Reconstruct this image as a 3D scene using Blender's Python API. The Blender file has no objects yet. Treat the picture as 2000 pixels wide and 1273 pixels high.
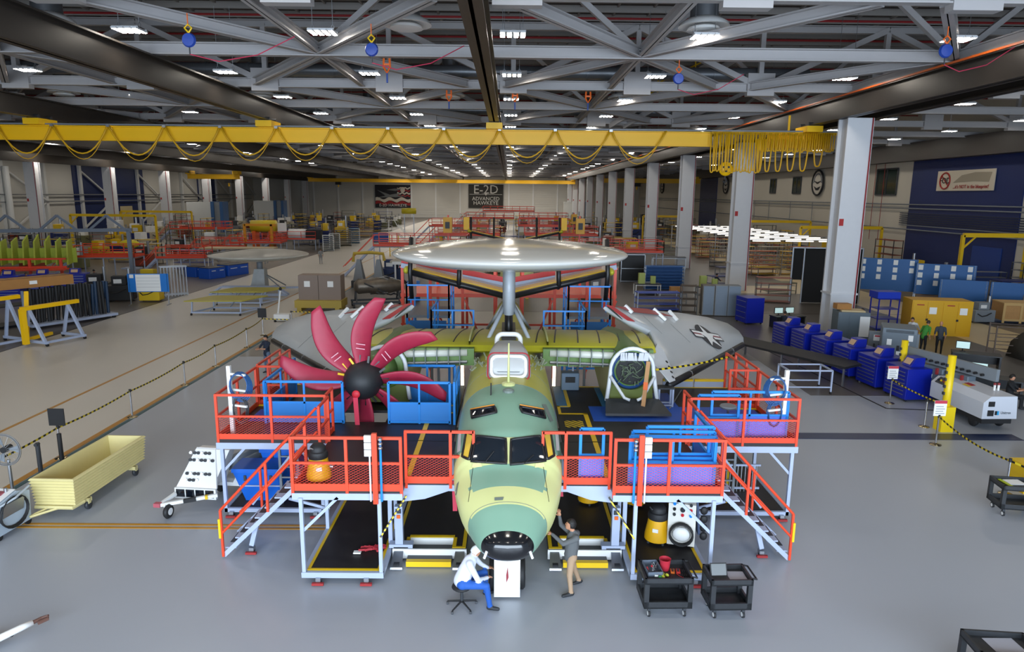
import bpy, bmesh, math, random
from mathutils import Vector, Matrix
random.seed(11)
PI = math.pi
SC = bpy.context.scene
COL = SC.collection
# ------------------------------------------------------------------ camera
FPX, CXP, CYP, CAMH = 1333.0, 1000.0, 636.5, 8.0
_rho, _yaw, _pit = math.radians(.55), math.atan(8.5/1333), math.atan(256.4/1333)
CF = Vector((math.sin(_yaw)*math.cos(_pit), math.cos(_yaw)*math.cos(_pit), -math.sin(_pit)))
_x0 = Vector((math.cos(_yaw), -math.sin(_yaw), 0)); _u0 = _x0.cross(CF)
CR = _x0*math.cos(_rho) + _u0*math.sin(_rho); CU = _u0*math.cos(_rho) - _x0*math.sin(_rho)
CP = Vector((0, 0, CAMH))
cam = bpy.data.cameras.new('camera'); camo = bpy.data.objects.new('camera', cam); COL.objects.link(camo)
cam.sensor_width = 36; cam.lens = FPX/2000*36; cam.clip_end = 600
m3 = Matrix((CR, CU, -CF)).transposed()
camo.matrix_world = Matrix.Translation(CP) @ m3.to_4x4()
SC.camera = camo
# ------------------------------------------------------------------ sky, daylight through the open hangar door behind, exposure
wd = bpy.data.worlds.new('world'); SC.world = wd; wd.use_nodes = True
wd.node_tree.nodes['Background'].inputs[0].default_value = (.62, .78, 1, 1)
wd.node_tree.nodes['Background'].inputs[1].default_value = .5
al = bpy.data.lights.new('hangar_door_daylight', 'AREA'); al.shape = 'RECTANGLE'; al.size = 46; al.size_y = 11
al.energy = 19000; al.color = (.72, .85, 1)
alo = bpy.data.objects.new('hangar_door_daylight', al); COL.objects.link(alo)
alo.location = (2, -13, 6.6); alo.rotation_euler = (math.radians(90), 0, 0)
LED = 72.0
SC.cycles.max_bounces = 6; SC.cycles.diffuse_bounces = 3; SC.cycles.glossy_bounces = 3; SC.cycles.transparent_max_bounces = 12; SC.cycles.adaptive_threshold = .02; SC.cycles.sample_clamp_indirect = 6
SC.view_settings.view_transform = 'Standard'; SC.view_settings.look = 'None'
SC.view_settings.exposure = 0; SC.view_settings.gamma = 1; SC.view_settings.use_curve_mapping = False
# ------------------------------------------------------------------ helpers
def ray(px, py): return CF + CR*((px-CXP)/FPX) - CU*((py-CYP)/FPX)
def G(px, py, z=0.0):                       # surveyed spot: where the sight line meets the level z
    r = ray(px, py); return CP + r*((z-CAMH)/r.z)
def lin(h):
    h = h.lstrip('#'); o = []
    for i in (0, 2, 4):
        c = int(h[i:i+2], 16)/255; o.append(c/12.92 if c <= .04045 else ((c+.055)/1.055)**2.4)
    return (*o, 1)
MATS = {}
def mat(name, col='#808080', rough=.5, metal=0, var=.0, scale=3.0, bump=0, emit=0, alpha=1, coat=0, spec=.5, trans=0):
    if name in MATS: return MATS[name]
    m = bpy.data.materials.new(name); m.use_nodes = True; MATS[name] = m
    nt = m.node_tree; b = nt.nodes['Principled BSDF']; c = lin(col) if isinstance(col, str) else col
    b.inputs['Base Color'].default_value = c; b.inputs['Roughness'].default_value = rough; b.inputs['Metallic'].default_value = metal
    b.inputs['Specular IOR Level'].default_value = spec; b.inputs['Coat Weight'].default_value = coat
    b.inputs['Transmission Weight'].default_value = trans; b.inputs['Alpha'].default_value = alpha
    if emit:
        b.inputs['Emission Color'].default_value = c; b.inputs['Emission Strength'].default_value = emit
    if var or bump:
        tc = nt.nodes.new('ShaderNodeTexCoord'); n = nt.nodes.new('ShaderNodeTexNoise'); n.inputs['Scale'].default_value = scale; n.inputs['Detail'].default_value = 5
        nt.links.new(tc.outputs['Object'], n.inputs['Vector'])
        if var:
            r = nt.nodes.new('ShaderNodeMapRange'); r.inputs[3].default_value = 1-var; r.inputs[4].default_value = 1+var
            nt.links.new(n.outputs['Fac'], r.inputs[0])
            x = nt.nodes.new('ShaderNodeMix'); x.data_type = 'RGBA'; x.blend_type = 'MULTIPLY'; x.inputs[0].default_value = 1
            x.inputs[6].default_value = c; nt.links.new(r.outputs[0], x.inputs[7]); nt.links.new(x.outputs[2], b.inputs['Base Color'])
        if bump:
            u = nt.nodes.new('ShaderNodeBump'); u.inputs['Strength'].default_value = bump; u.inputs['Distance'].default_value = .02
            nt.links.new(n.outputs['Fac'], u.inputs['Height']); nt.links.new(u.outputs[0], b.inputs['Normal'])
    return m
def mesh_mat(name, col, period=.05, width=.22):       # expanded metal infill: diamond openings
    m = mat(name, col, .5); nt = m.node_tree; b = nt.nodes['Principled BSDF']
    tc = nt.nodes.new('ShaderNodeTexCoord'); s = nt.nodes.new('ShaderNodeSeparateXYZ'); nt.links.new(tc.outputs['Object'], s.inputs[0])
    def M(op, a, b2=None, c=None):
        n = nt.nodes.new('ShaderNodeMath'); n.operation = op
        for i, v in enumerate((a, b2, c)):
            if v is None: continue
            if isinstance(v, (int, float)): n.inputs[i].default_value = v
            else: nt.links.new(v, n.inputs[i])
        return n.outputs[0]
    u = M('DIVIDE', M('ADD', s.outputs[0], s.outputs[1]), period); v = M('DIVIDE', s.outputs[2], period*.55)
    e = []
    for sg in ('ADD', 'SUBTRACT'):
        e.append(M('LESS_THAN', M('ABSOLUTE', M('SUBTRACT', M('FRACT', M('MULTIPLY', M(sg, u, v), .5)), .5)), width/2))
    nt.links.new(M('MAXIMUM', e[0], e[1]), b.inputs['Alpha'])
    return m
def stripe_mat(name, c1, c2, period, dirn=(1, 1, 1)):
    m = mat(name, c1, .5); nt = m.node_tree; b = nt.nodes['Principled BSDF']
    tc = nt.nodes.new('ShaderNodeTexCoord'); d = nt.nodes.new('ShaderNodeVectorMath'); d.operation = 'DOT_PRODUCT'; d.inputs[1].default_value = dirn
    nt.links.new(tc.outputs['Object'], d.inputs[0])
    a = nt.nodes.new('ShaderNodeMath'); a.operation = 'DIVIDE'; a.inputs[1].default_value = period; nt.links.new(d.outputs['Value'], a.inputs[0])
    f = nt.nodes.new('ShaderNodeMath'); f.operation = 'FRACT'; nt.links.new(a.outputs[0], f.inputs[0])
    g = nt.nodes.new('ShaderNodeMath'); g.operation = 'GREATER_THAN'; g.inputs[1].default_value = .5; nt.links.new(f.outputs[0], g.inputs[0])
    x = nt.nodes.new('ShaderNodeMix'); x.data_type = 'RGBA'; x.inputs[6].default_value = lin(c1); x.inputs[7].default_value = lin(c2)
    nt.links.new(g.outputs[0], x.inputs[0]); nt.links.new(x.outputs[2], b.inputs['Base Color'])
    return m
V = Vector
class MB:
    def __init__(s): s.v = []; s.f = []; s.mi = []; s.M = None; s.m = 0
    def add(s, vs, fs):
        o = len(s.v)
        s.v += [tuple(s.M @ V(p)) if s.M else tuple(p) for p in vs]
        s.f += [tuple(i+o for i in f) for f in fs]; s.mi += [s.m]*len(fs); return s
    def b2(s, x0, x1, y0, y1, z0, z1):
        return s.add([(x, y, z) for z in (z0, z1) for y in (y0, y1) for x in (x0, x1)],
                     [(0, 2, 3, 1), (4, 5, 7, 6), (0, 1, 5, 4), (2, 6, 7, 3), (0, 4, 6, 2), (1, 3, 7, 5)])
    def box(s, c, d): return s.b2(c[0]-d[0]/2, c[0]+d[0]/2, c[1]-d[1]/2, c[1]+d[1]/2, c[2]-d[2]/2, c[2]+d[2]/2)
    def frame(s, p, q, up=(0, 0, 1)):
        a = (V(q)-V(p)).normalized(); u = V(up)
        if abs(a.dot(u)) > .98: u = V((0, 1, 0)) if abs(a.y) < .9 else V((1, 0, 0))
        r = a.cross(u).normalized(); return a, r, r.cross(a)
    def bar(s, p, q, w, h=None, up=(0, 0, 1)):
        h = h or w; a, r, u = s.frame(p, q, up); vs = []
        for e in (V(p), V(q)):
            for i, j in ((-1, -1), (1, -1), (1, 1), (-1, 1)): vs.append(e+r*(i*w/2)+u*(j*h/2))
        return s.add(vs, [(3, 2, 1, 0), (4, 5, 6, 7), (0, 1, 5, 4), (1, 2, 6, 5), (2, 3, 7, 6), (3, 0, 4, 7)])
    def cyl(s, p, q, r0, r1=None, n=10, cap=True):
        r1 = r0 if r1 is None else r1; a, r, u = s.frame(p, q); vs = []
        for e, R in ((V(p), r0), (V(q), r1)):
            for k in range(n):
                t = 2*PI*k/n; vs.append(e+(r*math.cos(t)+u*math.sin(t))*R)
        fs = [(k, (k+1) % n, n+(k+1) % n, n+k) for k in range(n)]
        if cap: fs += [tuple(range(n-1, -1, -1)), tuple(range(n, 2*n))]
        return s.add(vs, fs)
    def tube(s, pts, r, n=6, closed=False):
        pts = [V(p) for p in pts]; N = len(pts); vs = []; last = None
        for i, p in enumerate(pts):
            if closed: t = pts[(i+1) % N]-pts[i-1]
            else: t = pts[min(i+1, N-1)]-pts[max(i-1, 0)]
            t.normalize()
            if last is None:
                u = V((0, 0, 1)) if abs(t.z) < .9 else V((1, 0, 0)); a = t.cross(u).normalized()
            else: a = (last - t*last.dot(t)).normalized()
            last = a; b = t.cross(a); R = r[i] if isinstance(r, (list, tuple)) else r
            for k in range(n):
                w = 2*PI*k/n; vs.append(p+(a*math.cos(w)+b*math.sin(w))*R)
        fs = []
        for i in range(N if closed else N-1):
            j = (i+1) % N
            for k in range(n): fs.append((i*n+k, i*n+(k+1) % n, j*n+(k+1) % n, j*n+k))
        if not closed: fs += [tuple(range(n-1, -1, -1)), tuple((N-1)*n+k for k in range(n))]
        return s.add(vs, fs)
    def lathe(s, prof, c=(0, 0, 0), n=24, axis='z', cap=True):     # profile (radius, height)
        vs = []; fs = []; N = len(prof); c = V(c)
        for r, h in prof:
            for k in range(n):
                t = 2*PI*k/n; x, y = r*math.cos(t), r*math.sin(t)
                vs.append(c+V({'z': (x, y, h), 'y': (x, h, y), 'x': (h, x, y)}[axis]))
        for i in range(N-1):
            for k in range(n): fs.append((i*n+k, i*n+(k+1) % n, (i+1)*n+(k+1) % n, (i+1)*n+k))
        if cap: fs += [tuple(range(n-1, -1, -1)), tuple((N-1)*n+k for k in range(n))]
        return s.add(vs, fs)
    def loft(s, rings, cap=True, closed=True):
        n = len(rings[0]); vs = [p for r in rings for p in r]; fs = []
        for i in range(len(rings)-1):
            for k in range(n if closed else n-1): fs.append((i*n+k, i*n+(k+1) % n, (i+1)*n+(k+1) % n, (i+1)*n+k))
        if cap: fs += [tuple(range(n-1, -1, -1)), tuple((len(rings)-1)*n+k for k in range(n))]
        return s.add(vs, fs)
    def prism(s, poly, vec):
        n = len(poly); vec = V(vec); vs = [V(p) for p in poly]+[V(p)+vec for p in poly]
        return s.add(vs, [tuple(range(n-1, -1, -1)), tuple(range(n, 2*n))]+[(k, (k+1) % n, n+(k+1) % n, n+k) for k in range(n)])
    def ell(s, c, r, n=12, m=8):
        rings = []
        for i in range(1, m):
            a = PI*i/m
            rings.append([(c[0]+r[0]*math.sin(a)*math.cos(2*PI*k/n), c[1]+r[1]*math.sin(a)*math.sin(2*PI*k/n), c[2]-r[2]*math.cos(a)) for k in range(n)])
        return s.loft(rings)
    def build(s, name, m, parent=None, smooth=False, loc=None, rz=0, bevel=0):
        me = bpy.data.meshes.new(name); me.from_pydata(s.v, [], s.f)
        ms = m if isinstance(m, (list, tuple)) else [m]
        for x in ms: me.materials.append(x)
        if len(ms) > 1: me.polygons.foreach_set('material_index', s.mi)
        bm = bmesh.new(); bm.from_mesh(me); bmesh.ops.recalc_face_normals(bm, faces=bm.faces)
        if bevel:
            bmesh.ops.bevel(bm, geom=[e for e in bm.edges if len(e.link_faces) == 2 and e.calc_face_angle(0) > .6], offset=bevel, segments=1, affect='EDGES', profile=.5, clamp_overlap=True)
        bm.to_mesh(me); bm.free()
        if smooth: me.polygons.foreach_set('use_smooth', [True]*len(me.polygons)); me.update()
        return link(name, me, parent, loc, rz)
def link(name, me, parent=None, loc=None, rz=0):
    o = bpy.data.objects.new(name, me); COL.objects.link(o)
    if parent: o.parent = parent
    if loc is not None: o.location = loc
    if rz: o.rotation_euler = (0, 0, rz)
    return o
def autosmooth(o, deg=40):
    me = o.data; me.polygons.foreach_set('use_smooth', [True]*len(me.polygons))
    bm = bmesh.new(); bm.from_mesh(me)
    for e in bm.edges:
        e.smooth = not (len(e.link_faces) == 2 and e.calc_face_angle(0) > math.radians(deg))
    bm.to_mesh(me); bm.free(); return o
def tag(o, label=None, cat=None, group=None, kind=None):
    if label: o['label'] = label
    if cat: o['category'] = cat
    if group: o['group'] = group
    if kind: o['kind'] = kind
    return o
def thing(name, label, cat, loc=(0, 0, 0), rz=0, group=None):
    o = bpy.data.objects.new(name, None); COL.objects.link(o); o.location = loc; o.rotation_euler = (0, 0, rz); o.empty_display_size = .2
    return tag(o, label, cat, group)
def dup(o, parent=None, loc=None, rz=None, label=None, top=True):
    c = o.copy(); COL.objects.link(c); c.parent = parent
    if loc is not None: c.location = loc
    if rz is not None: c.rotation_euler = (0, 0, rz)
    if label: c['label'] = label
    for ch in KIDS.get(o.name, ()): dup(ch, c)
    return c
KIDS = {}
def box(name, c, d, m, parent=None, bevel=0, loc=None, rz=0): return MB().box(c, d).build(name, m, parent, False, loc, rz, bevel)
def bars(name, segs, w, m, parent=None, h=None):
    b = MB()
    for p, q in segs: b.bar(p, q, w, h)
    return b.build(name, m, parent)
def text(name, s, size, loc, rot, m, parent=None, ext=.004, align='CENTER', sx=1):
    c = bpy.data.curves.new(name, 'FONT'); c.body = s; c.size = size; c.extrude = ext; c.align_x = align; c.align_y = 'CENTER'; c.resolution_u = 2
    c.materials.append(m); tmp = bpy.data.objects.new('tmp', c); COL.objects.link(tmp)
    me = bpy.data.meshes.new_from_object(tmp.evaluated_get(bpy.context.evaluated_depsgraph_get())); bpy.data.objects.remove(tmp)
    o = bpy.data.objects.new(name, me); COL.objects.link(o); o.location = loc; o.rotation_euler = rot; o.scale = (sx, 1, 1)
    if parent: o.parent = parent
    return o
def struct(o, label=None): tag(o, label, None, None, 'structure'); return o
ORD = 'first second third fourth fifth sixth seventh eighth ninth tenth eleventh twelfth thirteenth fourteenth fifteenth sixteenth seventeenth eighteenth nineteenth twentieth twenty-first twenty-second twenty-third twenty-fourth twenty-fifth'.split()
# ------------------------------------------------------------------ materials
M_steel = mat('grey_blue_paint', '#a9b4cc', .45, var=.05)
M_red = mat('red_rail_paint', '#dd4524', .4)
M_redmesh = mesh_mat('red_expanded_metal', '#c93220', .05, .09)
M_blue = mat('bright_blue_paint', '#1f86dc', .4)
M_dblue = mat('deep_blue_enamel', '#0b1f96', .35, var=.05)
M_yel = mat('safety_yellow', '#e6bd12', .45)
M_cyel = mat('crane_yellow', '#f2bd00', .45, var=.04, scale=.6)
M_black = mat('black_rubber', '#1c1c1e', .6, var=.15)
M_mat = mat('black_anti_slip_mat', '#232022', .55, var=.25, scale=2, bump=.1)
M_white = mat('white_paint', '#e8e8e6', .45)
M_grey = mat('mid_grey_paint', '#7c8288', .5, var=.06)
M_dgrey = mat('dark_grey_plastic', '#33363a', .5)
M_chrome = mat('polished_steel', '#c8c8cc', .2, 1)
M_alu = mat('brushed_aluminium', '#a8abb0', .38, .9)
M_glass = mat('dark_window_glass', '#10141c', .06, spec=.8)
M_wood = mat('pale_timber', '#b98a52', .6, var=.15, scale=6)
M_card = mat('brown_cardboard', '#a9773f', .75, var=.08)
M_paper = mat('white_paper', '#efefec', .7)
M_caut = stripe_mat('yellow_black_hazard', '#e8c81c', '#141414', .16, (1, 1, 1))
M_caut2 = stripe_mat('yellow_black_belt', '#d8be20', '#15150f', .22, (.7, 1, 0))
M_caut3 = stripe_mat('yellow_black_belt_cross', '#d8be20', '#15150f', .22, (1, .2, .6))
M_orange = mat('orange_paint', '#e0641a', .5)
M_skin = mat('skin', '#c08a6c', .5, spec=.3)
# ================================================================== THE HALL
XL, XR, YF, ZR = -88.0, 45.0, 240.0, 17.7
m_floor = mat('grey_epoxy_floor', '#a4a9b2', .34, var=.06, scale=.25, spec=.5)
m_aisle = mat('beige_aisle_coating', '#cfc9bf', .34, var=.04, scale=.3)
m_floor2 = mat('taupe_grey_epoxy', '#635e59', .34, var=.08, scale=.25)
floor = struct(MB().b2(XL, XR, -14, YF, -.3, 0).build('floor', m_floor))
MB().b2(-25.4, -13.6, -14, 236, -.05, .008).build('aisle_coating', m_aisle, floor)
MB().b2(XL+.1, -25.4, -14, 236, -.05, .006).build('work_bay_coating', m_floor2, floor)
MB().b2(12.5, 26.5, 27, 236, -.05, .006).build('work_bay_coating', m_floor2, floor)
MB().b2(-13.3, 12.5, 33, 47, -.05, .006).build('work_bay_coating', mat('warm_grey_epoxy', '#807a71', .34, var=.06, scale=.25), floor)
MB().b2(-13.3, 12.5, 47, 236, -.05, .006).build('work_bay_coating', m_floor2, floor)
MB().b2(26.5, 31, 20, 236, -.05, .008).build('aisle_coating', mat('cream_aisle_coating', '#d2bf97', .34), floor)
MB().b2(31, 44.9, 20, 236, -.05, .006).build('work_bay_coating', m_floor2, floor)
MB().b2(17, 26.6, 57, 62, -.05, .011).build('aisle_coating', MATS['cream_aisle_coating'], floor)
m_gold = mat('gold_line_paint', '#b8801a', .35)
m_teal = mat('teal_line_paint', '#1f5058', .35)
for x0, x1, m in ((-17.1, -16.96, m_gold), (-13.75, -13.55, m_gold), (-13.5, -13.36, m_teal), (-25.5, -25.4, mat('dark_line_paint', '#4a443c', .4))):
    MB().b2(x0, x1, -14, 236, -.05, .014).build('floor_line', m, floor)
MB().b2(-13.3, -1.5, 15.3, 15.38, -.05, .01).build('floor_line', m_gold, floor)
MB().b2(-13.3, -1.5, 15.46, 15.54, -.05, .01).build('floor_line', m_gold, floor)
MB().b2(6, 17.5, 21.85, 22.45, -.05, .01).build('floor_line', mat('navy_line_paint', '#14244a', .35), floor)
MB().b2(-13.3, 45, 46.9, 47.0, -.05, .012).build('floor_line', MATS['dark_line_paint'], floor)
for p, q in (((13.6, 37), (14.7, 25.3)), ((14.7, 25.3), (16.6, 25.1))):
    MB().bar((*p, .006), (*q, .006), .07, .014).build('floor_line', M_black, floor)
# walls
m_wall = mat('white_metal_siding', '#d6d3cb', .6, var=.04, scale=.2)
m_wblue = mat('royal_blue_wall_panel', '#08245f', .5)
m_deck = mat('brown_roof_deck', '#463f3a', .8, var=.12, scale=.4)
w = struct(MB().b2(XL, XR, YF, YF+.4, 0, ZR).build('wall_far', m_wall))
for i in range(17):
    z = .9+i*.78
    MB().b2(XL+.2, XR-.2, YF-.09, YF, z, z+.7).build('siding_panel', m_wall, w)
for i in range(16):
    x = XL+4+i*8.4
    MB().b2(x-.25, x+.25, YF-.3, YF-.1, 0, ZR).build('wall_post', M_white, w)
for x in (-83, -77, -71): MB().cyl((x, YF-.6, 0), (x, YF-.6, 13.4), .3, n=10).build('wall_pipe', M_white, w)
w = struct(MB().b2(XL-.4, XL, 0, YF, 0, ZR).build('wall_left', m_wall))
for i in range(16):
    y = 66+i*11
    MB().b2(XL, XL+.6, y-.35, y+.35, 0, ZR).build('wall_post', M_white, w)
    if i % 2: MB().bar((XL+.5, y, .5), (XL+.5, y+11, 6), .3).build('wall_brace', M_white, w); MB().bar((XL+.5, y, 12), (XL+.5, y+11, 6), .3).build('wall_brace', M_white, w)
for y0, y1 in ((141, 152), (153.5, 168), (197, 203), (206, 210)): MB().b2(XL, XL+.12, y0, y1, 0, 13).build('blue_panel', m_wblue, w)
MB().b2(XL+.12, XL+.2, 157, 162, 0, 4.6).build('wall_door_leaf', mat('cream_door', '#d9c79a', .5), w)
for z in (5.9, 7.2): MB().bar((XL+.7, 60, z), (XL+.7, 236, z), .2).build('wall_rail', M_alu, w)
for y in (112, 121): MB().cyl((XL+1.2, y, 0), (XL+1.2, y, 12), .5, n=12).build('wall_pipe', M_white, w)
w = struct(MB().b2(XR, XR+.4, 0, YF, 0, ZR).build('wall_right', mat('cream_wall_panel', '#cfc9bb', .6, var=.03, scale=.2)))
for y0, y1 in ((60.5, 77.5), (150, 163)): MB().b2(XR-.12, XR, y0, y1, 0, 13).build('blue_panel', m_wblue, w)
for i in range(7): MB().b2(XR-.2, XR-.12, 57, 79, 5.0+i*.22, 5.1+i*.22).build('louvre_slat', mat('navy_slat', '#16233f', .5) if i else MATS['navy_slat'] if 'navy_slat' in MATS else M_grey, w)
MB().b2(XR-.18, XR-.12, 62, 66, 0, 3.6).build('wall_door_leaf', mat('blue_door', '#123a86', .45), w)
for z in (7.35, 6.9, 4.6): MB().cyl((XR-.25, 48, z), (XR-.25, 236, z), .07, n=8).build('wall_pipe', M_grey, w)
for y in (88, 93, 102, 110, 119, 126): MB().cyl((XR-.22, y, 4.2), (XR-.22, y, 7.4), .05, n=6).build('wall_pipe', M_grey, w)
for y in (83, 85, 87, 90): MB().cyl((XR-.3, y, 3), (XR-.3, y, 13), .035, n=6).build('wall_pipe', mat('red_pipe', '#8c1f22', .5), w)
n = 0
for y0, y1, z0, z1 in ((80.5, 85, 8.4, 11.4), (92.5, 96, 8.7, 11.2), (107, 110, 8.6, 11.1), (117, 119.5, 8.7, 11), (128, 130, 8.7, 11), (136, 138, 8.7, 11), (170, 173, 8.7, 11), (178, 181, 8.7, 11)):
    n += 1
    o = struct(MB().b2(XR-.1, XR-.05, y0, y1, z0, z1).build('window_%d' % n, mat('tinted_wall_glass', '#20322f', .1)))
    f = MB()
    for yy in (y0, y1, (y0+y1)/2): f.b2(XR-.16, XR-.05, yy-.08, yy+.08, z0, z1)
    for zz in (z0, z1): f.b2(XR-.16, XR-.05, y0, y1, zz-.08, zz+.08)
    f.build('window_frame', M_dgrey, o)
# roof: deck, purlins, sprinkler pipes
ceil = struct(MB().b2(XL, XR, -14, YF, ZR, ZR+.3).build('ceiling', m_deck))
pm = MB().b2(XL, XR, -.06, .06, -.34, 0); o0 = pm.build('purlin', mat('roof_purlin_paint', '#8d8883', .6), ceil, loc=(0, 20, ZR))
for i in range(1, 66): link('purlin', o0.data, ceil, (0, 20+1.8*i, ZR))
sp = MB().cyl((XL, 0, 0), (XR, 0, 0), .06, n=6); o0 = sp.build('sprinkler_pipe', mat('sprinkler_red', '#8e2023', .5), ceil, loc=(0, 24, ZR-.75))
for i in range(1, 26): link('sprinkler_pipe', o0.data, ceil, (0, 24+4.5*i, ZR-.75))
rib = MB().b2(-.05, .05, 0, 140, -.1, 0); o0 = rib.build('deck_rib', MATS['roof_purlin_paint'], ceil, loc=(-40, 20, ZR))
for i in range(1, 45): link('deck_rib', o0.data, ceil, (-40+1.9*i, 20, ZR))
# trusses every 18 m and struts half way between
m_truss = mat('pale_grey_steelwork', '#aba8a8', .55, var=.04)
def ibeam(b, p, q, h, w, t=.05):
    b.bar(p, q, .04, h); up = V((0, 0, h/2-t/2)); b.bar(V(p)+up, V(q)+up, w, t); b.bar(V(p)-up, V(q)-up, w, t)
ZC = 14.0
nodes = [-82.6+13.8*k/2 for k in range(0, 19)]
nodes = [x for x in nodes if x < 45]
def truss():
    t = bpy.data.objects.new('roof_truss', None); COL.objects.link(t); t['kind'] = 'structure'
    b = MB(); ibeam(b, (XL, 0, ZC), (XR, 0, ZC), .48, .36); b.build('bottom_chord', m_truss, t)
    b = MB(); ibeam(b, (XL, 0, 17.1), (XR, 0, 17.1), .4, .36); b.build('top_chord', m_truss, t)
    for i, x in enumerate(nodes):
        b = MB(); b.bar((x, 0, ZC), (x, 0, 17.1), .26); b.build('truss_vertical', m_truss, t)
        MB().b2(x-.75, x+.75, -.22, .22, ZC-.45, ZC+.75).build('gusset_plate', m_truss, t)
        if i+1 < len(nodes):
            p, q = ((x, 0, ZC), (nodes[i+1], 0, 17.1)) if i % 2 == 0 else ((x, 0, 17.1), (nodes[i+1], 0, ZC))
            MB().bar(p, q, .34, .3).build('truss_diagonal', m_truss, t)
    return t
t0 = truss(); t0.location = (0, 22, 0)
KIDS[t0.name] = list(t0.children)
for k in range(1, 13): dup(t0, None, (0, 22+18*k, 0))
def strut(y):
    t = bpy.data.objects.new('roof_strut', None); COL.objects.link(t); t['kind'] = 'structure'; t.location = (0, y, 0)
    b = MB(); ibeam(b, (XL, 0, ZC), (XR, 0, ZC), .5, .4); b.build('strut_beam', m_truss, t)
    for i, x in enumerate((-63.4, -49.6, -35.8, -22, -8.2, 5.6, 19.2)):
        for sx in (-5.8, 5.8):
            for dy in (-8.6, 8.6):
                b = MB(); ibeam(b, (x, 0, ZC), (x+sx, dy, ZC), .42, .36); b.build('lateral_brace', m_truss, t)
        b = MB(); ibeam(b, (x, -9, ZC+.02), (x, 9, ZC+.02), .4, .3); b.build('longitudinal_brace', m_truss, t)
        MB().bar((x, 0, ZC), (x-4, 0, 17.3), .24).build('hanger_brace', m_truss, t); MB().bar((x, 0, ZC), (x+4, 0, 17.3), .24).build('hanger_brace', m_truss, t)
    return t
for k in range(0, 6): strut(31+18*k)
# crane runway girders
m_gird = mat('dark_bronze_girder', '#37322e', .4, .35, var=.12, scale=.8)
def girder(x, y0=2, y1=236, z0=12.45, z1=13.65, stripe=False):
    g = struct(MB().build('runway_girder', m_gird)) if False else None
    b = MB(); b.b2(x-.05, x+.05, y0, y1, z0, z1); b.b2(x-.3, x+.3, y0, y1, z0, z0+.07); b.b2(x-.3, x+.3, y0, y1, z1-.07, z1)
    o = struct(b.build('runway_girder', m_gird))
    for k in range(0, 13): MB().bar((x, 22+18*k, z1), (x, 22+18*k, ZC-.2), .3).build('girder_hanger', m_truss, o)
    if stripe: MB().b2(x-.36, x-.29, y0, y1, z1-.02, z1+.07).build('conductor_rail', mat('orange_conductor', '#d8621c', .45), o)
    return o
for x in (-58.5, -44.1, -29.7, -15.3, -.95): girder(x)
girder(19.1, stripe=True); girder(21.1); girder(-68, z0=11.9, z1=13.4)
b = MB(); b.b2(43.3, 44.6, 2, 236, 12.0, 13.9); struct(b.build('runway_girder', mat('dark_brown_girder', '#3a3532', .5)))  # right wall girder in its own dark brown
# columns
m_col = mat('white_column_paint', '#d4d5d8', .5, var=.03)
def column(x, y, top, wx=.75, wy=.6):
    c = bpy.data.objects.new('column', None); COL.objects.link(c); c['kind'] = 'structure'; c.location = (x, y, 0)
    b = MB(); b.b2(-wx, wx, -wy, -wy+.12, 0, top); b.b2(-wx, wx, wy-.12, wy, 0, top); b.b2(-wx+.2, wx-.2, -wy+.12, wy-.12, 0, top); b.build('column_shaft', m_col, c)
    MB().b2(-wx-.06, wx+.06, -wy-.06, wy+.06, 2.35, 2.45).build('column_joint', m_col, c)
    MB().b2(-wx+.05, -wx+.3, -wy-.03, -wy-.005, 6.4, 6.8).build('column_sign', mat('red_notice', '#b02a2a', .5), c)
    MB().cyl((wx-.1, -wy-.06, 0), (wx-.1, -wy-.06, top), .04, n=6).build('column_conduit', MATS['sprinkler_red'], c)
    return c
for k in range(11): column(19.9, 40.6+18.6*k, 12.45)
for k in range(8): column(-68, 100+19*k, 11.9, .8, .6)
# round ducts with diffusers above the lights
m_duct = mat('galvanised_duct', '#6f7276', .4, .6, var=.1, scale=1.5)
for y in (40.9, 58.9, 76.9):
    d = struct(MB().cyl((-60, y, 14.85), (17, y, 14.85), .36, n=16).build('air_duct', m_duct)); autosmooth(d)
    o0 = None
    for k in range(32):
        x = -58+2.4*k
        if o0 is None: o0 = autosmooth(MB().cyl((-.06, 0, 0), (.06, 0, 0), .39, n=16).build('duct_band', m_duct, d, loc=(x, y, 14.85)))
        else: link('duct_band', o0.data, d, (x, y, 14.85))
dif = None
for i, (x, y) in enumerate(((-18.3, 28.9), (-4.1, 28.7), (7.6, 28.5), (-30.5, 49), (-17, 49), (-4, 48.4), (7.7, 48.7), (-13, 66), (3, 66))):
    lab = ['white round air diffuser beside the broad dark girder', 'white round air diffuser nearest the central girder at the frame top', 'white round air diffuser over the yellow stair',
           'white round air diffuser at the far left of the second duct row', 'white round air diffuser between the two left girders', 'small white round air diffuser hung left of the central girder', 'small white round air diffuser right of the central girder',
           'tiny round air diffuser of the third row beside the left girder', 'tiny round air diffuser of the third row beside the central girder'][i]
    if dif is None:
        dif = thing('air_diffuser', lab, 'air diffuser', (x, y, 14.35), 0, 'round ceiling diffusers')
        autosmooth(MB().lathe([(.55, 2.98), (.55, .45), (.55, .4)], n=20).build('drop_duct', m_duct, dif))
        autosmooth(MB().lathe([(.6, .5), (.95, .3), (1.0, .18), (.9, .16), (.55, .34)], n=24).build('outer_cone', M_white, dif))
        autosmooth(MB().lathe([(.3, .3), (.62, .14), (.66, .04), (.5, 0), (.1, 0)], n=24).build('inner_cone', M_white, dif))
        KIDS[dif.name] = list(dif.children)
    else: dup(dif, None, (x, y, 14.35), 0, lab)
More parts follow.
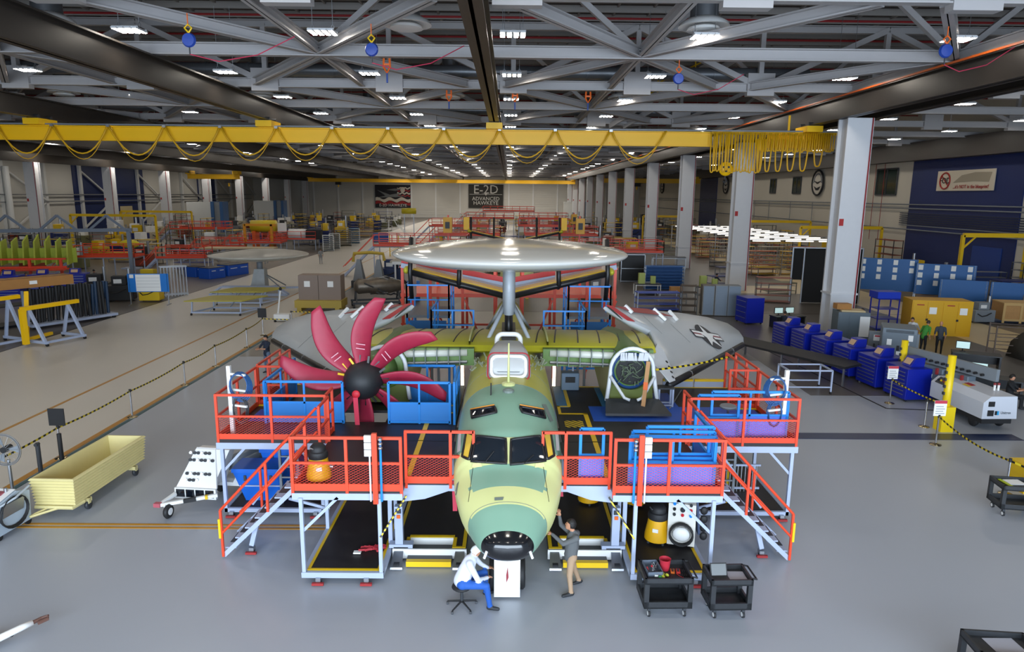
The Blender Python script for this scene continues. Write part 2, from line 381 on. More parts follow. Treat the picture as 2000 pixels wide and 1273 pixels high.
# high bay lights: rows of four LED bars
m_led = mat('led_diffuser', (1, .93, .82, 1), .4, emit=LED)
m_lh = mat('light_housing', '#d2d4d6', .4)
def fixture():
    t = thing('high_bay_light', 'four bar LED high bay light hanging below the roof trusses', 'light', (0, 0, 0), 0, 'high bay lights')
    MB().b2(-.5, .5, -.34, -.28, .06, .14).build('housing_rail', m_lh, t); MB().b2(-.5, .5, .28, .34, .06, .14).build('housing_rail', m_lh, t)
    for x in (-.39, -.13, .13, .39):
        o = MB().b2(x-.1, x+.1, -.42, .42, .03, .1).build('led_bar', m_lh, t)
        MB().add([(x-.075, -.4, .02), (x+.075, -.4, .02), (x+.075, .4, .02), (x-.075, .4, .02)], [(3, 2, 1, 0)]).build('led_strip', m_led, o)
    for x in (-.39, .39):
        MB().tube([(x, 0, .1), (x-.06, 0, .26), (x, 0, .34), (x+.06, 0, .26), (x, 0, .12)], .015, 5).build('hook', M_alu, t)
        MB().cyl((x, 0, .34), (x, 0, 3.2), .012, n=5).build('hanging_cable', M_alu, t)
    return t
fx = fixture(); KIDS[fx.name] = list(fx.children)
for c in fx.children: KIDS[c.name] = list(c.children)
sm = MB(); sm.m = 0; sm.b2(-.5, .5, -.42, .42, .03, .14); sm.b2(-.02, .02, -.02, .02, .14, 3.69); sm.m = 1
for x in (-.39, -.13, .13, .39): sm.add([(x-.08, -.4, .015), (x+.08, -.4, .015), (x+.08, .4, .015), (x-.08, .4, .015)], [(3, 2, 1, 0)])
far0 = tag(sm.build('high_bay_light', [m_lh, m_led]), 'small distant LED high bay light in the far ceiling rows', 'light', 'distant high bay lights')
far1 = far0.copy(); far1.data = far0.data.copy(); COL.objects.link(far1); far1.data.materials[1] = mat('led_diffuser_boosted', (1, .93, .82, 1), .4, emit=LED*3.2)  # boosted emission copy, lifts the brightness of the left and far walls
rowcount = {}
rows = [-31.9, -24.7, -14.6, -7.2, .1, 7.5, 17.3]
used = [False, False]; nf = 0
for k in range(-3, 23):
    y = 27.9+9.05*k
    for x in rows+([-41, -50, -59] if 50 < y < 150 else [])+([29.5, 40] if 30 < y < 140 else [])+([-66, -79] if 80 < y < 205 and k % 2 == 0 else []):  # the two outermost left columns are added lamps to brighten the left wall
        if nf > 285: break
        nf += 1; z = 14.0
        rowcount[k] = rowcount.get(k, 0)+1
        if y < 66 and x < 30:
            lb = 'four bar LED high bay light, %s of the %s row %s' % (ORD[rowcount[k]-1], ORD[k] if k >= 0 else ORD[-k-1], 'in view from the front' if k >= 0 else 'overhead behind the view')
            if not used[0]: fx.location = (x, y, z); used[0] = True; fx['label'] = lb
            else: dup(fx, None, (x, y, z), 0, lb)
        else:
            pf = 1 if (y > 165 or x < -60) else 0; pr0 = (far0, far1)[pf]
            if (pf, 'u') not in KIDS: pr0.location = (x, y, z); KIDS[(pf, 'u')] = 1; lastf = pr0
            else: lastf = dup(pr0, None, (x, y, z))
            lastf['label'] = 'small distant LED ceiling light, %s of the %s row from the front' % (ORD[rowcount[k]-1], ORD[k])
# ================================================================== THE AIRCRAFT
from mathutils.bvhtree import BVHTree
AX = .03
m_prim = mat('yellow_green_primer', '#d2d592', .42, var=.05, scale=1.2)
m_prim2 = mat('bright_yellow_primer', '#b9b32c', .35, var=.08, scale=1.5)
m_grn = mat('sage_green_sealant', '#7fa690', .42, var=.05, scale=1.5)
m_dgrn = mat('olive_green_primer', '#5d7d3a', .45, var=.1)
m_roto = mat('gloss_light_grey', '#c8c8c3', .12)
m_hull = mat('aircraft_grey', '#9ea3a8', .3, var=.03)
m_nosecap = mat('gloss_black_nose', '#17181b', .14, coat=.4)
m_boot = mat('black_deice_boot', '#17171a', .4)
def catmull(xs, tab):
    ks = [t[0] for t in tab]; out = []
    for x in xs:
        i = max(0, min(len(ks)-2, max([j for j in range(len(ks)) if ks[j] <= x] or [0])))
        t = (x-ks[i])/(ks[i+1]-ks[i]); row = []
        for c in range(1, len(tab[0])):
            p1, p2 = tab[i][c], tab[i+1][c]; h = ks[i+1]-ks[i]
            m1 = (p2-tab[i-1][c])/(ks[i+1]-ks[i-1])*h if i > 0 else (p2-p1)
            m2 = (tab[i+2][c]-p1)/(ks[i+2]-ks[i])*h if i+2 < len(ks) else (p2-p1)
            row.append((2*t**3-3*t*t+1)*p1+(t**3-2*t*t+t)*m1+(-2*t**3+3*t*t)*p2+(t**3-t*t)*m2)
        out.append(row)
    return out
FUS = [  # Y, top z, bottom z, half width, z of greatest width
    (11.24, 1.80, 1.58, .13, 1.69), (11.30, 1.89, 1.51, .31, 1.69), (11.42, 1.98, 1.43, .45, 1.69), (11.65, 2.12, 1.34, .59, 1.72), (11.95, 2.29, 1.25, .72, 1.80),
    (12.4, 2.45, 1.15, .93, 1.95), (12.9, 2.58, 1.08, 1.06, 2.1), (13.05, 2.66, 1.06, 1.09, 2.15), (13.3, 2.9, 1.04, 1.12, 2.2), (13.55, 3.09, 1.03, 1.14, 2.25), (13.9, 3.21, 1.02, 1.16, 2.3),
    (14.9, 3.48, 1.02, 1.18, 2.35), (16, 3.55, 1.02, 1.18, 2.4), (19, 3.56, 1.05, 1.18, 2.4), (22, 3.5, 1.25, 1.12, 2.5), (25, 3.6, 2.0, .8, 2.8), (27.2, 3.85, 2.9, .45, 3.3), (28.6, 3.8, 3.2, .15, 3.5)]
ac = thing('aircraft', 'green primer turboprop aircraft with a large grey radar dome, nose towards the viewer', 'aircraft', (AX, 0, 0))
ys = [11.24+.045*i for i in range(66)]+[14.2+.2*i for i in range(73)]
rings = []; NS = 56
for y, (zt, zb, a, zw) in zip(ys, catmull(ys, FUS)):
    r = []
    ex = 2.15 if y < 13.2 else 2.3
    for k in range(NS):
        t = 2*PI*k/NS; c, s = math.cos(t), math.sin(t); x = a*math.copysign(abs(c)**(2/ex), c); h = (zt-zw) if s > 0 else (zw-zb)
        r.append((x, y, zw+h*math.copysign(abs(s)**(2/ex), s)))
    rings.append(r)
b = MB().loft(rings)
def fus_m(f):
    c = sum((V(b.v[i]) for i in f), V())/len(f)
    lim = .40+.36*math.sqrt(max(0, 1-((c.z-2.4)/.6)**2))
    if c.y < 11.46 and (c.y-11.24) < .22: return 2
    if c.y < 11.98+.1*(2-c.z): return 1
    if 12.42 < c.y < 13.02 and c.z > 2.28+.05*abs(c.x) and abs(c.x) < .75: return 1
    if 13.5 < c.y < 15.75 and c.z > 2.45: return 1
    if c.y > 15.75 and c.z > 2.0: return 3
    return 0
b.mi = [fus_m(f) for f in b.f]
fus = b.build('fuselage', [m_prim, m_grn, m_nosecap, mat('primer_cabin_top', '#b8b552', .4, var=.08, scale=1.5)], ac, True)
BV = BVHTree.FromPolygons([V(p)+V((AX, 0, 0)) for p in b.v], b.f)
def onfus(px, py, off=.012):
    loc, n, i, d = BV.ray_cast(CP, ray(px, py).normalized())
    if loc is None: return None
    if n.dot(ray(px, py)) > 0: n = -n
    return loc+n*off-V((AX, 0, 0))
def patch(name, q, m, nu=8, nv=6, off=.012, thick=.02):      # a panel that follows the skin, corners TL TR BR BL
    vs = []
    for j in range(nv+1):
        for i in range(nu+1):
            u, v = i/nu, j/nv
            x = (q[0][0]*(1-u)+q[1][0]*u)*(1-v)+(q[3][0]*(1-u)+q[2][0]*u)*v
            y = (q[0][1]*(1-u)+q[1][1]*u)*(1-v)+(q[3][1]*(1-u)+q[2][1]*u)*v
            p = onfus(x, y, off)
            vs.append(p if p else (vs[-1] if vs else V((0, 12, 2))))
    fs = [(j*(nu+1)+i, j*(nu+1)+i+1, (j+1)*(nu+1)+i+1, (j+1)*(nu+1)+i) for j in range(nv) for i in range(nu)]
    return MB().add(vs, fs).build(name, m, ac, True)
def edge_frame(name, q, m, r=.02, parent=None, off=.02):
    pts = []
    for a_, b_ in zip(q, q[1:]+q[:1]):
        for i in range(6):
            t = i/6; p = onfus(a_[0]*(1-t)+b_[0]*t, a_[1]*(1-t)+b_[1]*t, off)
            if p: pts.append(p)
    return MB().tube(pts, r, 6, True).build(name, m, parent or ac, True)
LP = [(931, 852), (988, 858), (989, 906), (921, 901)]; RP = [(998, 859), (1054, 852), (1065, 900), (997, 908)]
LS = [(912, 845), (927, 850), (917, 898), (904, 892)]; RS = [(1060, 849), (1074, 845), (1081, 890), (1068, 898)]
m_wind = mat('cockpit_glass', '#1b2128', .05, spec=.7)
for q, nm in ((LP, 'windshield_pane'), (RP, 'windshield_pane')):
    o = patch(nm, q, m_wind, 6, 6, .02); edge_frame('pane_frame', q, M_boot if False else m_boot, .028, o)
    e = [(q[3][0]*.6+q[2][0]*.4, q[3][1]*.6+q[2][1]*.4+2), (q[3][0]*.35+q[2][0]*.65, q[3][1]-18)]
    pts = [onfus(*p, .05) for p in e]
    MB().tube(pts, .012, 5).build('wiper', m_boot, o)
m_film = mat('yellow_protective_film', '#d9b23e', .35)
for q in (LS, RS):
    o = patch('side_window', q, m_film, 4, 4, .02); edge_frame('pane_frame', q, m_boot, .03, o)
for q in ([(921, 803), (966, 795), (970, 806), (923, 817)], [(1015, 795), (1060, 803), (1064, 817), (1020, 806)]):
    o = patch('eyebrow_window', q, M_glass, 6, 4, .02); edge_frame('pane_frame', q, m_boot, .03, o)
    t = [onfus(q[0][0]*(1-i/6)+q[1][0]*i/6, q[0][1]*(1-i/6)+q[1][1]*i/6-2, .03) for i in range(7)]
    MB().tube(t, .022, 6).build('orange_seal', mat('orange_sealant', '#d88a2c', .5), o)
for cx in (930, 1052): patch('tape_patch', [(cx-6, 905), (cx+10, 904), (cx+12, 912), (cx-8, 914)], mat('cream_tape', '#dcd89a', .6), 2, 2, .015)
for q in ([(893, 945), (897, 940), (890, 975), (887, 975)], [(966, 972), (984, 971), (982, 977), (966, 978)], [(1058, 790), (1066, 790), (1080, 822), (1074, 824)]): patch('grey_sealant_patch', q, mat('grey_sealant', '#6f7a74', .5), 2, 4, .012)
for x0, y0, x1, y1 in ((925, 905, 915, 980), (1060, 905, 1072, 980)):
    MB().tube([onfus(x0+(x1-x0)*i/8, y0+(y1-y0)*i/8, .004) for i in range(9)], .005, 4).build('panel_seam', m_boot, ac)
# seam and rivet lines round the cabin
for y in (11.99, 13.5, 15.75, 17.2):
    i = min(range(len(ys)), key=lambda k: abs(ys[k]-y)); MB().tube([V(p)*1 for p in rings[i]], .006, 4, True).build('panel_seam', MATS['grey_sealant'], ac)
# antenna mast, blade aerials, sensor dome
MB().tube([(0, 15.75, 3.5), (0, 15.78, 4.55)], [.035, .018], 8).build('antenna_mast', m_prim, ac, True)
MB().lathe([(.16, 0), (.16, .05), (.1, .08)], (0, 15.75, 3.53), 14).build('antenna_base', m_prim, ac)
MB().prism([(-.42, 15.1, 3.42), (-.42, 15.3, 3.44), (-.42, 15.26, 3.72)], (.03, 0, 0)).build('blade_aerial', m_boot, ac)
MB().lathe([(.13, 0), (.13, .06), (.06, .1)], (0, 15.25, 3.5), 14).build('round_fitting', MATS['grey_sealant'], ac)
# air scoop housing on the cabin roof
sc = []
for y, hw, zt in ((16.55, .42, 3.78), (16.75, .5, 4.02), (17.3, .52, 4.1), (18.5, .42, 4.02), (18.9, .3, 3.6)):
    sc.append([(x*hw, y, 3.35+(zt-3.35)*z) for x, z in ((-1.15, 0), (-1.08, .5), (-.95, .85), (-.7, 1), (0, 1.03), (.7, 1), (.95, .85), (1.08, .5), (1.15, 0))])
autosmooth(MB().loft(sc).build('air_scoop', mat('light_grey_scoop', '#b4b6b6', .45, var=.04), ac), 50)
def rrect(hw, hh, r, n=5):
    o = []
    for cx, cz, a0 in ((hw-r, hh-r, 0), (-hw+r, hh-r, 90), (-hw+r, -hh+r, 180), (hw-r, -hh+r, 270)):
        for i in range(n+1):
            t = math.radians(a0+90*i/n); o.append((cx+r*math.cos(t), cz+r*math.sin(t)))
    return o
def tilt(p, c, a): return (c[0]+p[0], c[1]+p[1]*math.sin(a), c[2]+p[1]*math.cos(a))
MB().tube([tilt(p, (0, 16.6, 3.77), .55) for p in rrect(.43, .27, .14)], .05, 6, True).build('scoop_lip', M_white, ac, True)
MB().tube([tilt(p, (0, 16.6, 3.77), .55) for p in rrect(.52, .36, .16)], .018, 6, True).build('red_lip_seal', mat('red_seal', '#a8202a', .5), ac, True)
MB().prism([tilt(p, (0, 16.62, 3.77), .55) for p in rrect(.33, .15, .08)], (0, .04, -.02)).build('scoop_mouth', mat('mouth_grey', '#4f5a5c', .5), ac)
MB().tube([tilt(p, (0, 18.85, 3.9), .4) for p in rrect(.33, .24, .16)], .07, 8, True).build('scoop_outlet', M_white, ac, True)
for s in (-1, 1):
    b = MB()
    for i in range(26):
        y = random.uniform(17.9, 19.2); x = s*random.uniform(.55, 1.0); z = 3.3+.25*(1-abs(x))
        b.bar((x, y, z), (x+random.uniform(-.12, .12), y+random.uniform(-.2, .2), z+random.uniform(-.02, .16)), .03)
    tag(b.build('exposed_wiring', mat('wiring_mix', '#9aa08a', .5), ac), kind='stuff')
# ---- rotodome on its pylon
prof = [(.02, -.40), (1.2, -.385), (2.3, -.32), (3.0, -.22), (3.4, -.13), (3.58, -.05), (3.66, .02), (3.62, .09), (3.45, .16), (3.0, .25), (2.3, .34), (1.2, .41), (.02, .43)]
P2 = [r for r in catmull([i*.25 for i in range(49)], [(i, *p) for i, p in enumerate(prof)])]
MB().lathe(P2, (.02, 21.5, 6.17), 96).build('radar_dome', m_roto, ac, True)
MB().bar((-3.2, 20.9, 6.44), (3.2, 20.9, 6.44), .05, .01).build('dome_seam', mat('dome_seam_tape', '#b5a888', .5), ac)
MB().loft([[(.2*math.cos(t), 21.4+.45*math.sin(t), z) for t in [2*PI*k/20 for k in range(20)]] for z in (4.3, 5.9)]).build('pylon', mat('pylon_grey', '#aab0b6', .35), ac, True)
for s in (-1, 1):
    for y1 in (20.1, 22.9):
        MB().tube([(s*.12, 21.4, 4.6), (s*.72, y1, 3.5)], [.075, .055], 10).build('pylon_strut', MATS['pylon_grey'], ac, True)
MB().loft([[(.13*math.cos(t), 21.35+.35*math.sin(t), z) for t in [2*PI*k/16 for k in range(16)]] for z in (3.5, 4.35)]).build('pylon_foot', m_boot, ac, True)
# ---- centre wing
def foil(t, y0=19.35, ch=3.3):       # closed section, t in 0..1 round from leading edge over the top
    n = 14; up = []; lo = []
    for i in range(n+1):
        u = i/n; y = y0+ch*u; th = .26*(1.6*math.sqrt(u)*(1-u)+.35*u*(1-u)+.02)
        up.append((y, 3.52+th*1.15)); lo.append((y, 3.52-th*.8))
    return up, lo
up, lo = foil(0)
ring = up+lo[::-1][:-1]
MB().loft([[(x, y, z) for y, z in ring] for x in (-4.3, -1.1, 1.1, 4.3)]).build('centre_wing', m_prim2, ac)
for i, x in enumerate([-4.05, -3.45, -2.85, -2.2, -1.5, -.95, .95, 1.5, 2.2, 2.85, 3.45, 4.05]):
    MB().tube([(x+.02*(u-7), y, z+.004) for u, (y, z) in enumerate(up[2:])], .022, 4).build('wing_rib_seam', m_boot, ac)
for x in (-1.15, 1.15): MB().loft([[(x+d, y, z+e) for y, z in up[1:]] for d, e in ((-.02, 0), (-.02, .12), (.02, .12), (.02, 0))], False).build('wing_fence', m_prim, ac)
MB().b2(-.22, .22, 20.0, 22.5, 3.72, 3.8).build('black_walkway', M_mat, ac)
for s in (-1, 1):
    MB().tube([(s*1.2, 19.28, 3.5), (s*4.2, 19.2, 3.42)], .11, 8).build('leading_edge_duct', mat('duct_white', '#d4d6cc', .35), ac, True)
    MB().tube([(s*1.2, 19.2, 3.24), (s*4.2, 19.12, 3.16)], .05, 6).build('leading_edge_pipe', M_alu, ac)
    MB().b2(min(s*1.0, s*4.2), max(s*1.0, s*4.2), 19.25, 19.5, 3.12, 3.62).build('spar_web', m_dgrn, ac)
    for i in range(9): MB().b2(s*(1.4+.33*i)-.012, s*(1.4+.33*i)+.012, 19.07, 19.4, 3.14, 3.62).build('edge_bracket', MATS['grey_sealant'], ac)
# ---- folded outer wings laid back beside the fuselage
m_wing = mat('wing_grey_gloss', '#b2b6b8', .22, var=.03, scale=1)
WN = V((.55, -.3, .78)).normalized(); WP = V((4.6, 18.8, 2.6))
def wh(px, py, off=0):        # point of the drooped, swept back wing plane (right hand wing)
    r = ray(px, py); return CP+r*((WP-CP).dot(WN)/r.dot(WN))+WN*off-V((AX, 0, 0))
def mir(p, s): return V((p.x*s, p.y, p.z))
WPX = [(1306, 752), (1345, 731), (1380, 712), (1452, 671), (1451, 660), (1442, 647), (1420, 632), (1380, 620), (1330, 612), (1262, 606), (1200, 601), (1180, 600), (1228, 629), (1268, 648), (1285, 692)]
m_redw = mat('flap_bay_red', '#b5202e', .4); m_redb = mat('brick_flap_bay', '#8e3a38', .45)
for s in (-1, 1):
    q = [mir(wh(*p), s) for p in WPX]; nn = mir(WN, s); c = mir(wh(1345, 665), s)
    b = MB(); b.loft([[c+(p-c)*.93-nn*.16 for p in q], [p-nn*.05 for p in q], [p+nn*.03 for p in q], [c+(p-c)*.97+nn*.06 for p in q], [c+(p-c)*.6+nn*.07 for p in q], [c+(p-c)*.2+nn*.075 for p in q]])
    o = autosmooth(b.build('folded_wing', m_wing, ac), 60)
    MB().tube([mir(wh(1306, 752), s), mir(wh(1380, 712), s), mir(wh(1450, 673), s)], .11, 8).build('leading_edge_boot', m_boot, o, True)
    for t in (.22, .5, .8):
        p = mir(wh(1306, 752).lerp(wh(1450, 673), t), s); d = mir((wh(1450, 673)-wh(1306, 752)).normalized(), s); MB().cyl(p-d*.03, p+d*.03, .118, n=8).build('boot_joint', M_alu, o)
    def plate(nm, pxs, m, off, par=o): return MB().prism([mir(wh(*p, off), s) for p in pxs], nn*.02).build(nm, m, par)
    plate('red_flap_bay', [(1180, 600), (1192, 602), (1236, 632), (1222, 630)], m_redw, .09)
    plate('red_flap_bay', [(1200, 603), (1262, 608), (1310, 622), (1228, 613)], m_redb, .1)
    plate('flap_end', [(1182, 603), (1190, 606), (1212, 628), (1204, 622)], m_boot, .085)
    for u, v, w_, x in ((1216, 602, 1230, 616), (1272, 608, 1296, 630), (1302, 612, 1318, 630)): MB().bar(mir(wh(u, v, .13), s), mir(wh(w_, x, .13), s), .09).build('hinge_arm', M_white, o)
    plate('fold_rib', [(1279, 676), (1292, 690), (1304, 718), (1314, 748), (1303, 752), (1285, 730), (1265, 708)], mat('white_fold_rib', '#cdd2d8', .45, var=.06), .1, ac)
    for u, v in ((1297, 712), (1302, 722), (1306, 732), (1309, 742)): p = mir(wh(u, v, .12), s); MB().cyl(p, p+nn*.015, .05, n=8).build('rib_hole', m_boot, ac)
    for u, v in ((1290, 655), (1345, 672), (1400, 690)): MB().bar(mir(wh(u, v, .085), s), mir(wh(u-38, v-36, .085), s), .012, .004).build('panel_seam', MATS['grey_sealant'], o)
# national star insignia on the right wing
m_ins = mat('insignia_dark', '#23252b', .4); m_insr = mat('insignia_red', '#7d2633', .4)
e1 = (wh(1407, 663)-wh(1355, 654)).normalized(); e2 = WN.cross(e1).normalized(); R0 = .63
rot = Matrix.Translation(wh(1380, 661, .09)) @ Matrix((e1, e2, WN)).transposed().to_4x4()
ins = MB(); ins.M = rot
ins.prism([(R0*math.cos(2*PI*k/32), R0*math.sin(2*PI*k/32), 0) for k in range(32)], (0, 0, .008))
io = ins.build('star_insignia', m_ins, ac)
b = MB(); b.M = rot; b.b2(-1.72*R0, 1.72*R0, -.22*R0, .42*R0, .009, .014); b.build('insignia_bar_border', m_ins, io)
for s in (-1, 1):
    x0, x1 = (.65*R0, 1.62*R0) if s > 0 else (-1.62*R0, -.65*R0)
    for z0, z1, m in ((-.13, .05, M_white), (.05, .17, m_insr), (.17, .34, M_white)):
        b = MB(); b.M = rot; b.b2(x0, x1, z0*R0, z1*R0, .015, .018); b.build('insignia_stripe', m, io)
b = MB(); b.M = rot
pts = [((R0*.98 if k % 2 == 0 else R0*.38)*math.sin(PI*k/5), (R0*.98 if k % 2 == 0 else R0*.38)*math.cos(PI*k/5), .02) for k in range(10)]
b.prism(pts, (0, 0, .006)); b.build('insignia_star', M_white, io)
# ---- engine nacelles
for s in (-1, 1):
    cx, cz = s*3.5, 3.16
    prof = [(.56, 18.75), (.6, 18.78), (.6, 19.3), (.6, 20.6), (.55, 22), (.4, 23.2), (.1, 23.8)]
    MB().lathe([(r, y) for r, y in prof], (cx, 0, cz), 28, 'y').build('nacelle', m_dgrn, ac, True)
    b = MB(); b.loft([[(cx-.66, y, z0), (cx+.66, y, z0), (cx+.6, y, 3.2), (cx-.6, y, 3.2)] for y, z0 in ((18.85, 2.12), (20.5, 2.12), (22.6, 2.6))]); b.build('nacelle_belly', mat('nacelle_olive', '#76823f', .45, var=.08), ac)
    u = [(cx+.6*math.cos(t), 18.72, cz+.02+.6*math.sin(t)) for t in [PI*k/16 for k in range(17)]]
    pts = [(cx+.72, 18.55, 2.3), (cx+.66, 18.62, 2.7)]+u+[(cx-.66, 18.62, 2.7), (cx-.72, 18.55, 2.3)]
    MB().tube(pts, .06, 8).build('firewall_arch', mat('arch_white', '#d8dde2', .4), ac, True)
    if s > 0:
        MB().lathe([(.5, 18.62), (.55, 18.7), (.46, 18.72), (.42, 19.2)], (cx-.05, 0, cz-.02), 28, 'y', False).build('engine_mount_ring', mat('blue_ring', '#2a4f86', .4), ac, True)
        MB().lathe([(.4, 18.7), (.41, 18.705)], (cx-.05, 0, cz-.02), 28, 'y').build('bay_shade_disc', mat('bay_black', '#0e1110', .6), ac)  # near-black disc: shade of the open engine bay put into colour
        b = MB()
        for i in range(40):
            t = random.uniform(0, 2*PI); r = random.uniform(.05, .38); p = V((cx-.05+r*math.cos(t), 18.66, cz+r*math.sin(t)))
            b.bar(p, p+V((random.uniform(-.2, .2), random.uniform(-.05, .02), random.uniform(-.2, .2))), .025)
        tag(b.build('bay_pipework', mat('bay_pipes', '#4d5a44', .5), ac), kind='stuff')
        for e in (-1, 1): MB().tube([(cx+e*.62, 18.6, 3.0), (cx+e*.25, 18.35, 2.45), (cx+e*.1, 18.3, 2.4)], .045, 8).build('engine_mount_tube', MATS['arch_white'], ac, True)
        b = MB()
        for i in range(16): b.bar((cx-.35+.05*i, 18.6, cz+.3), (cx-.35+.05*i+random.uniform(-.05, .05), 18.62, cz+.52), .05)
        b.build('insulation_blanket', mat('silver_blanket', '#b9bcc2', .4, bump=.3), ac)
        MB().prism([(cx-.75, 18.5, 2.32), (cx+.75, 18.5, 2.32), (cx+.95, 17.75, 2.12), (cx-.85, 17.75, 2.12)], (0, .02, .06)).build('lower_cowl_panel', M_dgrey, ac)
    else:
        MB().lathe([(.42, 17.95), (.5, 18.2), (.58, 18.7)], (cx-.2, 0, 3.12), 24, 'y').build('gearbox_cowl', m_dgrn, ac, True)
# ---- propeller with padded red blade covers
pc = V((-3.88, 17.75, 3.1))
m_cov = mat('red_padded_cover', '#a02640', .5, var=.12, scale=5, bump=.35)
prop = MB().lathe([(.05, -.68), (.24, -.64), (.4, -.48), (.5, -.24), (.53, 0), (.5, .2), (.35, .35)], pc, 32, 'y').build('propeller', mat('spinner_charcoal', '#1f2226', .55), ac, True)
for k in range(8):
    ang = math.radians(82.5+45*k); er = V((math.cos(ang), 0, math.sin(ang))); et = V((math.sin(ang), 0, -math.cos(ang)))
    rg = []
    for i in range(19):
        t = i/18; r = .3+1.95*t
        off = -.2*math.sin(PI*min(1, t*1.02))*.9+.22*t*t*t-.02
        ch = .17+.13*math.sin(PI*min(1, .15+t*.8))-.04*max(0, t-.85)/.15; th = .085*(1-.45*t)
        tw = math.radians(52-42*t)
        c = pc+er*r+et*off
        cv = et*math.cos(tw)+V((0, 1, 0))*math.sin(tw); nv = V((0, 1, 0))*math.cos(tw)-et*math.sin(tw)
        rg.append([c+cv*(ch*math.cos(a))+nv*(th*math.sin(a)) for a in [2*PI*j/14 for j in range(14)]])
    bl = MB().loft(rg).build('blade_cover', m_cov, prop, True)
    m = M_yel if k in (1, 2) else m_boot
    for e in (-.12, .12):
        p = pc+er*.42+et*(e-.03)+V((0, -.16, 0)); MB().bar(p, p+er*.26+V((0, .04, 0)), .055, .02, (0, 1, 0)).build('strap', m, bl)
    if k in (0, 1, 7):
        for j in range(2):
            p = pc+er*(.86+.12*j)+et*-.15+V((0, -.16, 0)); MB().bar(p-et*.12, p+et*.12, (.022), .006, (0, 1, 0)).build('white_print_line', mat('faded_print', '#d8a0ac', .6), bl)
MB().lathe([(.02, -.06), (.1, -.05), (.11, 0)], pc+V((-.07, -.66, -.22)), 16, 'y').build('spinner_plug', mat('plug_red', '#d02a3a', .5), prop, True)
MB().bar(pc+V((-.08, -.72, -.3)), pc+V((-.06, -.68, -1.05)), .12, .02, (0, 1, 0)).build('remove_before_flight_ribbon', mat('ribbon_pink', '#d63a55', .6), prop)
# ---- tailplane with four fins
for s in (-1, 1):
    MB().loft([[(s*x, 26.6-h, z), (s*x, 26.75-h, z+.14), (s*x, 28.2, z+.05), (s*x, 28.2, z-.05), (s*x, 26.75-h, z-.12)] for x, z, h in ((.1, 4.1, 0), (3.95, 5.0, -.15))]).build('tailplane', mat('tail_yellow_primer', '#c7a32a', .35, var=.08), ac)
    MB().loft([[(s*x, 28.2, z+.06), (s*x, 29.1, z+.03), (s*x, 29.1, z-.03), (s*x, 28.2, z-.06)] for x, z in ((.1, 4.1), (3.95, 5.0))]).build('elevator', m_hull, ac)
    MB().tube([(s*.2, 26.55, 4.1), (s*3.9, 26.72, 4.98)], .12, 8).build('tail_boot', m_boot, ac, True)
    MB().ell((s*4.05, 27.2, 5.02), (.16, .5, .16)).build('tail_tip_pod', m_prim2, ac, True)
    for x, zt, zb in ((3.85, 6.3, 3.9), (1.95, 5.75, 4.4)):
        zc = 4.1+.23*x
        MB().loft([[(s*x-.06, 26.5+d, z), (s*x+.06, 26.5+d, z), (s*x+.05, 27.9, z), (s*x-.05, 27.9, z)] for z, d in ((zb, .35), (zc, 0), (zt, .55))]).build('tail_fin', M_white, ac)
        MB().tube([(s*x, 26.85, zb), (s*x, 26.48, zc), (s*x, 27.02, zt)], .09, 8).build('fin_boot', m_boot, ac, True)
# ---- nose gear
MB().cyl((0, 12.95, .4), (0, 13.0, 1.2), .09, n=12).build('gear_leg', M_white, ac)
for s in (-1, 1):
    w = MB().lathe([(.16, -.1), (.29, -.1), (.335, -.06), (.335, .06), (.29, .1), (.16, .1)], (s*.27, 12.9, .337), 28, 'x').build('nose_wheel', M_black, ac, True)
    MB().lathe([(.02, -.11), (.15, -.105), (.16, .105), (.02, .11)], (s*.27, 12.9, .337), 18, 'x').build('wheel_hub', M_alu, w)
MB().cyl((-.3, 12.9, .337), (.3, 12.9, .337), .05, n=10).build('wheel_axle', M_alu, ac)
d = MB().b2(-.26, .26, 12.44, 12.47, .06, 1.06).build('gear_door', M_white, ac)
MB().prism([(-.015, 12.43, .38), (.03, 12.43, .5), (.01, 12.43, .72), (-.02, 12.43, .55)], (0, .008, 0)).build('red_fin_mark', mat('mark_red', '#8e3038', .5), d)
for s in (-1, 1):
    pp = onfus(993+s*42, 1076, 0)
    if pp: MB().cyl(pp, pp+V((s*.05, -.03, -.13)), .025, n=6).build('pitot_probe', M_white, ac)
    MB().loft([[(s*2.9, 20, 0), (s*3.1, 20, 0), (s*3.1, 20.2, 0), (s*2.9, 20.2, 0)], [(s*3.3, 20, 2.3), (s*3.5, 20, 2.3), (s*3.5, 20.2, 2.3), (s*3.3, 20.2, 2.3)]]).build('main_gear_leg', M_white, ac)
    MB().lathe([(.2, -.15), (.45, -.15), (.5, -.1), (.5, .1), (.45, .15), (.2, .15)], (s*3.0, 20.1, .5), 20, 'x').build('main_wheel', M_black, ac, True)
# "remove before flight" streamers under the chin
for x, z, l in ((-1.22, 1.6, .72), (1.2, 1.5, .25)):
    MB().bar((x, 14.6, z), (x+.02, 14.55, z-l), .1, .012, (0, 1, 0)).build('warning_streamer', MATS['ribbon_pink'], ac)
for s in (-1, 1): patch('side_marking', [(896, 850), (902, 840), (900, 880), (893, 885)] if s < 0 else [(1083, 840), (1090, 850), (1092, 880), (1086, 880)], mat('marking_white', '#dcd8d6', .5), 2, 3, .01)
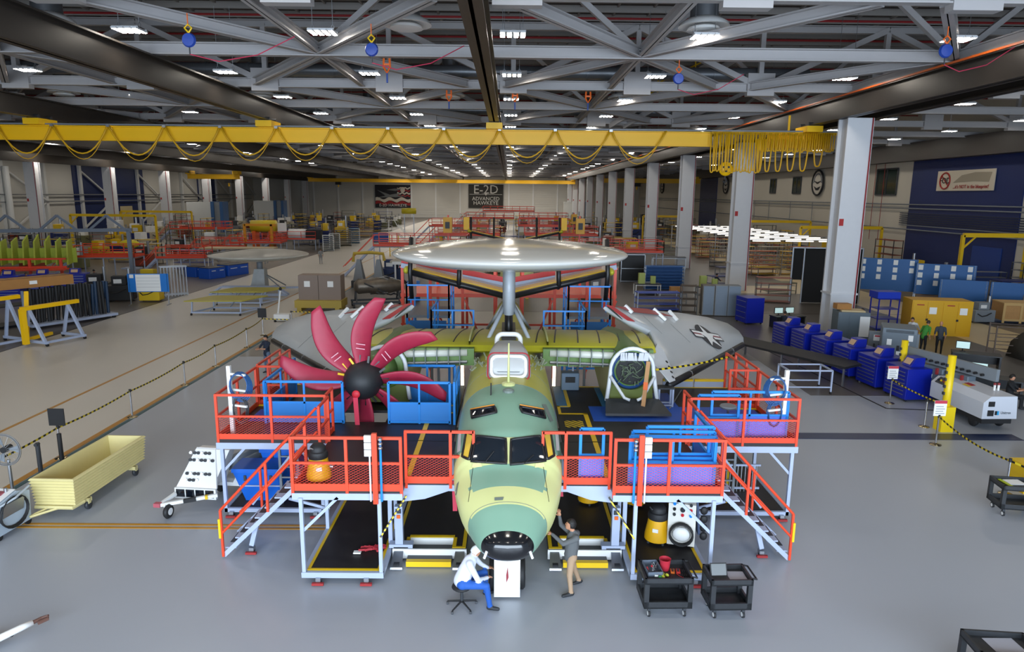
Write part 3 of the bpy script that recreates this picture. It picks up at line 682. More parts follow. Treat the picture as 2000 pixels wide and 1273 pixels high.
# ================================================================== MAINTENANCE PLATFORMS
ZD = 2.05
def rail(par, p0, p1, z=ZD, h=1.12, n=2, m=None, mesh=True, toe=True, w=.055, panel=None, ends=(1, 1)):
    m = m or M_red; p0, p1 = V((p0[0], p0[1], z)), V((p1[0], p1[1], z)); up = V((0, 0, 1))
    d = (p1-p0).normalized()
    MB().bar(p0+up*h-d*w/2, p1+up*h+d*w/2, w).build('handrail', m, par)
    MB().bar(p0+up*h*.52, p1+up*h*.52, w*.85).build('midrail', m, par)
    for i in range(n+1):
        if (i == 0 and not ends[0]) or (i == n and not ends[1]): continue
        p = p0.lerp(p1, i/n); MB().bar(p-up*.12, p+up*h, w*1.1).build('rail_post', m, par)
    sd = V((d.y, -d.x, 0))*.02
    for i in range(n):
        a, b = p0.lerp(p1, i/n)+d*w*.6, p0.lerp(p1, (i+1)/n)-d*w*.6
        if panel:
            MB().bar(a.lerp(b, 0)+up*h*.26, b+up*h*.26, .02, h*.5).build('infill_panel', panel, par)
        elif mesh:
            MB().bar(a+up*h*.28, b+up*h*.28, .006, h*.47).build('mesh_panel', M_redmesh, par)
    if toe: MB().bar(p0+up*.06, p1+up*.06, .03, .15).build('toe_board', m, par)
def caster(par, x, y, r=.07):
    MB().b2(x-.05, x+.05, y-.07, y+.07, r*1.2, r*2.2).build('caster_fork', M_alu, par)
    MB().cyl((x-.04, y, r), (x+.04, y, r), r, n=12).build('caster_wheel', M_black, par)
    MB().b2(x-.12, x+.12, y-.12, y-.06, .02, .07).build('caster_brake', mat('brake_red', '#9c2a2a', .5), par)
m_dblack = mat('black_deck_coating', '#201d1f', .5, var=.3, scale=1.5)
m_dbl = mat('blue_deck_coating', '#1c54bc', .45, var=.12, scale=1.5)
m_dbl2 = mat('teal_blue_deck', '#2f72a4', .5, var=.12)
for s in (-1, 1):
    side = 'left' if s < 0 else 'right'
    X = lambda x: AX+s*x
    def bx(name, x0, x1, y0, y1, z0, z1, m, par):
        a, b_ = sorted((X(x0), X(x1))); return MB().b2(a, b_, y0, y1, z0, z1).build(name, m, par)
    def S(p): return (X(p[0]), p[1])
    # --- nose stand with stairs
    st = thing('nose_access_stand', 'red railed nose stand with stairs on the %s of the aircraft nose' % ('yellow vacuum and dark open floor side,' if s < 0 else 'tool cart side, blue gates stacked on it,'), 'platform')
    st['label'] = ('red railed nose stand with stairs, a yellow vacuum standing on its deck' if s < 0 else 'red railed nose stand with stairs, blue gates stacked on its deck')
    bx('upper_deck', 2.15, 4.38, 13.05, 15.9, ZD-.06, ZD, m_dblack, st)
    bx('deck_beam', 2.15, 4.4, 13.02, 13.1, ZD-.2, ZD-.061, M_steel, st)
    bx('deck_beam', 4.32, 4.4, 13.1, 15.9, ZD-.2, ZD-.061, M_steel, st)
    bx('inner_deck', 1.28, 2.15, 13.46, 15.9, ZD-.05, ZD, m_dblack, st)
    MB().prism([(X(2.2), 13.44, ZD-.05), (X(2.2), 13.44, ZD-.42), (X(1.75), 13.44, ZD-.36), (X(1.25), 13.44, ZD-.18), (X(1.1), 13.44, ZD-.18), (X(1.1), 13.44, ZD-.05)], (0, .06, 0)).build('cantilever_beam', M_steel, st)
    for x0, x1, y0, y1 in ((2.08, 2.2, 13.8, 15.9), ):
        bx('yellow_edge_stripe', x0, x1, y0, y1, ZD, ZD+.006, M_yel, st)
    rail(st, S((4.38, 13.06)), S((2.17, 13.06)), n=2)
    rail(st, S((2.13, 13.46)), S((1.2, 13.46)), n=1)
    for zz in (1.12, .58): MB().bar((X(1.2), 13.46, ZD+zz), (X(.72), 13.46, ZD+zz), .055).build('nose_rail', M_red, st)
    MB().bar((X(.72), 13.46, ZD+1.15), (X(.72), 13.46, ZD+.55), .055).build('nose_rail', M_red, st)
    MB().bar((X(.72), 13.46, ZD+.58), (X(1.2), 13.46, ZD+.08), .055).build('nose_rail', M_red, st)
    rail(st, S((4.36, 15.05)), S((4.36, 15.85)), n=1, toe=False)
    rail(st, S((4.36, 13.08)), S((4.36, 13.95)), n=1, ends=(0, 1))
    # base frame and lower floor
    x0, x1 = 2.62, 4.22
    for y in (13.0, 16.9): bx('base_rail', x0-.05, x1+.05, y-.04, y+.04, .14, .26, M_steel, st)
    for x in (x0, x1): bx('base_rail', x-.05, x+.05, 13.0, 16.9, .14, .26, M_steel, st)
    bx('lower_floor', x0+.06, x1-.06, 13.05, 16.85, .2, .255, M_mat, st)
    for a in ((x0+.04, x1-.04, 13.06, 13.13), (x0+.04, x0+.1, 13.13, 16.8), (x1-.1, x1-.04, 13.13, 16.8), (x0+.04, x1-.04, 16.72, 16.8)): bx('yellow_edge_stripe', *a, .256, .268, M_yel, st)
    for x in (x0, x1):
        for y in (13.02, 14.9, 16.85): MB().bar((X(x), y, .2), (X(x), y, ZD-.15), .075).build('stand_post', M_steel, st)
    MB().bar((X(x1), 13.05, 1.15), (X(x1-.75), 13.05, ZD-.15), .06).build('knee_brace', M_steel, st)
    MB().bar((X(x1), 14.9, 1.0), (X(x1), 16.0, ZD-.15), .06).build('knee_brace', M_steel, st)
    for x in (x0+.3, x1-.3): caster(st, X(x), 12.98)
    for x in (x0+.3, x1-.3): caster(st, X(x), 16.8)
    # control post on the front rail
    MB().b2(X(2.68)-.05, X(2.68)+.05, 12.94, 13.02, ZD-.25, ZD+1.25).build('control_post', M_red, st)
    for i in range(3): MB().b2(X(2.68)-s*.0+(-.2 if s < 0 else .06), X(2.68)+(-.06 if s < 0 else .2), 12.93, 13.0, ZD+.78+i*.15, ZD+.91+i*.15).build('switch_box', M_white, st)
    MB().cyl((X(2.68)+(.12 if s < 0 else -.12), 12.97, ZD-.2), (X(2.68)+(.12 if s < 0 else -.12), 12.97, ZD+1.1), .025, n=8).build('air_line', M_blue, st)
    MB().cyl((X(2.68)+(-.1 if s < 0 else .1), 12.97, ZD-.2), (X(2.68)+(-.1 if s < 0 else .1), 12.97, ZD+.78), .018, n=8).build('conduit', M_white, st)
    for i in range(3): MB().ell((X(2.68)+(.12 if s < 0 else -.12), 12.95, ZD+.95+.09*i), (.045, .045, .04)).build('regulator', M_alu, st)
    MB().bar((X(2.62), 12.98, 1.05), (X(2.12), 13.35, ZD-.25), .03, .1, (0, 1, 0)).build('hazard_bar', M_caut, st)
    # stair
    yn, yf = 14.0, 14.95
    top, bot = V((4.4, 0, ZD)), V((6.25, 0, .14))
    for y in (yn, yf):
        hh = .24 if y == yf else .1
        MB().bar((X(4.35), y, ZD-.1), (X(6.3), y, .06), .05, hh).build('stringer', M_steel, st)
    nt_ = 8
    for i in range(nt_):
        t = (i+.6)/nt_; x = 4.4+1.85*t; z = ZD-(ZD-.14)*t
        tr = bx('tread', x-.12, x+.12, yn+.03, yf-.03, z-.03, z, M_steel, st)
        bx('tread_grip', x-.1, x+.1, yn+.25, yf-.25, z, z+.006, M_dgrey, tr)
    for y in (yn-.04, yf+.04):
        a, e = V((X(4.4), y, ZD)), V((X(6.3), y, .1)); up = V((0, 0, 1))
        MB().tube([a+up*1.12, e+up*1.05], .03, 8).build('stair_handrail', M_red, st)
        MB().tube([a+up*.55, e+up*.5], .027, 8).build('stair_midrail', M_red, st)
        for t in ((.45, 1) if y < 14.5 else (.3, .72)): p = a.lerp(e, t); MB().bar(p-up*.05, p+up*(1.1-.05*t), .05).build('stair_post', M_red, st)
    MB().bar((X(5.6), 14.2, .75), (X(5.75), 14.2, .2), .1).build('stair_leg', M_steel, st); caster(st, X(5.75), 14.2)
    MB().bar((X(4.25), 15.2, .6), (X(5.1), 14.9, 1.0), .06).build('stair_brace', M_steel, st)
    MB().bar((X(6.33), yn-.06, .5), (X(6.33), yn-.06, .95), .05, .05).build('yellow_chain', M_yel, st)
    # --- wing platform
    wp = thing('wing_access_platform', 'wide maintenance platform around the covered propeller with red and blue railings' if s < 0 else 'wide maintenance platform with blue painted deck around the open engine bay', 'platform')
    if s > 0: bx('platform_deck', 1.35, 7.12, 15.93, 20.9, ZD-.08, ZD, m_dblack, wp)
    else:
        for a in ((1.35, 7.12, 15.93, 17.3), (1.35, 3.25, 17.3, 18.3), (4.55, 7.12, 17.3, 18.3), (1.35, 7.12, 18.3, 20.9)): bx('platform_deck', *a, ZD-.08, ZD, m_dblack, wp)
    bx('deck_beam', 4.42, 7.15, 15.9, 15.97, ZD-.24, ZD-.081, M_steel, wp)
    bx('deck_beam', 7.05, 7.15, 15.97, 20.9, ZD-.24, ZD-.081, M_steel, wp)
    if s > 0:
        bx('blue_deck_area', 2.3, 7.0, 17.5, 18.8, ZD, ZD+.006, m_dbl, wp)
        bx('blue_deck_area', 3.1, 4.9, 18.8, 20.2, ZD, ZD+.006, m_dbl, wp)
        bx('blue_deck_area', 1.4, 1.72, 18.7, 20.85, ZD, ZD+.006, m_dbl2, wp)
        bx('blue_deck_area', 2.7, 3.1, 18.8, 20.85, ZD, ZD+.006, m_dbl2, wp)
        MB().bar((X(4.6), 18.6, ZD+.02), (X(5.4), 20.5, ZD+.02), .03, .02).build('deck_rod', M_grey, wp)
        for i in range(2):
            a = 4.9+1.0*i; bx('kick_plate', a, a+.95, 20.86, 20.92, ZD, ZD+.2, M_steel, wp); bx('kick_plate_cap', a, a+.95, 20.84, 20.94, ZD+.2, ZD+.27, M_yel, wp)
        bx('hazard_plate', 1.5, 2.0, 17.0, 17.5, ZD, ZD+.01, M_caut, wp)
    else:
        bx('blue_deck_area', 4.6, 6.9, 17.3, 18.3, ZD, ZD+.006, m_dbl, wp)
        bx('blue_deck_area', 1.4, 1.75, 18.2, 20.8, ZD, ZD+.006, m_dbl2, wp)
    for a in ((2.08, 2.2, 15.95, 18.12), (1.4, 2.2, 18.05, 18.14), (1.4, 1.48, 18.14, 18.8), (1.4, 1.78, 18.72, 18.8), (1.7, 1.8, 18.8, 20.85), (1.8, 7.0, 20.78, 20.86)): bx('yellow_edge_stripe', *a, ZD+.006, ZD+.014, M_yel, wp)
    rail(wp, S((7.1, 15.95)), S((4.45, 15.95)), n=2)
    rail(wp, S((7.1, 15.97)), S((7.1, 18.6)), n=2, ends=(0, 1))
    rail(wp, S((4.45, 15.97)), S((4.45, 16.6)), n=1, ends=(0, 1), mesh=False)
    rail(wp, S((7.1, 18.75)), S((6.3, 18.75)), n=1); rail(wp, S((7.15, 18.9)), S((7.15, 20.85)), n=2); rail(wp, S((6.85, 18.9)), S((6.85, 20.85)), n=2, toe=False)
    bx('gate_threshold', 6.3, 7.1, 18.6, 18.68, ZD, ZD+.03, M_yel, wp)
    for x in (4.62, 7.05):
        for y in (16.0, 18.4, 20.8): MB().bar((X(x), y, .12), (X(x), y, ZD-.2), .08).build('platform_post', M_steel, wp)
    for y in (16.0, 20.8): bx('platform_base', 4.6, 7.1, y-.04, y+.04, .12, .22, M_steel, wp)
    bx('platform_base', 7.01, 7.09, 16, 20.8, .12, .22, M_steel, wp)
    for x in (4.62, 7.05): MB().bar((X(x), 16.02, 1.2), (X(x)+(-s if x > 6 else s)*.6, 16.02, ZD-.2), .06).build('knee_brace', M_steel, wp)
    MB().bar((X(5.2), 16.03, ZD-.2), (X(6.4), 16.03, .3), .05).build('cross_brace', M_steel, wp)
    for x in (1.5, 3.0):
        for y in (17.5, 20.6): MB().bar((X(x), y, .3), (X(x), y, ZD-.1), .08).build('platform_post', M_steel, wp)
    for x in (5.3, 5.75): MB().bar((X(x), 16.3, .2), (X(x), 16.3, ZD-.2), .06).build('ladder_stile', M_grey, wp)
    for i in range(6): MB().bar((X(5.3), 16.3, .35+.28*i), (X(5.75), 16.3, .35+.28*i), .035).build('ladder_rung', M_grey, wp)
    for x in (4.8, 6.9): caster(wp, X(x), 15.95)
    bx('lower_shelf', 4.7, 7.0, 16.1, 20.7, .16, .21, M_mat, wp)
    # hose stand on the outer corner
    hs = MB(); p = X(6.9)
    wpst = MB().bar((p, 16.35, ZD), (p, 16.35, ZD+1.75), .09).build('hose_post', M_white, wp)
    for z in (1.55, 1.15, .75): MB().bar((p, 16.35, ZD+z), (p-s*.45, 16.2, ZD+z), .05).build('hose_arm', M_white, wpst)
    for j in range(5):
        r = .28+.025*j; c = V((p-s*.28, 16.2+.03*j, ZD+1.3-.02*j)); MB().tube([c+V((r*.75*math.cos(2*PI*k/18), 0, r*math.sin(2*PI*k/18))) for k in range(18)], .018, 5, True).build('coiled_hose', mat('navy_hose', '#1c4f86', .5), wpst)
    for j in range(3):
        r = .26+.03*j; c = V((p-s*.25, 16.25+.03*j, ZD+.65)); MB().tube([c+V((r*.6*math.cos(2*PI*k/16), 0, r*1.2*math.sin(2*PI*k/16))) for k in range(16)], .014, 5, True).build('coiled_cable', M_dgrey if s < 0 else MATS['navy_hose'], wpst)
    # --- low platform under the nose with its lift column
    lp = thing('low_work_platform', 'low black floored platform with step under the nose on the seated man side' if s < 0 else 'low black floored platform with step behind the standing man', 'platform')
    bx('platform_floor', .92, 2.52, 14.42, 18.2, .1, .3, M_mat, lp)
    bx('platform_floor', .92, 1.22, 13.95, 14.42, .1, .3, M_mat, lp); bx('platform_floor', 2.2, 2.52, 13.95, 14.42, .1, .3, M_mat, lp)
    for a in ((.92, 1.22, 13.93, 14.0), (.92, 1.0, 14.0, 18.0), (2.44, 2.52, 14.2, 18.0), (1.2, 2.22, 14.4, 14.5), (1.14, 1.22, 14.0, 14.4), (2.2, 2.28, 14.0, 14.4)): bx('yellow_edge_stripe', *a, .3, .31, M_yel, lp)
    bx('front_skirt', .9, 2.54, 13.9, 13.94, .06, .28, M_white, lp)
    bx('step_back', 1.22, 2.2, 14.37, 14.41, .1, .3, M_white, lp)
    bx('step', 1.22, 2.2, 13.66, 14.37, .04, .14, M_dgrey, lp); bx('step_nosing', 1.22, 2.2, 13.6, 13.72, .03, .15, M_yel, lp)
    MB().bar((X(2.4), 14.05, .28), (X(2.4), 14.05, 1.25), .17, .15).build('lift_column', M_steel, lp)
    bx('lift_foot', 2.1, 2.62, 13.95, 14.15, .28, .36, M_steel, lp)
    MB().bar((X(2.62), 14.2, .28), (X(2.62), 14.2, 1.7), .09).build('lift_rod', M_steel, lp)
    bx('lift_button', 2.36, 2.44, 13.955, 13.975, .98, 1.06, M_orange, lp); bx('lift_label', 2.34, 2.46, 13.955, 13.972, 1.1, 1.2, M_dgrey, lp)
    for x in (1.05, 2.4):
        MB().prism([(X(x)-.13, 13.5, .02), (X(x)+.13, 13.5, .02), (X(x)+.1, 13.88, .2), (X(x)-.1, 13.88, .2)], (0, .02, .04)).build('foot_pad', M_alu, lp)
        bx('foot_roller', x-.06, x+.06, 13.55, 13.75, 0, .12, M_black, lp)
# ---- blue guard gates
def blue_gate(loc, rz, w, h, label, solid=True, m_p=None, name='guard_gate', z0=0):
    t = thing(name, label, 'gate', loc, rz, 'blue guard gates')
    for x in (0, w): MB().bar((x, 0, 0), (x, 0, h), .06).build('gate_stile', M_blue, t)
    MB().bar((0, 0, h), (w, 0, h), .06).build('gate_rail', M_blue, t); MB().bar((0, 0, h*.5), (w, 0, h*.5), .05).build('gate_rail', M_blue, t); MB().bar((0, 0, .05), (w, 0, .05), .06).build('gate_rail', M_blue, t)
    if w > 1.2: MB().bar((w/2, 0, 0), (w/2, 0, h), .05).build('gate_stile', M_blue, t)
    if solid: MB().b2(.03, w-.03, -.01, .01, .05, h*.5).build('gate_panel', m_p or mat('gate_sheet_blue', '#2a7fd0', .45), t)
    return t
m_lav = mat('lavender_sheet', '#5a82f0', .5)
blue_gate((-6.3, 17.2, ZD), 0, 2.0, 1.12, 'blue guard gate left of the propeller, facing the viewer')
blue_gate((-3.1, 17.2, ZD), 0, 1.6, 1.12, 'blue guard gate right of the propeller, below the pointing blade')
blue_gate((-6.32, 17.15, ZD), math.radians(90), 2.6, 1.12, 'long blue guard gate along the platform edge beyond the red rail')
blue_gate((-1.38, 17.15, ZD), math.radians(90), 1.7, 1.12, 'narrow blue guard gate running back beside the fuselage')
blue_gate((-3.1, 19.0, ZD), 0, 1.6, 1.12, 'blue guard gate behind the right hand propeller blade')
for i, (x, y, w, h, lb) in enumerate(((2.55, 13.35, 1.75, 1.1, 'front one of the blue gates stacked at the nose stand'), (2.62, 13.5, 1.7, 1.15, 'middle one of the blue gates stacked at the nose stand'), (2.95, 13.65, 1.4, 1.2, 'rear one of the blue gates stacked at the nose stand'))):
    blue_gate((x, y, ZD), math.radians(-1.5+i), w, h, lb, True, m_lav)
blue_gate((1.55, 13.62, ZD), 0, .48, 1.15, 'small blue gate leaning inside the nose rail', True, m_lav)
blue_gate((4.72, 16.15, ZD), 0, 1.0, 1.15, 'square blue gate stored inside the outer rail, half with a lavender sheet', True, m_lav)
blue_gate((5.1, 16.3, ZD), 0, 1.9, 1.2, 'long blue gate stored behind the outer red rail', True, m_lav)
blue_gate((4.28, 13.7, ZD), math.radians(90), 1.1, 1.15, 'blue gate standing edge on at the stair head', True, m_lav)
# ---- tail stands
for s in (-1, 1):
    t = thing('tail_access_stand', 'tall blue railed stand under the tail on the %s' % ('propeller side' if s < 0 else 'star wing side'), 'platform', (AX, 0, 0))
    xa, xb = s*2.35, s*4.0
    MB().b2(min(xa, xb), max(xa, xb), 26.5, 28.8, 3.2, 3.3).build('stand_deck', M_grey, t)
    for x in (xa, xb):
        for y in (26.5, 28.8): MB().bar((x, y, 0), (x, y, 3.2), .09).build('stand_post', M_blue, t)
        MB().bar((x, 26.5, 1.2), (x, 28.8, 3.1), .06).build('stand_brace', M_blue, t)
    MB().bar((xa, 26.45, 1.4), (xb, 26.45, 3.1), .06).build('stand_brace', M_blue, t)
    for z in (1.2, 2.2): MB().bar((xa, 26.5, z), (xb, 26.5, z), .07).build('stand_rail', M_blue, t)
    MB().b2(min(xa, xb)+.1, max(xa, xb)-.1, 26.46, 26.48, 2.25, 3.1).build('stand_sheet', mat('stand_sheet_blue', '#2f6fae', .5), t)
    rail(t, (xa, 26.5), (xb, 26.5), 3.3, 1.2, 2, M_blue, False, False); rail(t, (xb, 26.5), (xb, 28.8), 3.3, 1.2, 2, M_blue, False, False); rail(t, (xa, 26.5), (xa, 28.8), 3.3, 1.2, 2, M_blue, False, False)
    t = thing('fuselage_side_stand', 'low blue railed stand beside the rear fuselage on the %s' % ('propeller side' if s < 0 else 'star wing side'), 'platform', (AX, 0, 0))
    xa, xb = s*1.25, s*2.75
    MB().b2(min(xa, xb), max(xa, xb), 23.9, 26.2, 2.75, 2.85).build('stand_deck', M_grey, t)
    for x in (xa, xb):
        for y in (23.9, 26.2): MB().bar((x, y, 0), (x, y, 2.75), .09).build('stand_post', M_grey, t)
    rail(t, (xa, 23.9), (xb, 23.9), 2.85, 1.1, 2, M_blue, False, True); rail(t, (xb, 23.9), (xb, 26.2), 2.85, 1.1, 2, M_blue, False, True)
    t = thing('tail_dock', 'red steel tail dock behind the tailplane on the %s' % ('propeller side' if s < 0 else 'star wing side'), 'platform', (AX, 0, 0))
    for x in (.6, 2.0, 3.4, 4.6):
        for y in (29.4, 32.5): MB().bar((s*x, y, 0), (s*x, y, 4.9), .12).build('dock_post', M_red, t)
    MB().b2(min(s*.5, s*4.7), max(s*.5, s*4.7), 29.4, 32.5, 3.6, 3.75).build('dock_deck', M_red, t)
    MB().bar((s*.2, 29.3, 4.35), (s*4.6, 29.3, 5.2), .1, .3).build('dock_beam', mat('dock_red', '#c2241e', .45), t)
    MB().bar((s*.2, 29.1, 4.2), (s*4.6, 29.1, 5.0), .06, .2).build('dock_lip', M_steel, t)
    for z in (1.2, 2.4, 4.9): MB().bar((s*.5, 29.4, z), (s*4.7, 29.4, z), .08).build('dock_rail', M_red, t)
    for x in (.6, 2.0, 3.4): MB().bar((s*x, 29.4, .2), (s*(x+1.3), 29.4, 3.5), .07).build('dock_brace', M_red, t)
    t = thing('work_light_stand', 'upright tube work light glowing under the wing on the %s' % ('propeller side' if s < 0 else 'star wing side'), 'light', (s*1.55+AX, 22.4, 0))
    MB().cyl((0, 0, 0), (0, 0, 1.6), .03, n=8).build('pole', M_alu, t); MB().b2(-.25, .25, -.25, .25, 0, .04).build('foot', M_dgrey, t)
    MB().cyl((0, -.05, 1.6), (0, -.05, 2.75), .05, n=10).build('light_tube', mat('tube_glow', (1, .86, .62, 1), .4, emit=6), t)
# ================================================================== PEOPLE
def _capsule(b, p, q, r0, r1, n=10):
    p, q = V(p), V(q); d = q-p; L = d.length
    if L < 1e-4: b.ell(p, (r0, r0, r0)); return
    d /= L; pts = []; rs = []
    for t in (-.95, -.7, -.35, 0): pts.append(p+d*r0*t); rs.append(r0*math.sqrt(max(.02, 1-t*t)))
    for t in (0.0, .35, .7, .95): pts.append(q+d*r1*t); rs.append(r1*math.sqrt(max(.02, 1-t*t)))
    b.tube(pts, rs, n)
def head_matrix(c, face):
    f = V(face).normalized(); u = V((0, 0, 1)); r = f.cross(u).normalized(); u2 = r.cross(f)
    return Matrix.Translation(V(c)) @ Matrix((r, f, u2)).transposed().to_4x4()
def hand(par, p, d, n, curl=.6, sc=1.0):
    d = V(d).normalized(); n = V(n); n = (n-d*n.dot(d)).normalized(); s = d.cross(n); p = V(p); b = MB()
    b.M = Matrix.Translation(p+d*.045*sc) @ Matrix((s, d, n)).transposed().to_4x4(); b.ell((0, 0, 0), (.042*sc, .055*sc, .02*sc)); b.M = None
    for i, L in enumerate((.07, .08, .074, .058)):
        a = p+d*.085*sc+s*(i-1.5)*.02*sc; pts = [a]; dd = d.copy()
        for k in range(3):
            dd = (dd*math.cos(curl*.75)-n*math.sin(curl*.75)).normalized(); pts.append(pts[-1]+dd*L*sc*(.42, .33, .25)[k])
        b.tube(pts, [.0095*sc, .009*sc, .0085*sc, .006*sc], 6)
    a = p+d*.02*sc+s*-.036*sc; b.tube([a, a-s*.03*sc+d*.025*sc, a-s*.038*sc+d*.055*sc-n*.012*sc], [.012*sc, .011*sc, .008*sc], 6)
    return b.build('hand', M_skin, par, True)
def person(label, segs, mats, hc, face, hair=None, hands=(), loc=(0, 0, 0), rz=0, vox=.02, group=None, skin=None, cap=None, detail=True):
    t = thing('person', label, 'person', loc, rz, group)
    b = MB()
    for p, q, r0, r1, m in segs: _capsule(b, p, q, r0, r1)
    hm = head_matrix(hc, face); b.M = hm
    b.ell((0, 0, 0), (.076, .096, .118), 14, 10); b.ell((0, .035, -.06), (.055, .062, .062)); b.ell((0, .1, -.015), (.014, .02, .024), 8, 6)
    for s in (-1, 1): b.ell((s*.078, -.005, -.005), (.012, .022, .032), 8, 6)
    b.M = None
    me = bpy.data.meshes.new('tmp'); me.from_pydata(b.v, [], b.f); o = bpy.data.objects.new('tmp', me); COL.objects.link(o)
    r = o.modifiers.new('r', 'REMESH'); r.mode = 'VOXEL'; r.voxel_size = vox; sm = o.modifiers.new('s', 'SMOOTH'); sm.iterations = 4; sm.factor = .5
    me2 = bpy.data.meshes.new_from_object(o.evaluated_get(bpy.context.evaluated_depsgraph_get())); bpy.data.objects.remove(o)
    me2.name = 'body'
    for m in mats: me2.materials.append(m)
    S = [(V(p), V(q), max(r0, r1), m) for p, q, r0, r1, m in segs]; hcv = V(hc)
    for f in me2.polygons:
        c = f.center; best = ((c-hcv).length-.1, 0)
        for p, q, r, m in S:
            d = q-p; k = max(0, min(1, (c-p).dot(d)/max(1e-6, d.length_squared))); e = (c-(p+d*k)).length-r
            if e < best[0]: best = (e, m)
        f.material_index = best[1]; f.use_smooth = True
    link('body', me2, t)
    if hair is not None:
        h = MB(); h.M = hm
        rg = []
        for i in range(9):
            a = PI*(.02+.6*i/8); rr = []
            for k in range(16):
                w = 2*PI*k/16; x, y, z = math.sin(a)*math.cos(w), math.sin(a)*math.sin(w), math.cos(a)
                lim = .42 if y > .3 else -.5
                z2 = max(z, lim) if y > .3 else z
                j = 1+random.uniform(-.03, .05) if cap is None else 1
                rr.append((x*.089*j, y*.108*j-.008, z2*.13*j+.004))
            rg.append(rr)
        h.loft(rg, True); h.build('hair' if cap is None else cap, hair, t, True)
    if detail:
        for s in (-1, 1):
            e = MB(); e.M = hm; e.ell((s*.03, .088, .005), (.009, .008, .006), 8, 6); e.build('eye', M_black, t)
        e = MB(); e.M = hm; e.ell((0, .088, -.06), (.022, .008, .005), 8, 6); e.build('mouth', mat('lip', '#8c4a42', .5), t)
    for h in hands: hand(t, *h)
    return t
m_white_sw = mat('pale_sweatshirt', '#d9dcea', .8, bump=.2, scale=12); m_jean = mat('blue_jeans', '#1f55a8', .75, bump=.15, scale=25)
m_hood = mat('grey_hoodie', '#5b5d5e', .85, bump=.2, scale=15); m_khaki = mat('khaki_trousers', '#a3876c', .8, bump=.15, scale=20)
m_shoe = mat('dark_shoe', '#222428', .6); m_hair = mat('black_hair', '#16120f', .55, bump=.6, scale=40)
# seated worker (bends towards the nose wheel)
o = (-.83, 12.2)
segs = [((-.86, 12.2, .58), (-.78, 12.22, .76), .165, .16, 1), ((-.78, 12.22, .76), (-.7, 12.26, .95), .165, .135, 1), ((-.7, 12.12, .97), (-.66, 12.44, .97), .075, .075, 1), ((-.68, 12.27, 1.0), (-.62, 12.32, 1.07), .055, .05, 0),
        ((-.84, 12.1, .55), (-.84, 12.32, .55), .115, .115, 2),
        ((-.8, 12.1, .54), (-.37, 12.03, .56), .095, .072, 2), ((-.37, 12.03, .56), (-.31, 12.1, .12), .068, .055, 2), ((-.33, 12.1, .05), (-.14, 12.06, .045), .048, .04, 3),
        ((-.8, 12.32, .54), (-.42, 12.5, .56), .095, .072, 2), ((-.42, 12.5, .56), (-.4, 12.6, .12), .068, .055, 2), ((-.42, 12.6, .05), (-.24, 12.66, .045), .048, .04, 3),
        ((-.69, 12.1, .95), (-.53, 12.02, .68), .07, .056, 1), ((-.53, 12.02, .68), (-.36, 12.28, .58), .052, .04, 1),
        ((-.65, 12.45, .95), (-.5, 12.55, .72), .065, .05, 1), ((-.5, 12.55, .72), (-.36, 12.62, .6), .048, .04, 1)]
person('man in pale sweatshirt and blue jeans sitting on a black stool at the nose wheel', segs, [M_skin, m_white_sw, m_jean, m_shoe], (-.585, 12.34, 1.11), (.75, .25, -.55), mat('white_cap', '#dde0ea', .8), [((-.36, 12.28, .58), (.55, .8, -.1), (0, 0, 1), .7), ((-.36, 12.62, .6), (.9, .2, -.1), (0, 0, 1), .6)], cap='cap')
# standing worker reaching up to the nose skin
segs = [((1.33, 12.86, .72), (1.35, 12.86, .95), .135, .145, 1), ((1.35, 12.86, .95), (1.37, 12.84, 1.18), .15, .13, 1), ((1.3, 13.0, 1.22), (1.42, 12.68, 1.22), .07, .07, 1), ((1.36, 12.84, 1.25), (1.34, 12.83, 1.34), .055, .05, 0), ((1.45, 12.9, 1.22), (1.42, 12.8, 1.26), .07, .06, 1),
        ((1.3, 12.93, .74), (1.36, 12.79, .74), .105, .105, 2),
        ((1.34, 12.78, .72), (1.3, 12.68, .4), .088, .066, 2), ((1.3, 12.68, .4), (1.33, 12.6, .1), .062, .05, 2), ((1.36, 12.6, .045), (1.16, 12.52, .04), .046, .038, 3),
        ((1.33, 12.95, .72), (1.42, 12.98, .4), .088, .066, 2), ((1.42, 12.98, .4), (1.53, 13.05, .1), .06, .048, 2), ((1.58, 13.06, .05), (1.42, 12.98, .04), .045, .038, 3),
        ((1.3, 13.0, 1.2), (1.13, 13.02, 1.34), .062, .052, 1), ((1.13, 13.02, 1.34), (1.09, 12.98, 1.55), .05, .038, 1),
        ((1.4, 12.68, 1.2), (1.15, 12.62, 1.13), .064, .054, 1), ((1.15, 12.62, 1.13), (.93, 12.76, 1.27), .05, .038, 1)]
person('man in grey hoodie and khaki trousers standing with one arm raised to the nose', segs, [M_skin, m_hood, m_khaki, m_shoe], (1.31, 12.83, 1.44), (-.92, .1, .25), m_hair, [((1.09, 12.98, 1.55), (-.15, -.1, 1), (-.3, -1, 0), .8), ((.93, 12.76, 1.27), (-.9, .4, .3), (0, 0, 1), .5)])
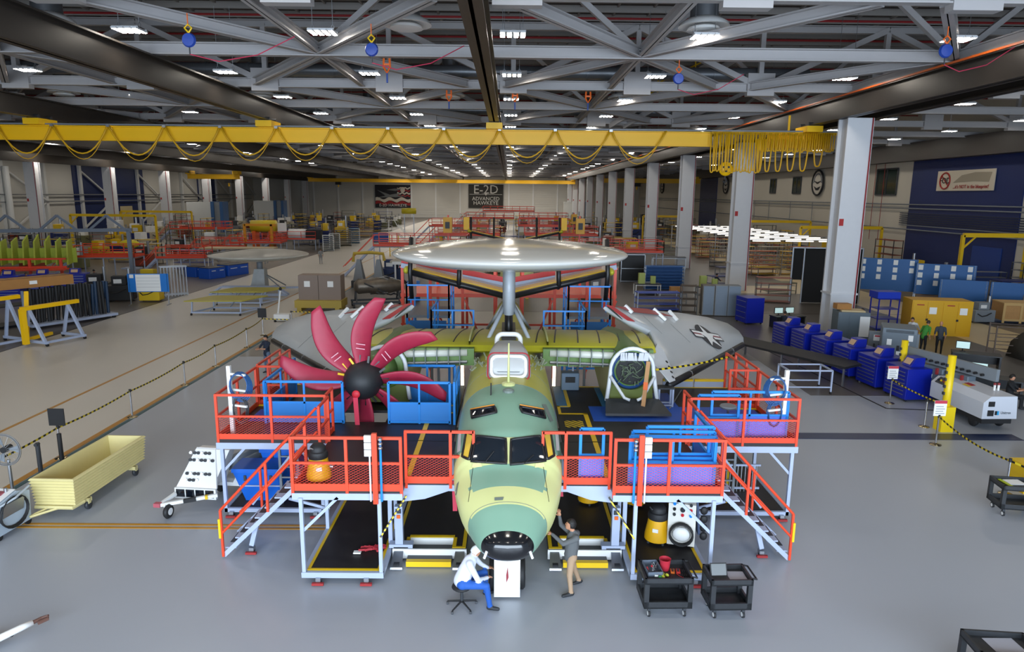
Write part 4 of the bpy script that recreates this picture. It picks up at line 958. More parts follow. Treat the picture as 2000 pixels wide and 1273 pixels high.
def std_person(label, loc, rz, shirt, pants, hair, seated=False, lean=.0, arms='down', skin=None, h=1.0):
    zs = .46 if seated else .9
    f = lambda x, y, z: (x*h, y*h, z*h)
    L = lean
    sg = [(f(0, 0, zs), f(0, .1*L, zs+.25), .135, .14, 1), (f(0, .1*L, zs+.25), f(0, .3*L, zs+.48), .145, .125, 1), (f(-.17, .3*L, zs+.5), f(.17, .3*L, zs+.5), .07, .07, 1), (f(0, .32*L, zs+.52), f(0, .4*L, zs+.62), .055, .05, 0), (f(-.09, 0, zs), f(.09, 0, zs), .11, .11, 2)]
    for s in (-1, 1):
        if seated: sg += [(f(s*.1, 0, zs), f(s*.12, .42, zs+.02), .09, .07, 2), (f(s*.12, .42, zs+.02), f(s*.12, .42, .12), .06, .05, 2), (f(s*.12, .4, .05), f(s*.12, .56, .045), .045, .04, 3)]
        else: sg += [(f(s*.1, 0, zs-.02), f(s*.11, .03, .48), .088, .066, 2), (f(s*.11, .03, .48), f(s*.11, 0, .1), .06, .048, 2), (f(s*.11, -.03, .05), f(s*.12, .15, .04), .045, .038, 3)]
        if arms == 'down': sg += [(f(s*.2, .3*L, zs+.48), f(s*.25, .05, zs+.2), .058, .05, 1), (f(s*.25, .05, zs+.2), f(s*.24, .14, zs-.03), .046, .038, 0)]
        else: sg += [(f(s*.2, .3*L, zs+.48), f(s*.23, .22, zs+.26), .058, .05, 1), (f(s*.23, .22, zs+.26), f(s*.1, .42, zs+.3), .046, .036, 0)]
    hs = [(f(s*.24, .14, zs-.03), (0, .3, -1), (s, 0, 0), .5, h) for s in (-1, 1)] if arms == 'down' else [(f(s*.1, .42, zs+.3), (-s*.5, 1, 0), (0, 0, 1), .6, h) for s in (-1, 1)]
    return person(label, sg, [M_skin, shirt, pants, m_shoe], f(0, .42*L+.02, zs+.73), (0, 1, -.25), hair, hs, loc, rz, .028, detail=False)
m_brown = mat('brown_hair', '#3a2a1e', .6)
M_cl = {k: mat('cloth_'+k, c, .8) for k, c in dict(grey='#8a8d90', navy='#1e2738', green='#3f8a34', plaid='#3a4048', black='#17181b', white='#d4d4d4', slate='#5a6a80', olive='#4c5a3c', red='#7d3034').items()}
std_person('man in dark shirt and grey waistcoat drinking beside the rope barrier', (-10.8, 29.9, 0), 2.6, M_cl['navy'], M_cl['slate'], m_hair, arms='up')
std_person('small person in grey walking on the aisle with a black cart', (-21.5, 78.4, 0), .2, M_cl['grey'], M_cl['grey'], m_brown)
std_person('man in green shirt standing by the grey transformer', tuple(G(1800, 690)), -1.2, M_cl['green'], M_cl['black'], m_brown, lean=.5)
std_person('bald man in checked dark shirt before the yellow cabinet', tuple(G(1832, 692)), -.4, M_cl['plaid'], M_cl['black'], None, lean=.3)
std_person('seated person in black seen from behind at the dark desk', (19.7, 25.7, 0), -2.4, M_cl['black'], M_cl['black'], m_hair, True, arms='up')
std_person('seated person in dark clothes at the twin monitors', (16.6, 40.2, 0), -.8, M_cl['navy'], M_cl['black'], m_hair, True, arms='up')
std_person('person bending in white behind the transformer', tuple(G(1782, 680)), 2.2, M_cl['white'], M_cl['black'], m_brown, lean=.9)
std_person('person in reddish top leaning at the column base', tuple(G(1688, 660)), 1.6, M_cl['red'], M_cl['black'], m_brown, lean=.6)
std_person('person in white shirt among the red jigs far left', (-40.4, 54.6, 0), -1.0, M_cl['white'], M_cl['navy'], m_brown)
std_person('person in olive shirt behind the blue tool chests', (-37.2, 52.6, 0), -1.6, M_cl['olive'], M_cl['black'], m_brown)
std_person('person in navy reaching into the red jig', (-33.5, 55.2, 0), 1.2, M_cl['navy'], M_cl['black'], m_hair, arms='up')
std_person('person in dark blue standing at the column with the black base', (17.3, 56.3, 0), -1.2, M_cl['navy'], M_cl['navy'], m_hair, arms='up')
std_person('small person in grey among the far right benches', (36.5, 47.5, 0), 1.0, M_cl['grey'], M_cl['grey'], m_brown)
# stool
t = thing('swivel_stool', 'black five legged swivel stool under the seated man', 'stool', (-.86, 12.2, 0))
MB().lathe([(.05, .4), (.17, .41), (.2, .44), (.18, .475), (.05, .48)], n=20).build('seat', M_black, t, True)
MB().cyl((0, 0, .1), (0, 0, .4), .03, n=10).build('column', M_dgrey, t)
for k in range(5):
    a = 2*PI*k/5+.35; e = V((.3*math.cos(a), .3*math.sin(a), .07))
    MB().tube([(0, 0, .13), e], [.022, .016], 6).build('leg', M_black, t)
    MB().cyl(e+V((-.02, 0, -.04)), e+V((.02, 0, -.04)), .03, n=10).build('caster', M_dgrey, t)
# ================================================================== CARTS AND WHAT LIES ON THEM
def util_cart(label, loc, rz, w, d, h=.85):
    t = thing('utility_cart', label, 'cart', loc, rz, 'black resin utility carts')
    for z, lip in ((h-.12, .12), (.22, .14)):
        b = MB(); b.b2(0, w, 0, d, z, z+.03); b.b2(0, .04, 0, d, z, z+lip); b.b2(w-.04, w, 0, d, z, z+lip); b.b2(0, w, 0, .04, z, z+lip); b.b2(0, w, d-.04, d, z, z+lip)
        b.build('tray', mat('worn_black_resin', '#26282b', .45, var=.35, scale=7), t)
    for x in (.045, w-.045):
        for y in (.045, d-.045): MB().b2(x-.045, x+.045, y-.045, y+.045, .22, h-.1).build('leg', MATS['worn_black_resin'], t)
    for x in (.12, w-.12):
        for y in (.1, d-.1):
            c = MB().lathe([(.03, -.02), (.065, -.022), (.07, 0), (.065, .022), (.03, .02)], (x, y, .07), 14, 'x').build('caster', M_black, t)
            MB().cyl((x-.025, y, .07), (x+.025, y, .07), .045, n=12).build('caster_rim', M_white, c)
            MB().b2(x-.03, x+.03, y-.03, y+.03, .13, .22).build('caster_fork', M_dgrey, t)
    MB().tube([(w, .06, h), (w+.08, .06, h-.02), (w+.08, d-.06, h-.02), (w, d-.06, h)], .018, 6).build('handle', M_black, t)
    return t
util_cart('black utility cart covered with tools in front of the nose stand', (2.66, 11.82, 0), .02, .93, .72)
util_cart('black utility cart carrying a laptop and a sheet of paper', (3.92, 11.78, 0), .03, .8, .6)
util_cart('black utility cart at the frame edge beside the barrier post', (12.65, 16.2, 0), -.15, 1.0, .7)
util_cart('black utility cart cut off by the lower corner of the picture', (7.66, 9.75, 0), -.1, 1.0, .62)
ZT = .762
b = MB(); b.M = Matrix.Translation((2.74, 11.98, ZT)) @ Matrix.Rotation(.08, 4, 'Z')
b.b2(0, .3, 0, .46, 0, .015); b.b2(0, .012, 0, .46, 0, .13); b.b2(.288, .3, 0, .46, 0, .13); b.b2(0, .3, 0, .012, 0, .13); b.b2(0, .3, .448, .46, 0, .13)
t = tag(b.build('tool_bin', mat('grey_bin', '#5d6672', .45)), 'grey open bin of small parts on the tool cart', 'bin')
MB().b2(2.87, 2.95, 11.972, 11.985, ZT+.04, ZT+.08).build('bin_label', M_paper, t)
for i in range(10):
    p = V((2.79+random.random()*.2, 12.04+random.random()*.33, ZT+.06)); q = p+V((random.uniform(-.06, .06), random.uniform(-.1, .1), .05))
    tag(MB().tube([p, p.lerp(q, .6), q], [.012, .012, .018], 6).build('hand_tool', [M_alu, mat('tool_red', '#c62a35', .4), M_grey][i % 3]), ['small silver fitting in the grey parts bin', 'small red handled fitting in the grey parts bin', 'small grey fitting in the grey parts bin'][i % 3], 'tool', ['silver', 'red handled', 'grey'][i % 3]+' parts in the grey bin')
t = thing('bucket', 'red plastic bucket on the tool cart', 'bucket', (3.14, 12.32, ZT)); autosmooth(MB().lathe([(.02, .0), (.085, 0), (.11, .22), (.115, .23), (.1, .225), (.075, .02), (.02, .02)], n=22).build('pail', mat('bucket_red', '#b72f3e', .4), t)); MB().tube([(.11*math.cos(a), .03, .21-.1*math.sin(a)) for a in [PI*k/8 for k in range(9)]], .006, 5).build('bail', M_alu, t)
for i, (x, y, c, lb) in enumerate(((3.27, 12.22, '#c8641e', 'orange multimeter lying on the tool cart'), (3.38, 12.22, '#b8302a', 'red multimeter lying on the tool cart'))):
    t = thing('multimeter', lb, 'multimeter', (x, y, ZT), -.15); box('case', (0, 0, .02), (.08, .15, .04), mat('meter_%d' % i, c, .5), t, .006); box('screen', (0, .035, .042), (.055, .04, .004), M_dgrey, t); MB().cyl((0, -.025, .04), (0, -.025, .048), .02, n=12).build('dial', M_black, t)
for i, (x, y, c, lb) in enumerate(((3.0, 12.1, '#b9c832', 'yellow green ear muffs left of the tape ball on the cart'), (3.08, 12.02, '#c4cc3c', 'yellow green ear muffs nearest the cart edge'), (2.95, 11.92, '#48a860', 'bright green goggles at the cart front corner'))):
    t = thing('ear_muffs', lb, 'ear protection', (x, y, ZT), .6*i)
    for s in (-1, 1): MB().ell((s*.055, 0, .035), (.03, .045, .035)).build('ear_cup', mat('muff_%d' % i, c, .45), t, True)
    MB().tube([(.055*math.cos(a), .02, .04+.06*math.sin(a)) for a in [PI*k/8 for k in range(9)]], .006, 5).build('headband', M_black, t)
for i in range(9):
    x = 3.42+.035*(i % 3)+.02*(i//3); y = 11.95+.17*(i//3)
    t = thing('hand_tool', 'black handled tool lying %s on the tool cart' % ['at the near edge', 'in the middle row', 'in the far row'][i//3]+[' by the handle', ' between two others', ' beside the meters'][i % 3], 'tool', (x, y, ZT), -.5+.1*i, 'black tools on the cart'); MB().tube([(0, -.07, .015), (0, 0, .018)], [.014, .012], 6).build('grip', M_black, t); MB().tube([(0, 0, .016), (0, .09, .012)], [.006, .004], 5).build('shaft', M_chrome, t)
t = thing('test_lead', 'red test lead curled across the tool cart', 'cable'); MB().tube([(3.33, 12.15, ZT+.01), (3.38, 12.05, ZT+.012), (3.46, 11.98, ZT+.01), (3.5, 11.9, ZT+.01)], .006, 5).build('lead', MATS['tool_red'], t)
box('tool_pouch', (3.3, 11.95, ZT+.02), (.15, .12, .04), M_black, thing('black_pouch', 'flat black pouch on the tool cart front', 'pouch'), .01)
t = thing('laptop', 'open black laptop on the second cart', 'laptop', (3.98, 12.0, ZT), .05); box('keyboard_base', (.16, -.06, .012), (.34, .24, .022), M_dgrey, t); MB().prism([(0, .06, .02), (.33, .06, .02), (.33, .16, .23), (0, .16, .23)], (0, .012, 0)).build('screen_lid', M_black, t); MB().prism([(.02, .056, .03), (.31, .056, .03), (.31, .148, .22), (.02, .148, .22)], (0, .004, 0)).build('screen', mat('laptop_screen', '#0b1a16', .15), t)
tag(box('paper_sheet', (4.48, 12.05, ZT+.004), (.36, .4, .004), mat('paper_grey', '#a3a4ae', .7)), 'grey white paper sheet in the second cart tray', 'paper')
tag(box('paper_sheet', (8.25, 10.05, ZT+.004), (.5, .36, .004), MATS['paper_grey'], rz=0), 'pale paper sheet in the corner cart tray', 'paper')
t = tag(box('paper_sheet', (13.2, 16.6, ZT+.02), (.4, .3, .03), M_paper), 'white paper stack on the frame edge cart', 'paper'); tag(box('ruler', (12.95, 16.55, ZT+.02), (.08, .5, .02), mat('lime_ruler', '#b4c62c', .5)), 'lime green strip on the frame edge cart', 'ruler')
# ================================================================== VACUUMS, TEST CART, GROUND CART
def vacuum(label, loc, rz, s=1.0):
    t = thing('barrel_vacuum', label, 'vacuum', loc, rz, 'yellow barrel vacuums')
    autosmooth(MB().lathe([(.1, .06), (.27, .07), (.27, .16), (.22, .42), (.2, .55)], n=20).build('tank', mat('vacuum_yellow', '#e2a90e', .4), t))
    autosmooth(MB().lathe([(.21, .54), (.22, .6), (.2, .68), (.17, .7), (.17, .78), (.12, .84), (.04, .86)], n=20).build('motor_head', M_black, t))
    for k in range(4): a = PI/4+PI/2*k; MB().cyl((.22*math.cos(a), .22*math.sin(a), 0), (.22*math.cos(a), .22*math.sin(a), .07), .03, n=8).build('caster', M_dgrey, t)
    MB().cyl((.2, 0, .3), (.3, 0, .28), .04, n=10).build('inlet', M_alu, t); MB().tube([(-.15, 0, .72), (-.16, -.1, .8), (-.1, -.16, .78)], .015, 6).build('hose_clip', M_alu, t)
    MB().b2(-.06, .06, -.242, -.21, .3, .38).build('label_plate', M_white, t); t.scale = (s, s, s); return t
vacuum('yellow black barrel vacuum standing on the nose stand deck', (-3.95, 13.55, ZD), .3, .95)
vacuum('yellow barrel vacuum behind the standing man under the inner rail', (2.1, 16.3, .3), .8)
vacuum('yellow barrel vacuum beside the white test cart', (3.45, 14.4, .255), -.4, 1.05)
vacuum('orange yellow vacuum hidden behind the hazard bar', (3.3, 16.3, .255), 1.5)
t = thing('fluid_test_cart', 'white fluid test cart with dials and a coiled hose', 'cart', (3.98, 14.35, .25), -.25)
MB().prism([(-.3, -.3, .08), (-.3, .3, .08), (-.3, .3, 1.0), (-.3, -.05, .95), (-.3, -.3, .55)], (.6, 0, 0)).build('cabinet', mat('cart_white', '#d8d5cc', .45), t)
hose = MB()
for j in range(4): MB().tube([V((0, -.34-.03*j, .38))+V((.25*math.cos(2*PI*k/18), 0, .25*math.sin(2*PI*k/18))) for k in range(18)], .022, 6, True).build('hose_coil', M_black, t, True)
MB().ell((0, -.36, .38), (.2, .1, .17)).build('reservoir', M_white, t, True)
for i in range(9): MB().cyl((-.2+.18*(i % 3)+.03, -.19+.06*(i//3)+.03, .72+.1*(i//3)), (-.2+.18*(i % 3)+.03, -.23+.06*(i//3)+.03, .76+.1*(i//3)), .035+.02*(i == 4), n=12).build('dial', [M_dgrey, MATS['tool_red'], M_blue, M_black][i % 4], t)
MB().tube([(-.25, .3, .8), (-.25, .36, 1.15), (.25, .36, 1.15), (.25, .3, .8)], .02, 8).build('push_handle', M_white, t, True)
for x in (-.25, .25): MB().cyl((x-.02, -.2, .06), (x+.02, -.2, .06), .06, n=12).build('wheel', M_black, t); MB().cyl((x-.02, .25, .06), (x+.02, .25, .06), .06, n=12).build('wheel', M_black, t)
t = thing('leaning_panel', 'dark blue faced panel with black rubber edge leaning at the stand post', 'panel', (4.45, 14.6, 0)); MB().prism([(0, 0, .3), (.08, 1.6, .3), (.0, 1.6, 1.5), (-.1, 0, 1.3)], (.05, 0, 0)).build('sheet', mat('slate_sheet', '#3b4a68', .5), t)
for i in range(4): MB().ell((.12, -.02+.02*i, .28+.2*i), (.09, .05, .1)).build('rubber_bumper', M_black, t, True)
# ground air cart with gauges
t = thing('gauge_cart', 'white towable gauge cart with air bottles under the red platform', 'trailer', (-7.9, 16.85, 0), -.1)
m_gw = mat('cart_gloss_white', '#e2e3e2', .4)
MB().prism([(-.55, -.45, .52), (.55, -.45, .52), (.33, .02, 1.42), (-.2, .02, 1.42)], (0, .06, .03)).build('gauge_panel', m_gw, t)
MB().prism([(-.5, -.38, .52), (-.5, .35, .52), (-.2, .35, 1.4), (-.2, .05, 1.42)], (.9, 0, 0)).build('panel_hood', m_gw, t)
MB().b2(-.55, .55, -.5, -.42, .28, .56).build('window_bank', m_gw, t)
for i in range(4): MB().b2(-.5+.26*i, -.28+.26*i, -.52, -.5, .33, .53).build('gauge_window', M_glass, t)
for r, n_, z in ((0, 6, .9), (1, 7, .72), (2, 7, .38), (3, 4, .22)):
    for i in range(n_):
        u = z; p = V((-.3+.1*i+(.02 if r == 1 else 0), -.45+.47*u, .52+.9*u)); nn = V((0, -.88, .47)); MB().cyl(p, p+nn*.05, .04, n=12).build('dial', M_dgrey if (r+i) % 3 else M_white, t)
MB().bar((-.5, -.55, .42), (-.62, -1.05, .34), .08).build('drawbar', m_gw, t); MB().bar((.6, -.5, .42), (-.62, -1.05, .34), .08).build('drawbar', m_gw, t)
MB().bar((.15, -.72, .39), (-.12, -.83, .37), .1, .09).build('grip_tape', M_black, t); MB().bar((.4, -.61, .41), (.34, -.635, .405), .1, .09).build('yellow_marker', M_yel, t)
MB().b2(-.74, -.58, -1.12, -1.0, .3, .4).build('hitch', mat('hitch_pink', '#b05560', .5), t)
w = MB().lathe([(.07, -.05), (.15, -.055), (.185, 0), (.15, .055), (.07, .05)], (-.4, -1.05, .185), 20, 'x').build('jockey_wheel', M_black, t, True); MB().cyl((-.46, -1.05, .185), (-.34, -1.05, .185), .09, n=14).build('wheel_rim', m_gw, w); MB().bar((-.5, -1.02, .36), (-.47, -1.04, .18), .05).build('wheel_fork', m_gw, t)
for i in range(3):
    a = V((.2+.22*i, .5+.05*i, .75+.12*(i == 1))); MB().tube([a, a+V((.55, 1.6, 0))], .17, 14).build('air_bottle', mat('bottle_grey', '#7b838d', .35, .3), t, True)
for k in (0, .9): MB().tube([V((.3+.3*k, .75+.9*k, .55))+V((.42*math.cos(a), 0, .45*math.sin(a))) for a in [PI*i/8 for i in range(9)]], .035, 6).build('bottle_strap', m_gw, t)
MB().b2(.2, 1.2, .2, 2.2, .36, .46).build('chassis', m_gw, t)
for y in (.6, 1.8):
    for x in (.1, 1.25): MB().lathe([(.07, -.07), (.2, -.07), (.23, 0), (.2, .07), (.07, .07)], (x, y, .23), 16, 'x').build('road_wheel', M_black, t, True)
MB().prism([(.85, -.2, .6), (1.15, -.2, .6), (1.15, .2, .95), (.9, .2, .95)], (.05, .35, 0)).build('exhaust_box', m_gw, t)
for i, (x, y, w_, h_, lb) in enumerate(((-6.95, 16.35, 1.25, 1.0, 'large bright blue bin under the red platform stair'), (-6.5, 17.1, 1.0, 1.25, 'taller bright blue bin behind the other blue bin'))):
    t = thing('blue_bin', lb, 'bin', (x, y, .21)); b = MB(); b.loft([[(.25, .1, 0), (w_-.1, .1, 0), (w_-.1, .6, 0), (.25, .6, 0)], [(0, 0, h_-.2), (w_, 0, h_-.2), (w_, .7, h_-.2), (0, .7, h_-.2)]]); b.build('bin_body', mat('bin_blue', '#1262c8', .4), t); MB().b2(-.03, w_+.03, -.03, .73, h_-.2, h_-.1).build('bin_lid', MATS['bin_blue'], t)
    for x_ in (.3, w_-.3): MB().b2(x_-.03, x_+.03, -.02, .02, h_-.42, h_-.28).build('latch', M_dgrey, t)
    MB().b2(.15, w_-.05, .0, .03, h_*.42, h_*.45).build('bin_seam', M_steel, t)
t = thing('red_bin', 'dark red bin under the platform behind the stair', 'bin', (-4.1, 17.2, .26)); MB().b2(-.9, .1, 0, .7, 0, .55).build('bin_body', mat('dark_red_bin', '#8c1f2a', .5), t); MB().b2(-.92, .12, -.02, .72, .55, .6).build('bin_rim', MATS['dark_red_bin'], t)
t = thing('red_bin', 'dark red bin seen through the stair beside the tool carts', 'bin', (4.9, 17.2, .21)); MB().b2(0, .9, 0, .7, 0, .55).build('bin_body', MATS['dark_red_bin'], t); MB().b2(-.02, .92, -.02, .72, .55, .6).build('bin_rim', MATS['dark_red_bin'], t)
t = thing('wire_rack', 'grey wire rack under the platform at the second stair', 'rack', (5.6, 17.2, .21)); 
for i in range(12): MB().bar((.1*i, 0, 0), (.1*i, 0, .75), .02).build('rack_wire', M_alu, t)
for z in (.1, .75): MB().bar((-.05, 0, z), (1.2, 0, z), .05).build('rack_rail', M_steel, t)
t = thing('tube_step', 'yellow tube step frame under the platform by the second stair', 'step', (5.2, 16.5, .21)); MB().tube([(0, 0, 0), (0, 0, 1.1), (.5, 0, 1.1), (.5, 0, 0)], .03, 6).build('hoop', M_yel, t); MB().bar((0, 0, .3), (.5, 0, .3), .05).build('tread', M_yel, t)
t = thing('streamer_pile', 'crumpled red warning streamers on the black stand floor', 'streamers', (-2.95, 13.9, .268))
for i in range(5): MB().tube([(random.uniform(-.3, .3), random.uniform(-.15, .15), .02+.02*random.random()) for k in range(5)], .03, 4).build('streamer', mat('streamer_red', '#a8232f', .7), t)
tag(box('paper_scrap', (-3.25, 13.75, .285), (.16, .1, .03), M_paper), 'small white tag on the black stand floor', 'tag')
t = thing('wood_prop', 'wooden T shaped prop leaning in the open engine bay', 'prop'); MB().bar((3.75, 18.1, 2.1), (3.95, 18.55, 3.45), .11, .05).build('prop_shaft', mat('plywood', '#b98a5c', .65, var=.1), t); MB().bar((3.45, 18.05, 2.12), (4.05, 18.05, 2.12), .1, .12).build('prop_foot', MATS['plywood'], t); MB().bar((3.84, 18.29, 2.7), (3.86, 18.36, 2.9), .12, .06).build('orange_band', M_orange, t)
t = thing('step_stool', 'pale blue metal step stool on the blue deck', 'stool', (4.55, 18.95, ZD)); box('seat', (0, 0, .55), (.48, .36, .04), M_dgrey, t)
for x in (-.2, .2):
    for y in (-.14, .14): MB().bar((x, y, 0), (x, y, .53), .05).build('leg', M_steel, t)
for y in (-.14, .14): MB().bar((-.2, y, .05), (.2, y, .05), .04).build('stretcher', M_steel, t)
t = thing('round_stool', 'grey round topped stool behind the outer red rail', 'stool', (5.75, 17.0, ZD)); autosmooth(MB().lathe([(.05, .55), (.2, .56), (.22, .6), (.2, .63), (.05, .63)], n=18).build('seat', M_grey, t)); MB().cyl((0, 0, .02), (0, 0, .56), .03, n=8).build('column', M_alu, t); MB().lathe([(.2, 0), (.2, .03), (.05, .06)], n=16).build('base', M_dgrey, t)
t = thing('control_cabinet', 'small blue grey control cabinet on the far deck edge', 'cabinet', (1.95, 20.6, ZD)); box('housing', (0, 0, .28), (.55, .4, .55), mat('cabinet_bluegrey', '#6f8296', .5), t, .02); box('display', (0, -.21, .35), (.3, .02, .18), M_black, t); MB().cyl((.1, .1, .55), (.1, .1, 1.5), .03, n=8).build('mast', M_steel, t)
# ================================================================== CREAM TUB TROLLEY, MACHINE, FAN, TOW BAR
t = thing('tub_trolley', 'long cream ribbed tub trolley with an open top', 'trolley', (-11.15, 17.4, 0), math.radians(-2))
m_cream = mat('cream_fibreglass', '#dccf93', .45, var=.06)
rg = []
for i in range(19):
    z = .3+.72*i/18; e = .04*abs(math.sin(PI*i/2))+.06*i/18
    rg.append([(sx*(.48+e), sy*(1.5+e), z) for sx, sy in ((-1, -1), (1, -1), (1, 1), (-1, 1))])
inn = [[(sx*(.46+.06*i/8-.03), sy*(1.48+.06*i/8-.03), .38+.64*i/8) for sx, sy in ((-1, -1), (1, -1), (1, 1), (-1, 1))] for i in range(8, -1, -1)]
MB().loft(rg+inn).build('tub', m_cream, t)
for sy in (-1, 1):
    MB().b2(-.55, .55, sy*1.0-.04, sy*1.0+.04, .2, .3).build('axle_beam', m_cream, t)
    for sx in (-1, 1):
        w = MB().lathe([(.05, -.035), (.11, -.035), (.12, 0), (.11, .035), (.05, .035)], (sx*.5, sy*1.05, .12), 16, 'x').build('caster', M_dgrey, t, True); MB().b2(sx*.5-.05, sx*.5+.05, sy*1.05-.05, sy*1.05+.05, .16, .3).build('caster_fork', m_cream, t)
for sx in (-1, 1): MB().tube([(sx*.15, -1.45, .25), (-.25+sx*.06, -1.8, .22), (-.35, -1.95, .2)], .03, 6).build('tow_hook', m_cream, t)
MB().tube([(-.5, -1.55, .27), (.45, -1.55, .27), (.5, -1.2, .28)], .05, 6).build('bumper', m_cream, t)
t = thing('service_machine', 'light blue grey service machine with a looped black hose', 'machine', (-12.15, 15.1, 0), -.1)
MB().prism([(-.45, -.5, .12), (-.45, .5, .12), (-.45, .55, .85), (-.45, .2, .98), (-.45, -.35, .85), (-.45, -.5, .5)], (.95, 0, 0)).build('housing', mat('machine_bluegrey', '#aab8c4', .4), t)
MB().prism([(-.4, -.33, .87), (-.4, .2, 1.0), (.45, .2, 1.0), (.45, -.33, .87)], (0, 0, .015)).build('control_panel', M_white, t); MB().b2(-.3, .3, -.1, .1, .95, 1.0).build('red_panel', mat('panel_red', '#a05058', .5), t); MB().cyl((.3, .1, .98), (.3, .1, 1.08), .04, n=10).build('knob', M_alu, t)
for j in range(3): MB().tube([V((.53+.02*j, 0, .55))+V((0, .4*math.cos(2*PI*k/20), (.33+.02*j)*math.sin(2*PI*k/20))) for k in range(20)], .018, 6, True).build('hose', M_black, t, True)
MB().prism([(.5, -.3, .5), (.5, .3, .5), (.56, .3, .82), (.56, -.3, .82)], (.02, 0, 0)).build('side_pocket', M_alu, t); MB().tube([(.5, -.45, .8), (.62, .0, .9), (.55, .5, .98)], .025, 6).build('push_handle', mat('handle_pale', '#b9c4cc', .4), t)
for x in (-.35, .45):
    for y in (-.4, .45): MB().lathe([(.03, -.03), (.08, -.03), (.085, 0), (.08, .03), (.03, .03)], (x, y, .085), 14, 'x').build('caster', M_black, t)
t = thing('drum_fan', 'round grey pedestal fan at the picture edge', 'fan', (-12.7, 16.5, 0)); MB().cyl((0, 0, 0), (0, 0, 1.25), .04, n=8).build('pole', M_alu, t); MB().lathe([(.3, 0), (.3, .04), (.05, .07)], n=18).build('base', M_dgrey, t)
for r in (.42, .38): MB().tube([(r*math.cos(2*PI*k/28), -.1, 1.55+r*math.sin(2*PI*k/28)) for k in range(28)], .015, 5, True).build('guard_ring', M_alu, t)
for k in range(16): a = 2*PI*k/16; MB().bar((.06*math.cos(a), -.13, 1.55+.06*math.sin(a)), (.42*math.cos(a), -.1, 1.55+.42*math.sin(a)), .006).build('guard_wire', M_alu, t)
for k in range(3): a = 2*PI*k/3; MB().prism([(.05*math.cos(a), -.05, 1.55+.05*math.sin(a)), (.36*math.cos(a-.25), -.07, 1.55+.36*math.sin(a-.25)), (.37*math.cos(a+.3), -.03, 1.55+.37*math.sin(a+.3))], (0, .012, 0)).build('blade', M_grey, t)
MB().cyl((0, -.14, 1.55), (0, .12, 1.55), .08, n=14).build('motor', M_black, t)
for i, (x, y, lb) in enumerate(((-13.25, 18.35, 'short dark bollard by the cream tub'), (-12.85, 18.7, 'tall black bollard by the cream tub'))):
    t = thing('bollard', lb, 'bollard', (x, y, 0)); MB().cyl((0, 0, 0), (0, 0, 1.0+.15*i), .06, n=12).build('post', M_dgrey if i == 0 else M_black, t); MB().cyl((0, 0, 0), (0, 0, .04), .14, n=14).build('foot', M_dgrey, t)
    if i == 0: MB().cyl((0, -.09, .96), (0, .05, .96), .05, n=8).build('cap', M_dgrey, t)
t = thing('tow_bar', 'white and brown tow bar in the lower left corner', 'tow bar', (-8.63, 10.9, 0)); MB().tube([(-.7, -.5, .15), (-.15, .28, .2), (-.05, .42, .2)], [.07, .06, .05], 10).build('shaft', M_white, t, True); MB().tube([(-.05, .42, .2), (.02, .55, .2), (.1, .62, .2), (.14, .55, .19), (.05, .42, .19)], .035, 6).build('towing_eye', mat('rust_brown', '#6a4a40', .6), t); MB().bar((-.75, .15, .1), (-.25, .18, .12), .05).build('cross_rod', M_black, t); MB().bar((-.25, .18, .17), (-.8, -.3, .14), .06).build('brace_rod', M_black, t)
MB().cyl((-.75, .1, .08), (-.75, .2, .08), .08, n=12).build('wheel', M_black, t)
# ================================================================== ROPE BARRIERS
def stanchion(label, x, y, sign=None, h=1.02):
    t = thing('stanchion', label, 'stanchion', (x, y, 0), 0, 'polished barrier posts')
    MB().lathe([(.18, 0), (.18, .02), (.06, .05), (.03, .07)], n=20).build('base', mat('brass_steel', '#b8a888', .2, 1), t, True); MB().cyl((0, 0, .05), (0, 0, h), .03, n=12).build('post', M_chrome, t); MB().cyl((0, 0, h-.08), (0, 0, h+.02), .04, n=12).build('belt_head', M_black, t)
    if sign == 'black': MB().b2(-.24, .24, -.015, .015, h+.02, h+.55).build('sign_board', M_black, t)
    if sign == 'notice':
        o_ = MB().b2(-.2, .2, -.015, .015, h-.02, h+.5).build('notice', M_paper, t); MB().b2(-.2, .2, -.02, -.016, h+.4, h+.5).build('notice_header', mat('notice_red', '#c2384a', .5), o_)
        for i in range(4): MB().b2(-.15, .15-.05*(i % 2), -.02, -.016, h+.05+.08*i, h+.07+.08*i).build('notice_line', M_grey, o_)
    return t
def belt(label, p, q, z=.95, sag=.06, m=None):
    p, q = V(p), V(q); d = (q-p).normalized(); b = MB(); vs = []
    for i in range(13):
        u = i/12; c = p.lerp(q, u)-V((0, 0, sag*4*u*(1-u))); vs += [c-V((0, 0, .028)), c+V((0, 0, .028))]
    n_ = V((d.y, -d.x, 0))*.004
    b.add([v-n_ for v in vs]+[v+n_ for v in vs], [(2*i, 2*i+2, 2*i+3, 2*i+1) for i in range(12)]+[(26+2*i, 26+2*i+1, 26+2*i+3, 26+2*i+2) for i in range(12)])
    return tag(b.build('barrier_belt', m or M_caut2), label, 'belt', 'yellow black barrier belts')
LS_ = [(-13.6, 16.2), (-13.55, 19.7), (-13.5, 23.6), (-13.55, 27.8), (-13.6, 31.0), (-13.65, 35), (-13.9, 38.1)]
names = ['stanchion at the picture edge behind the fan', 'stanchion with a black board behind the cream tub', 'second stanchion beyond the cream tub', 'third stanchion beyond the cream tub', 'fourth stanchion beyond the cream tub, below the folded wing tip', 'fifth stanchion beyond the cream tub', 'far stanchion with a black board near the yellow topped carts']
for i, (x, y) in enumerate(LS_): stanchion('polished '+names[i], x, y, 'black' if i in (1, 6) else None)
for i in range(6): belt('striped belt along the aisle, %s section from the near end' % ORD[i], (*LS_[i], .97), (*LS_[i+1], .97))
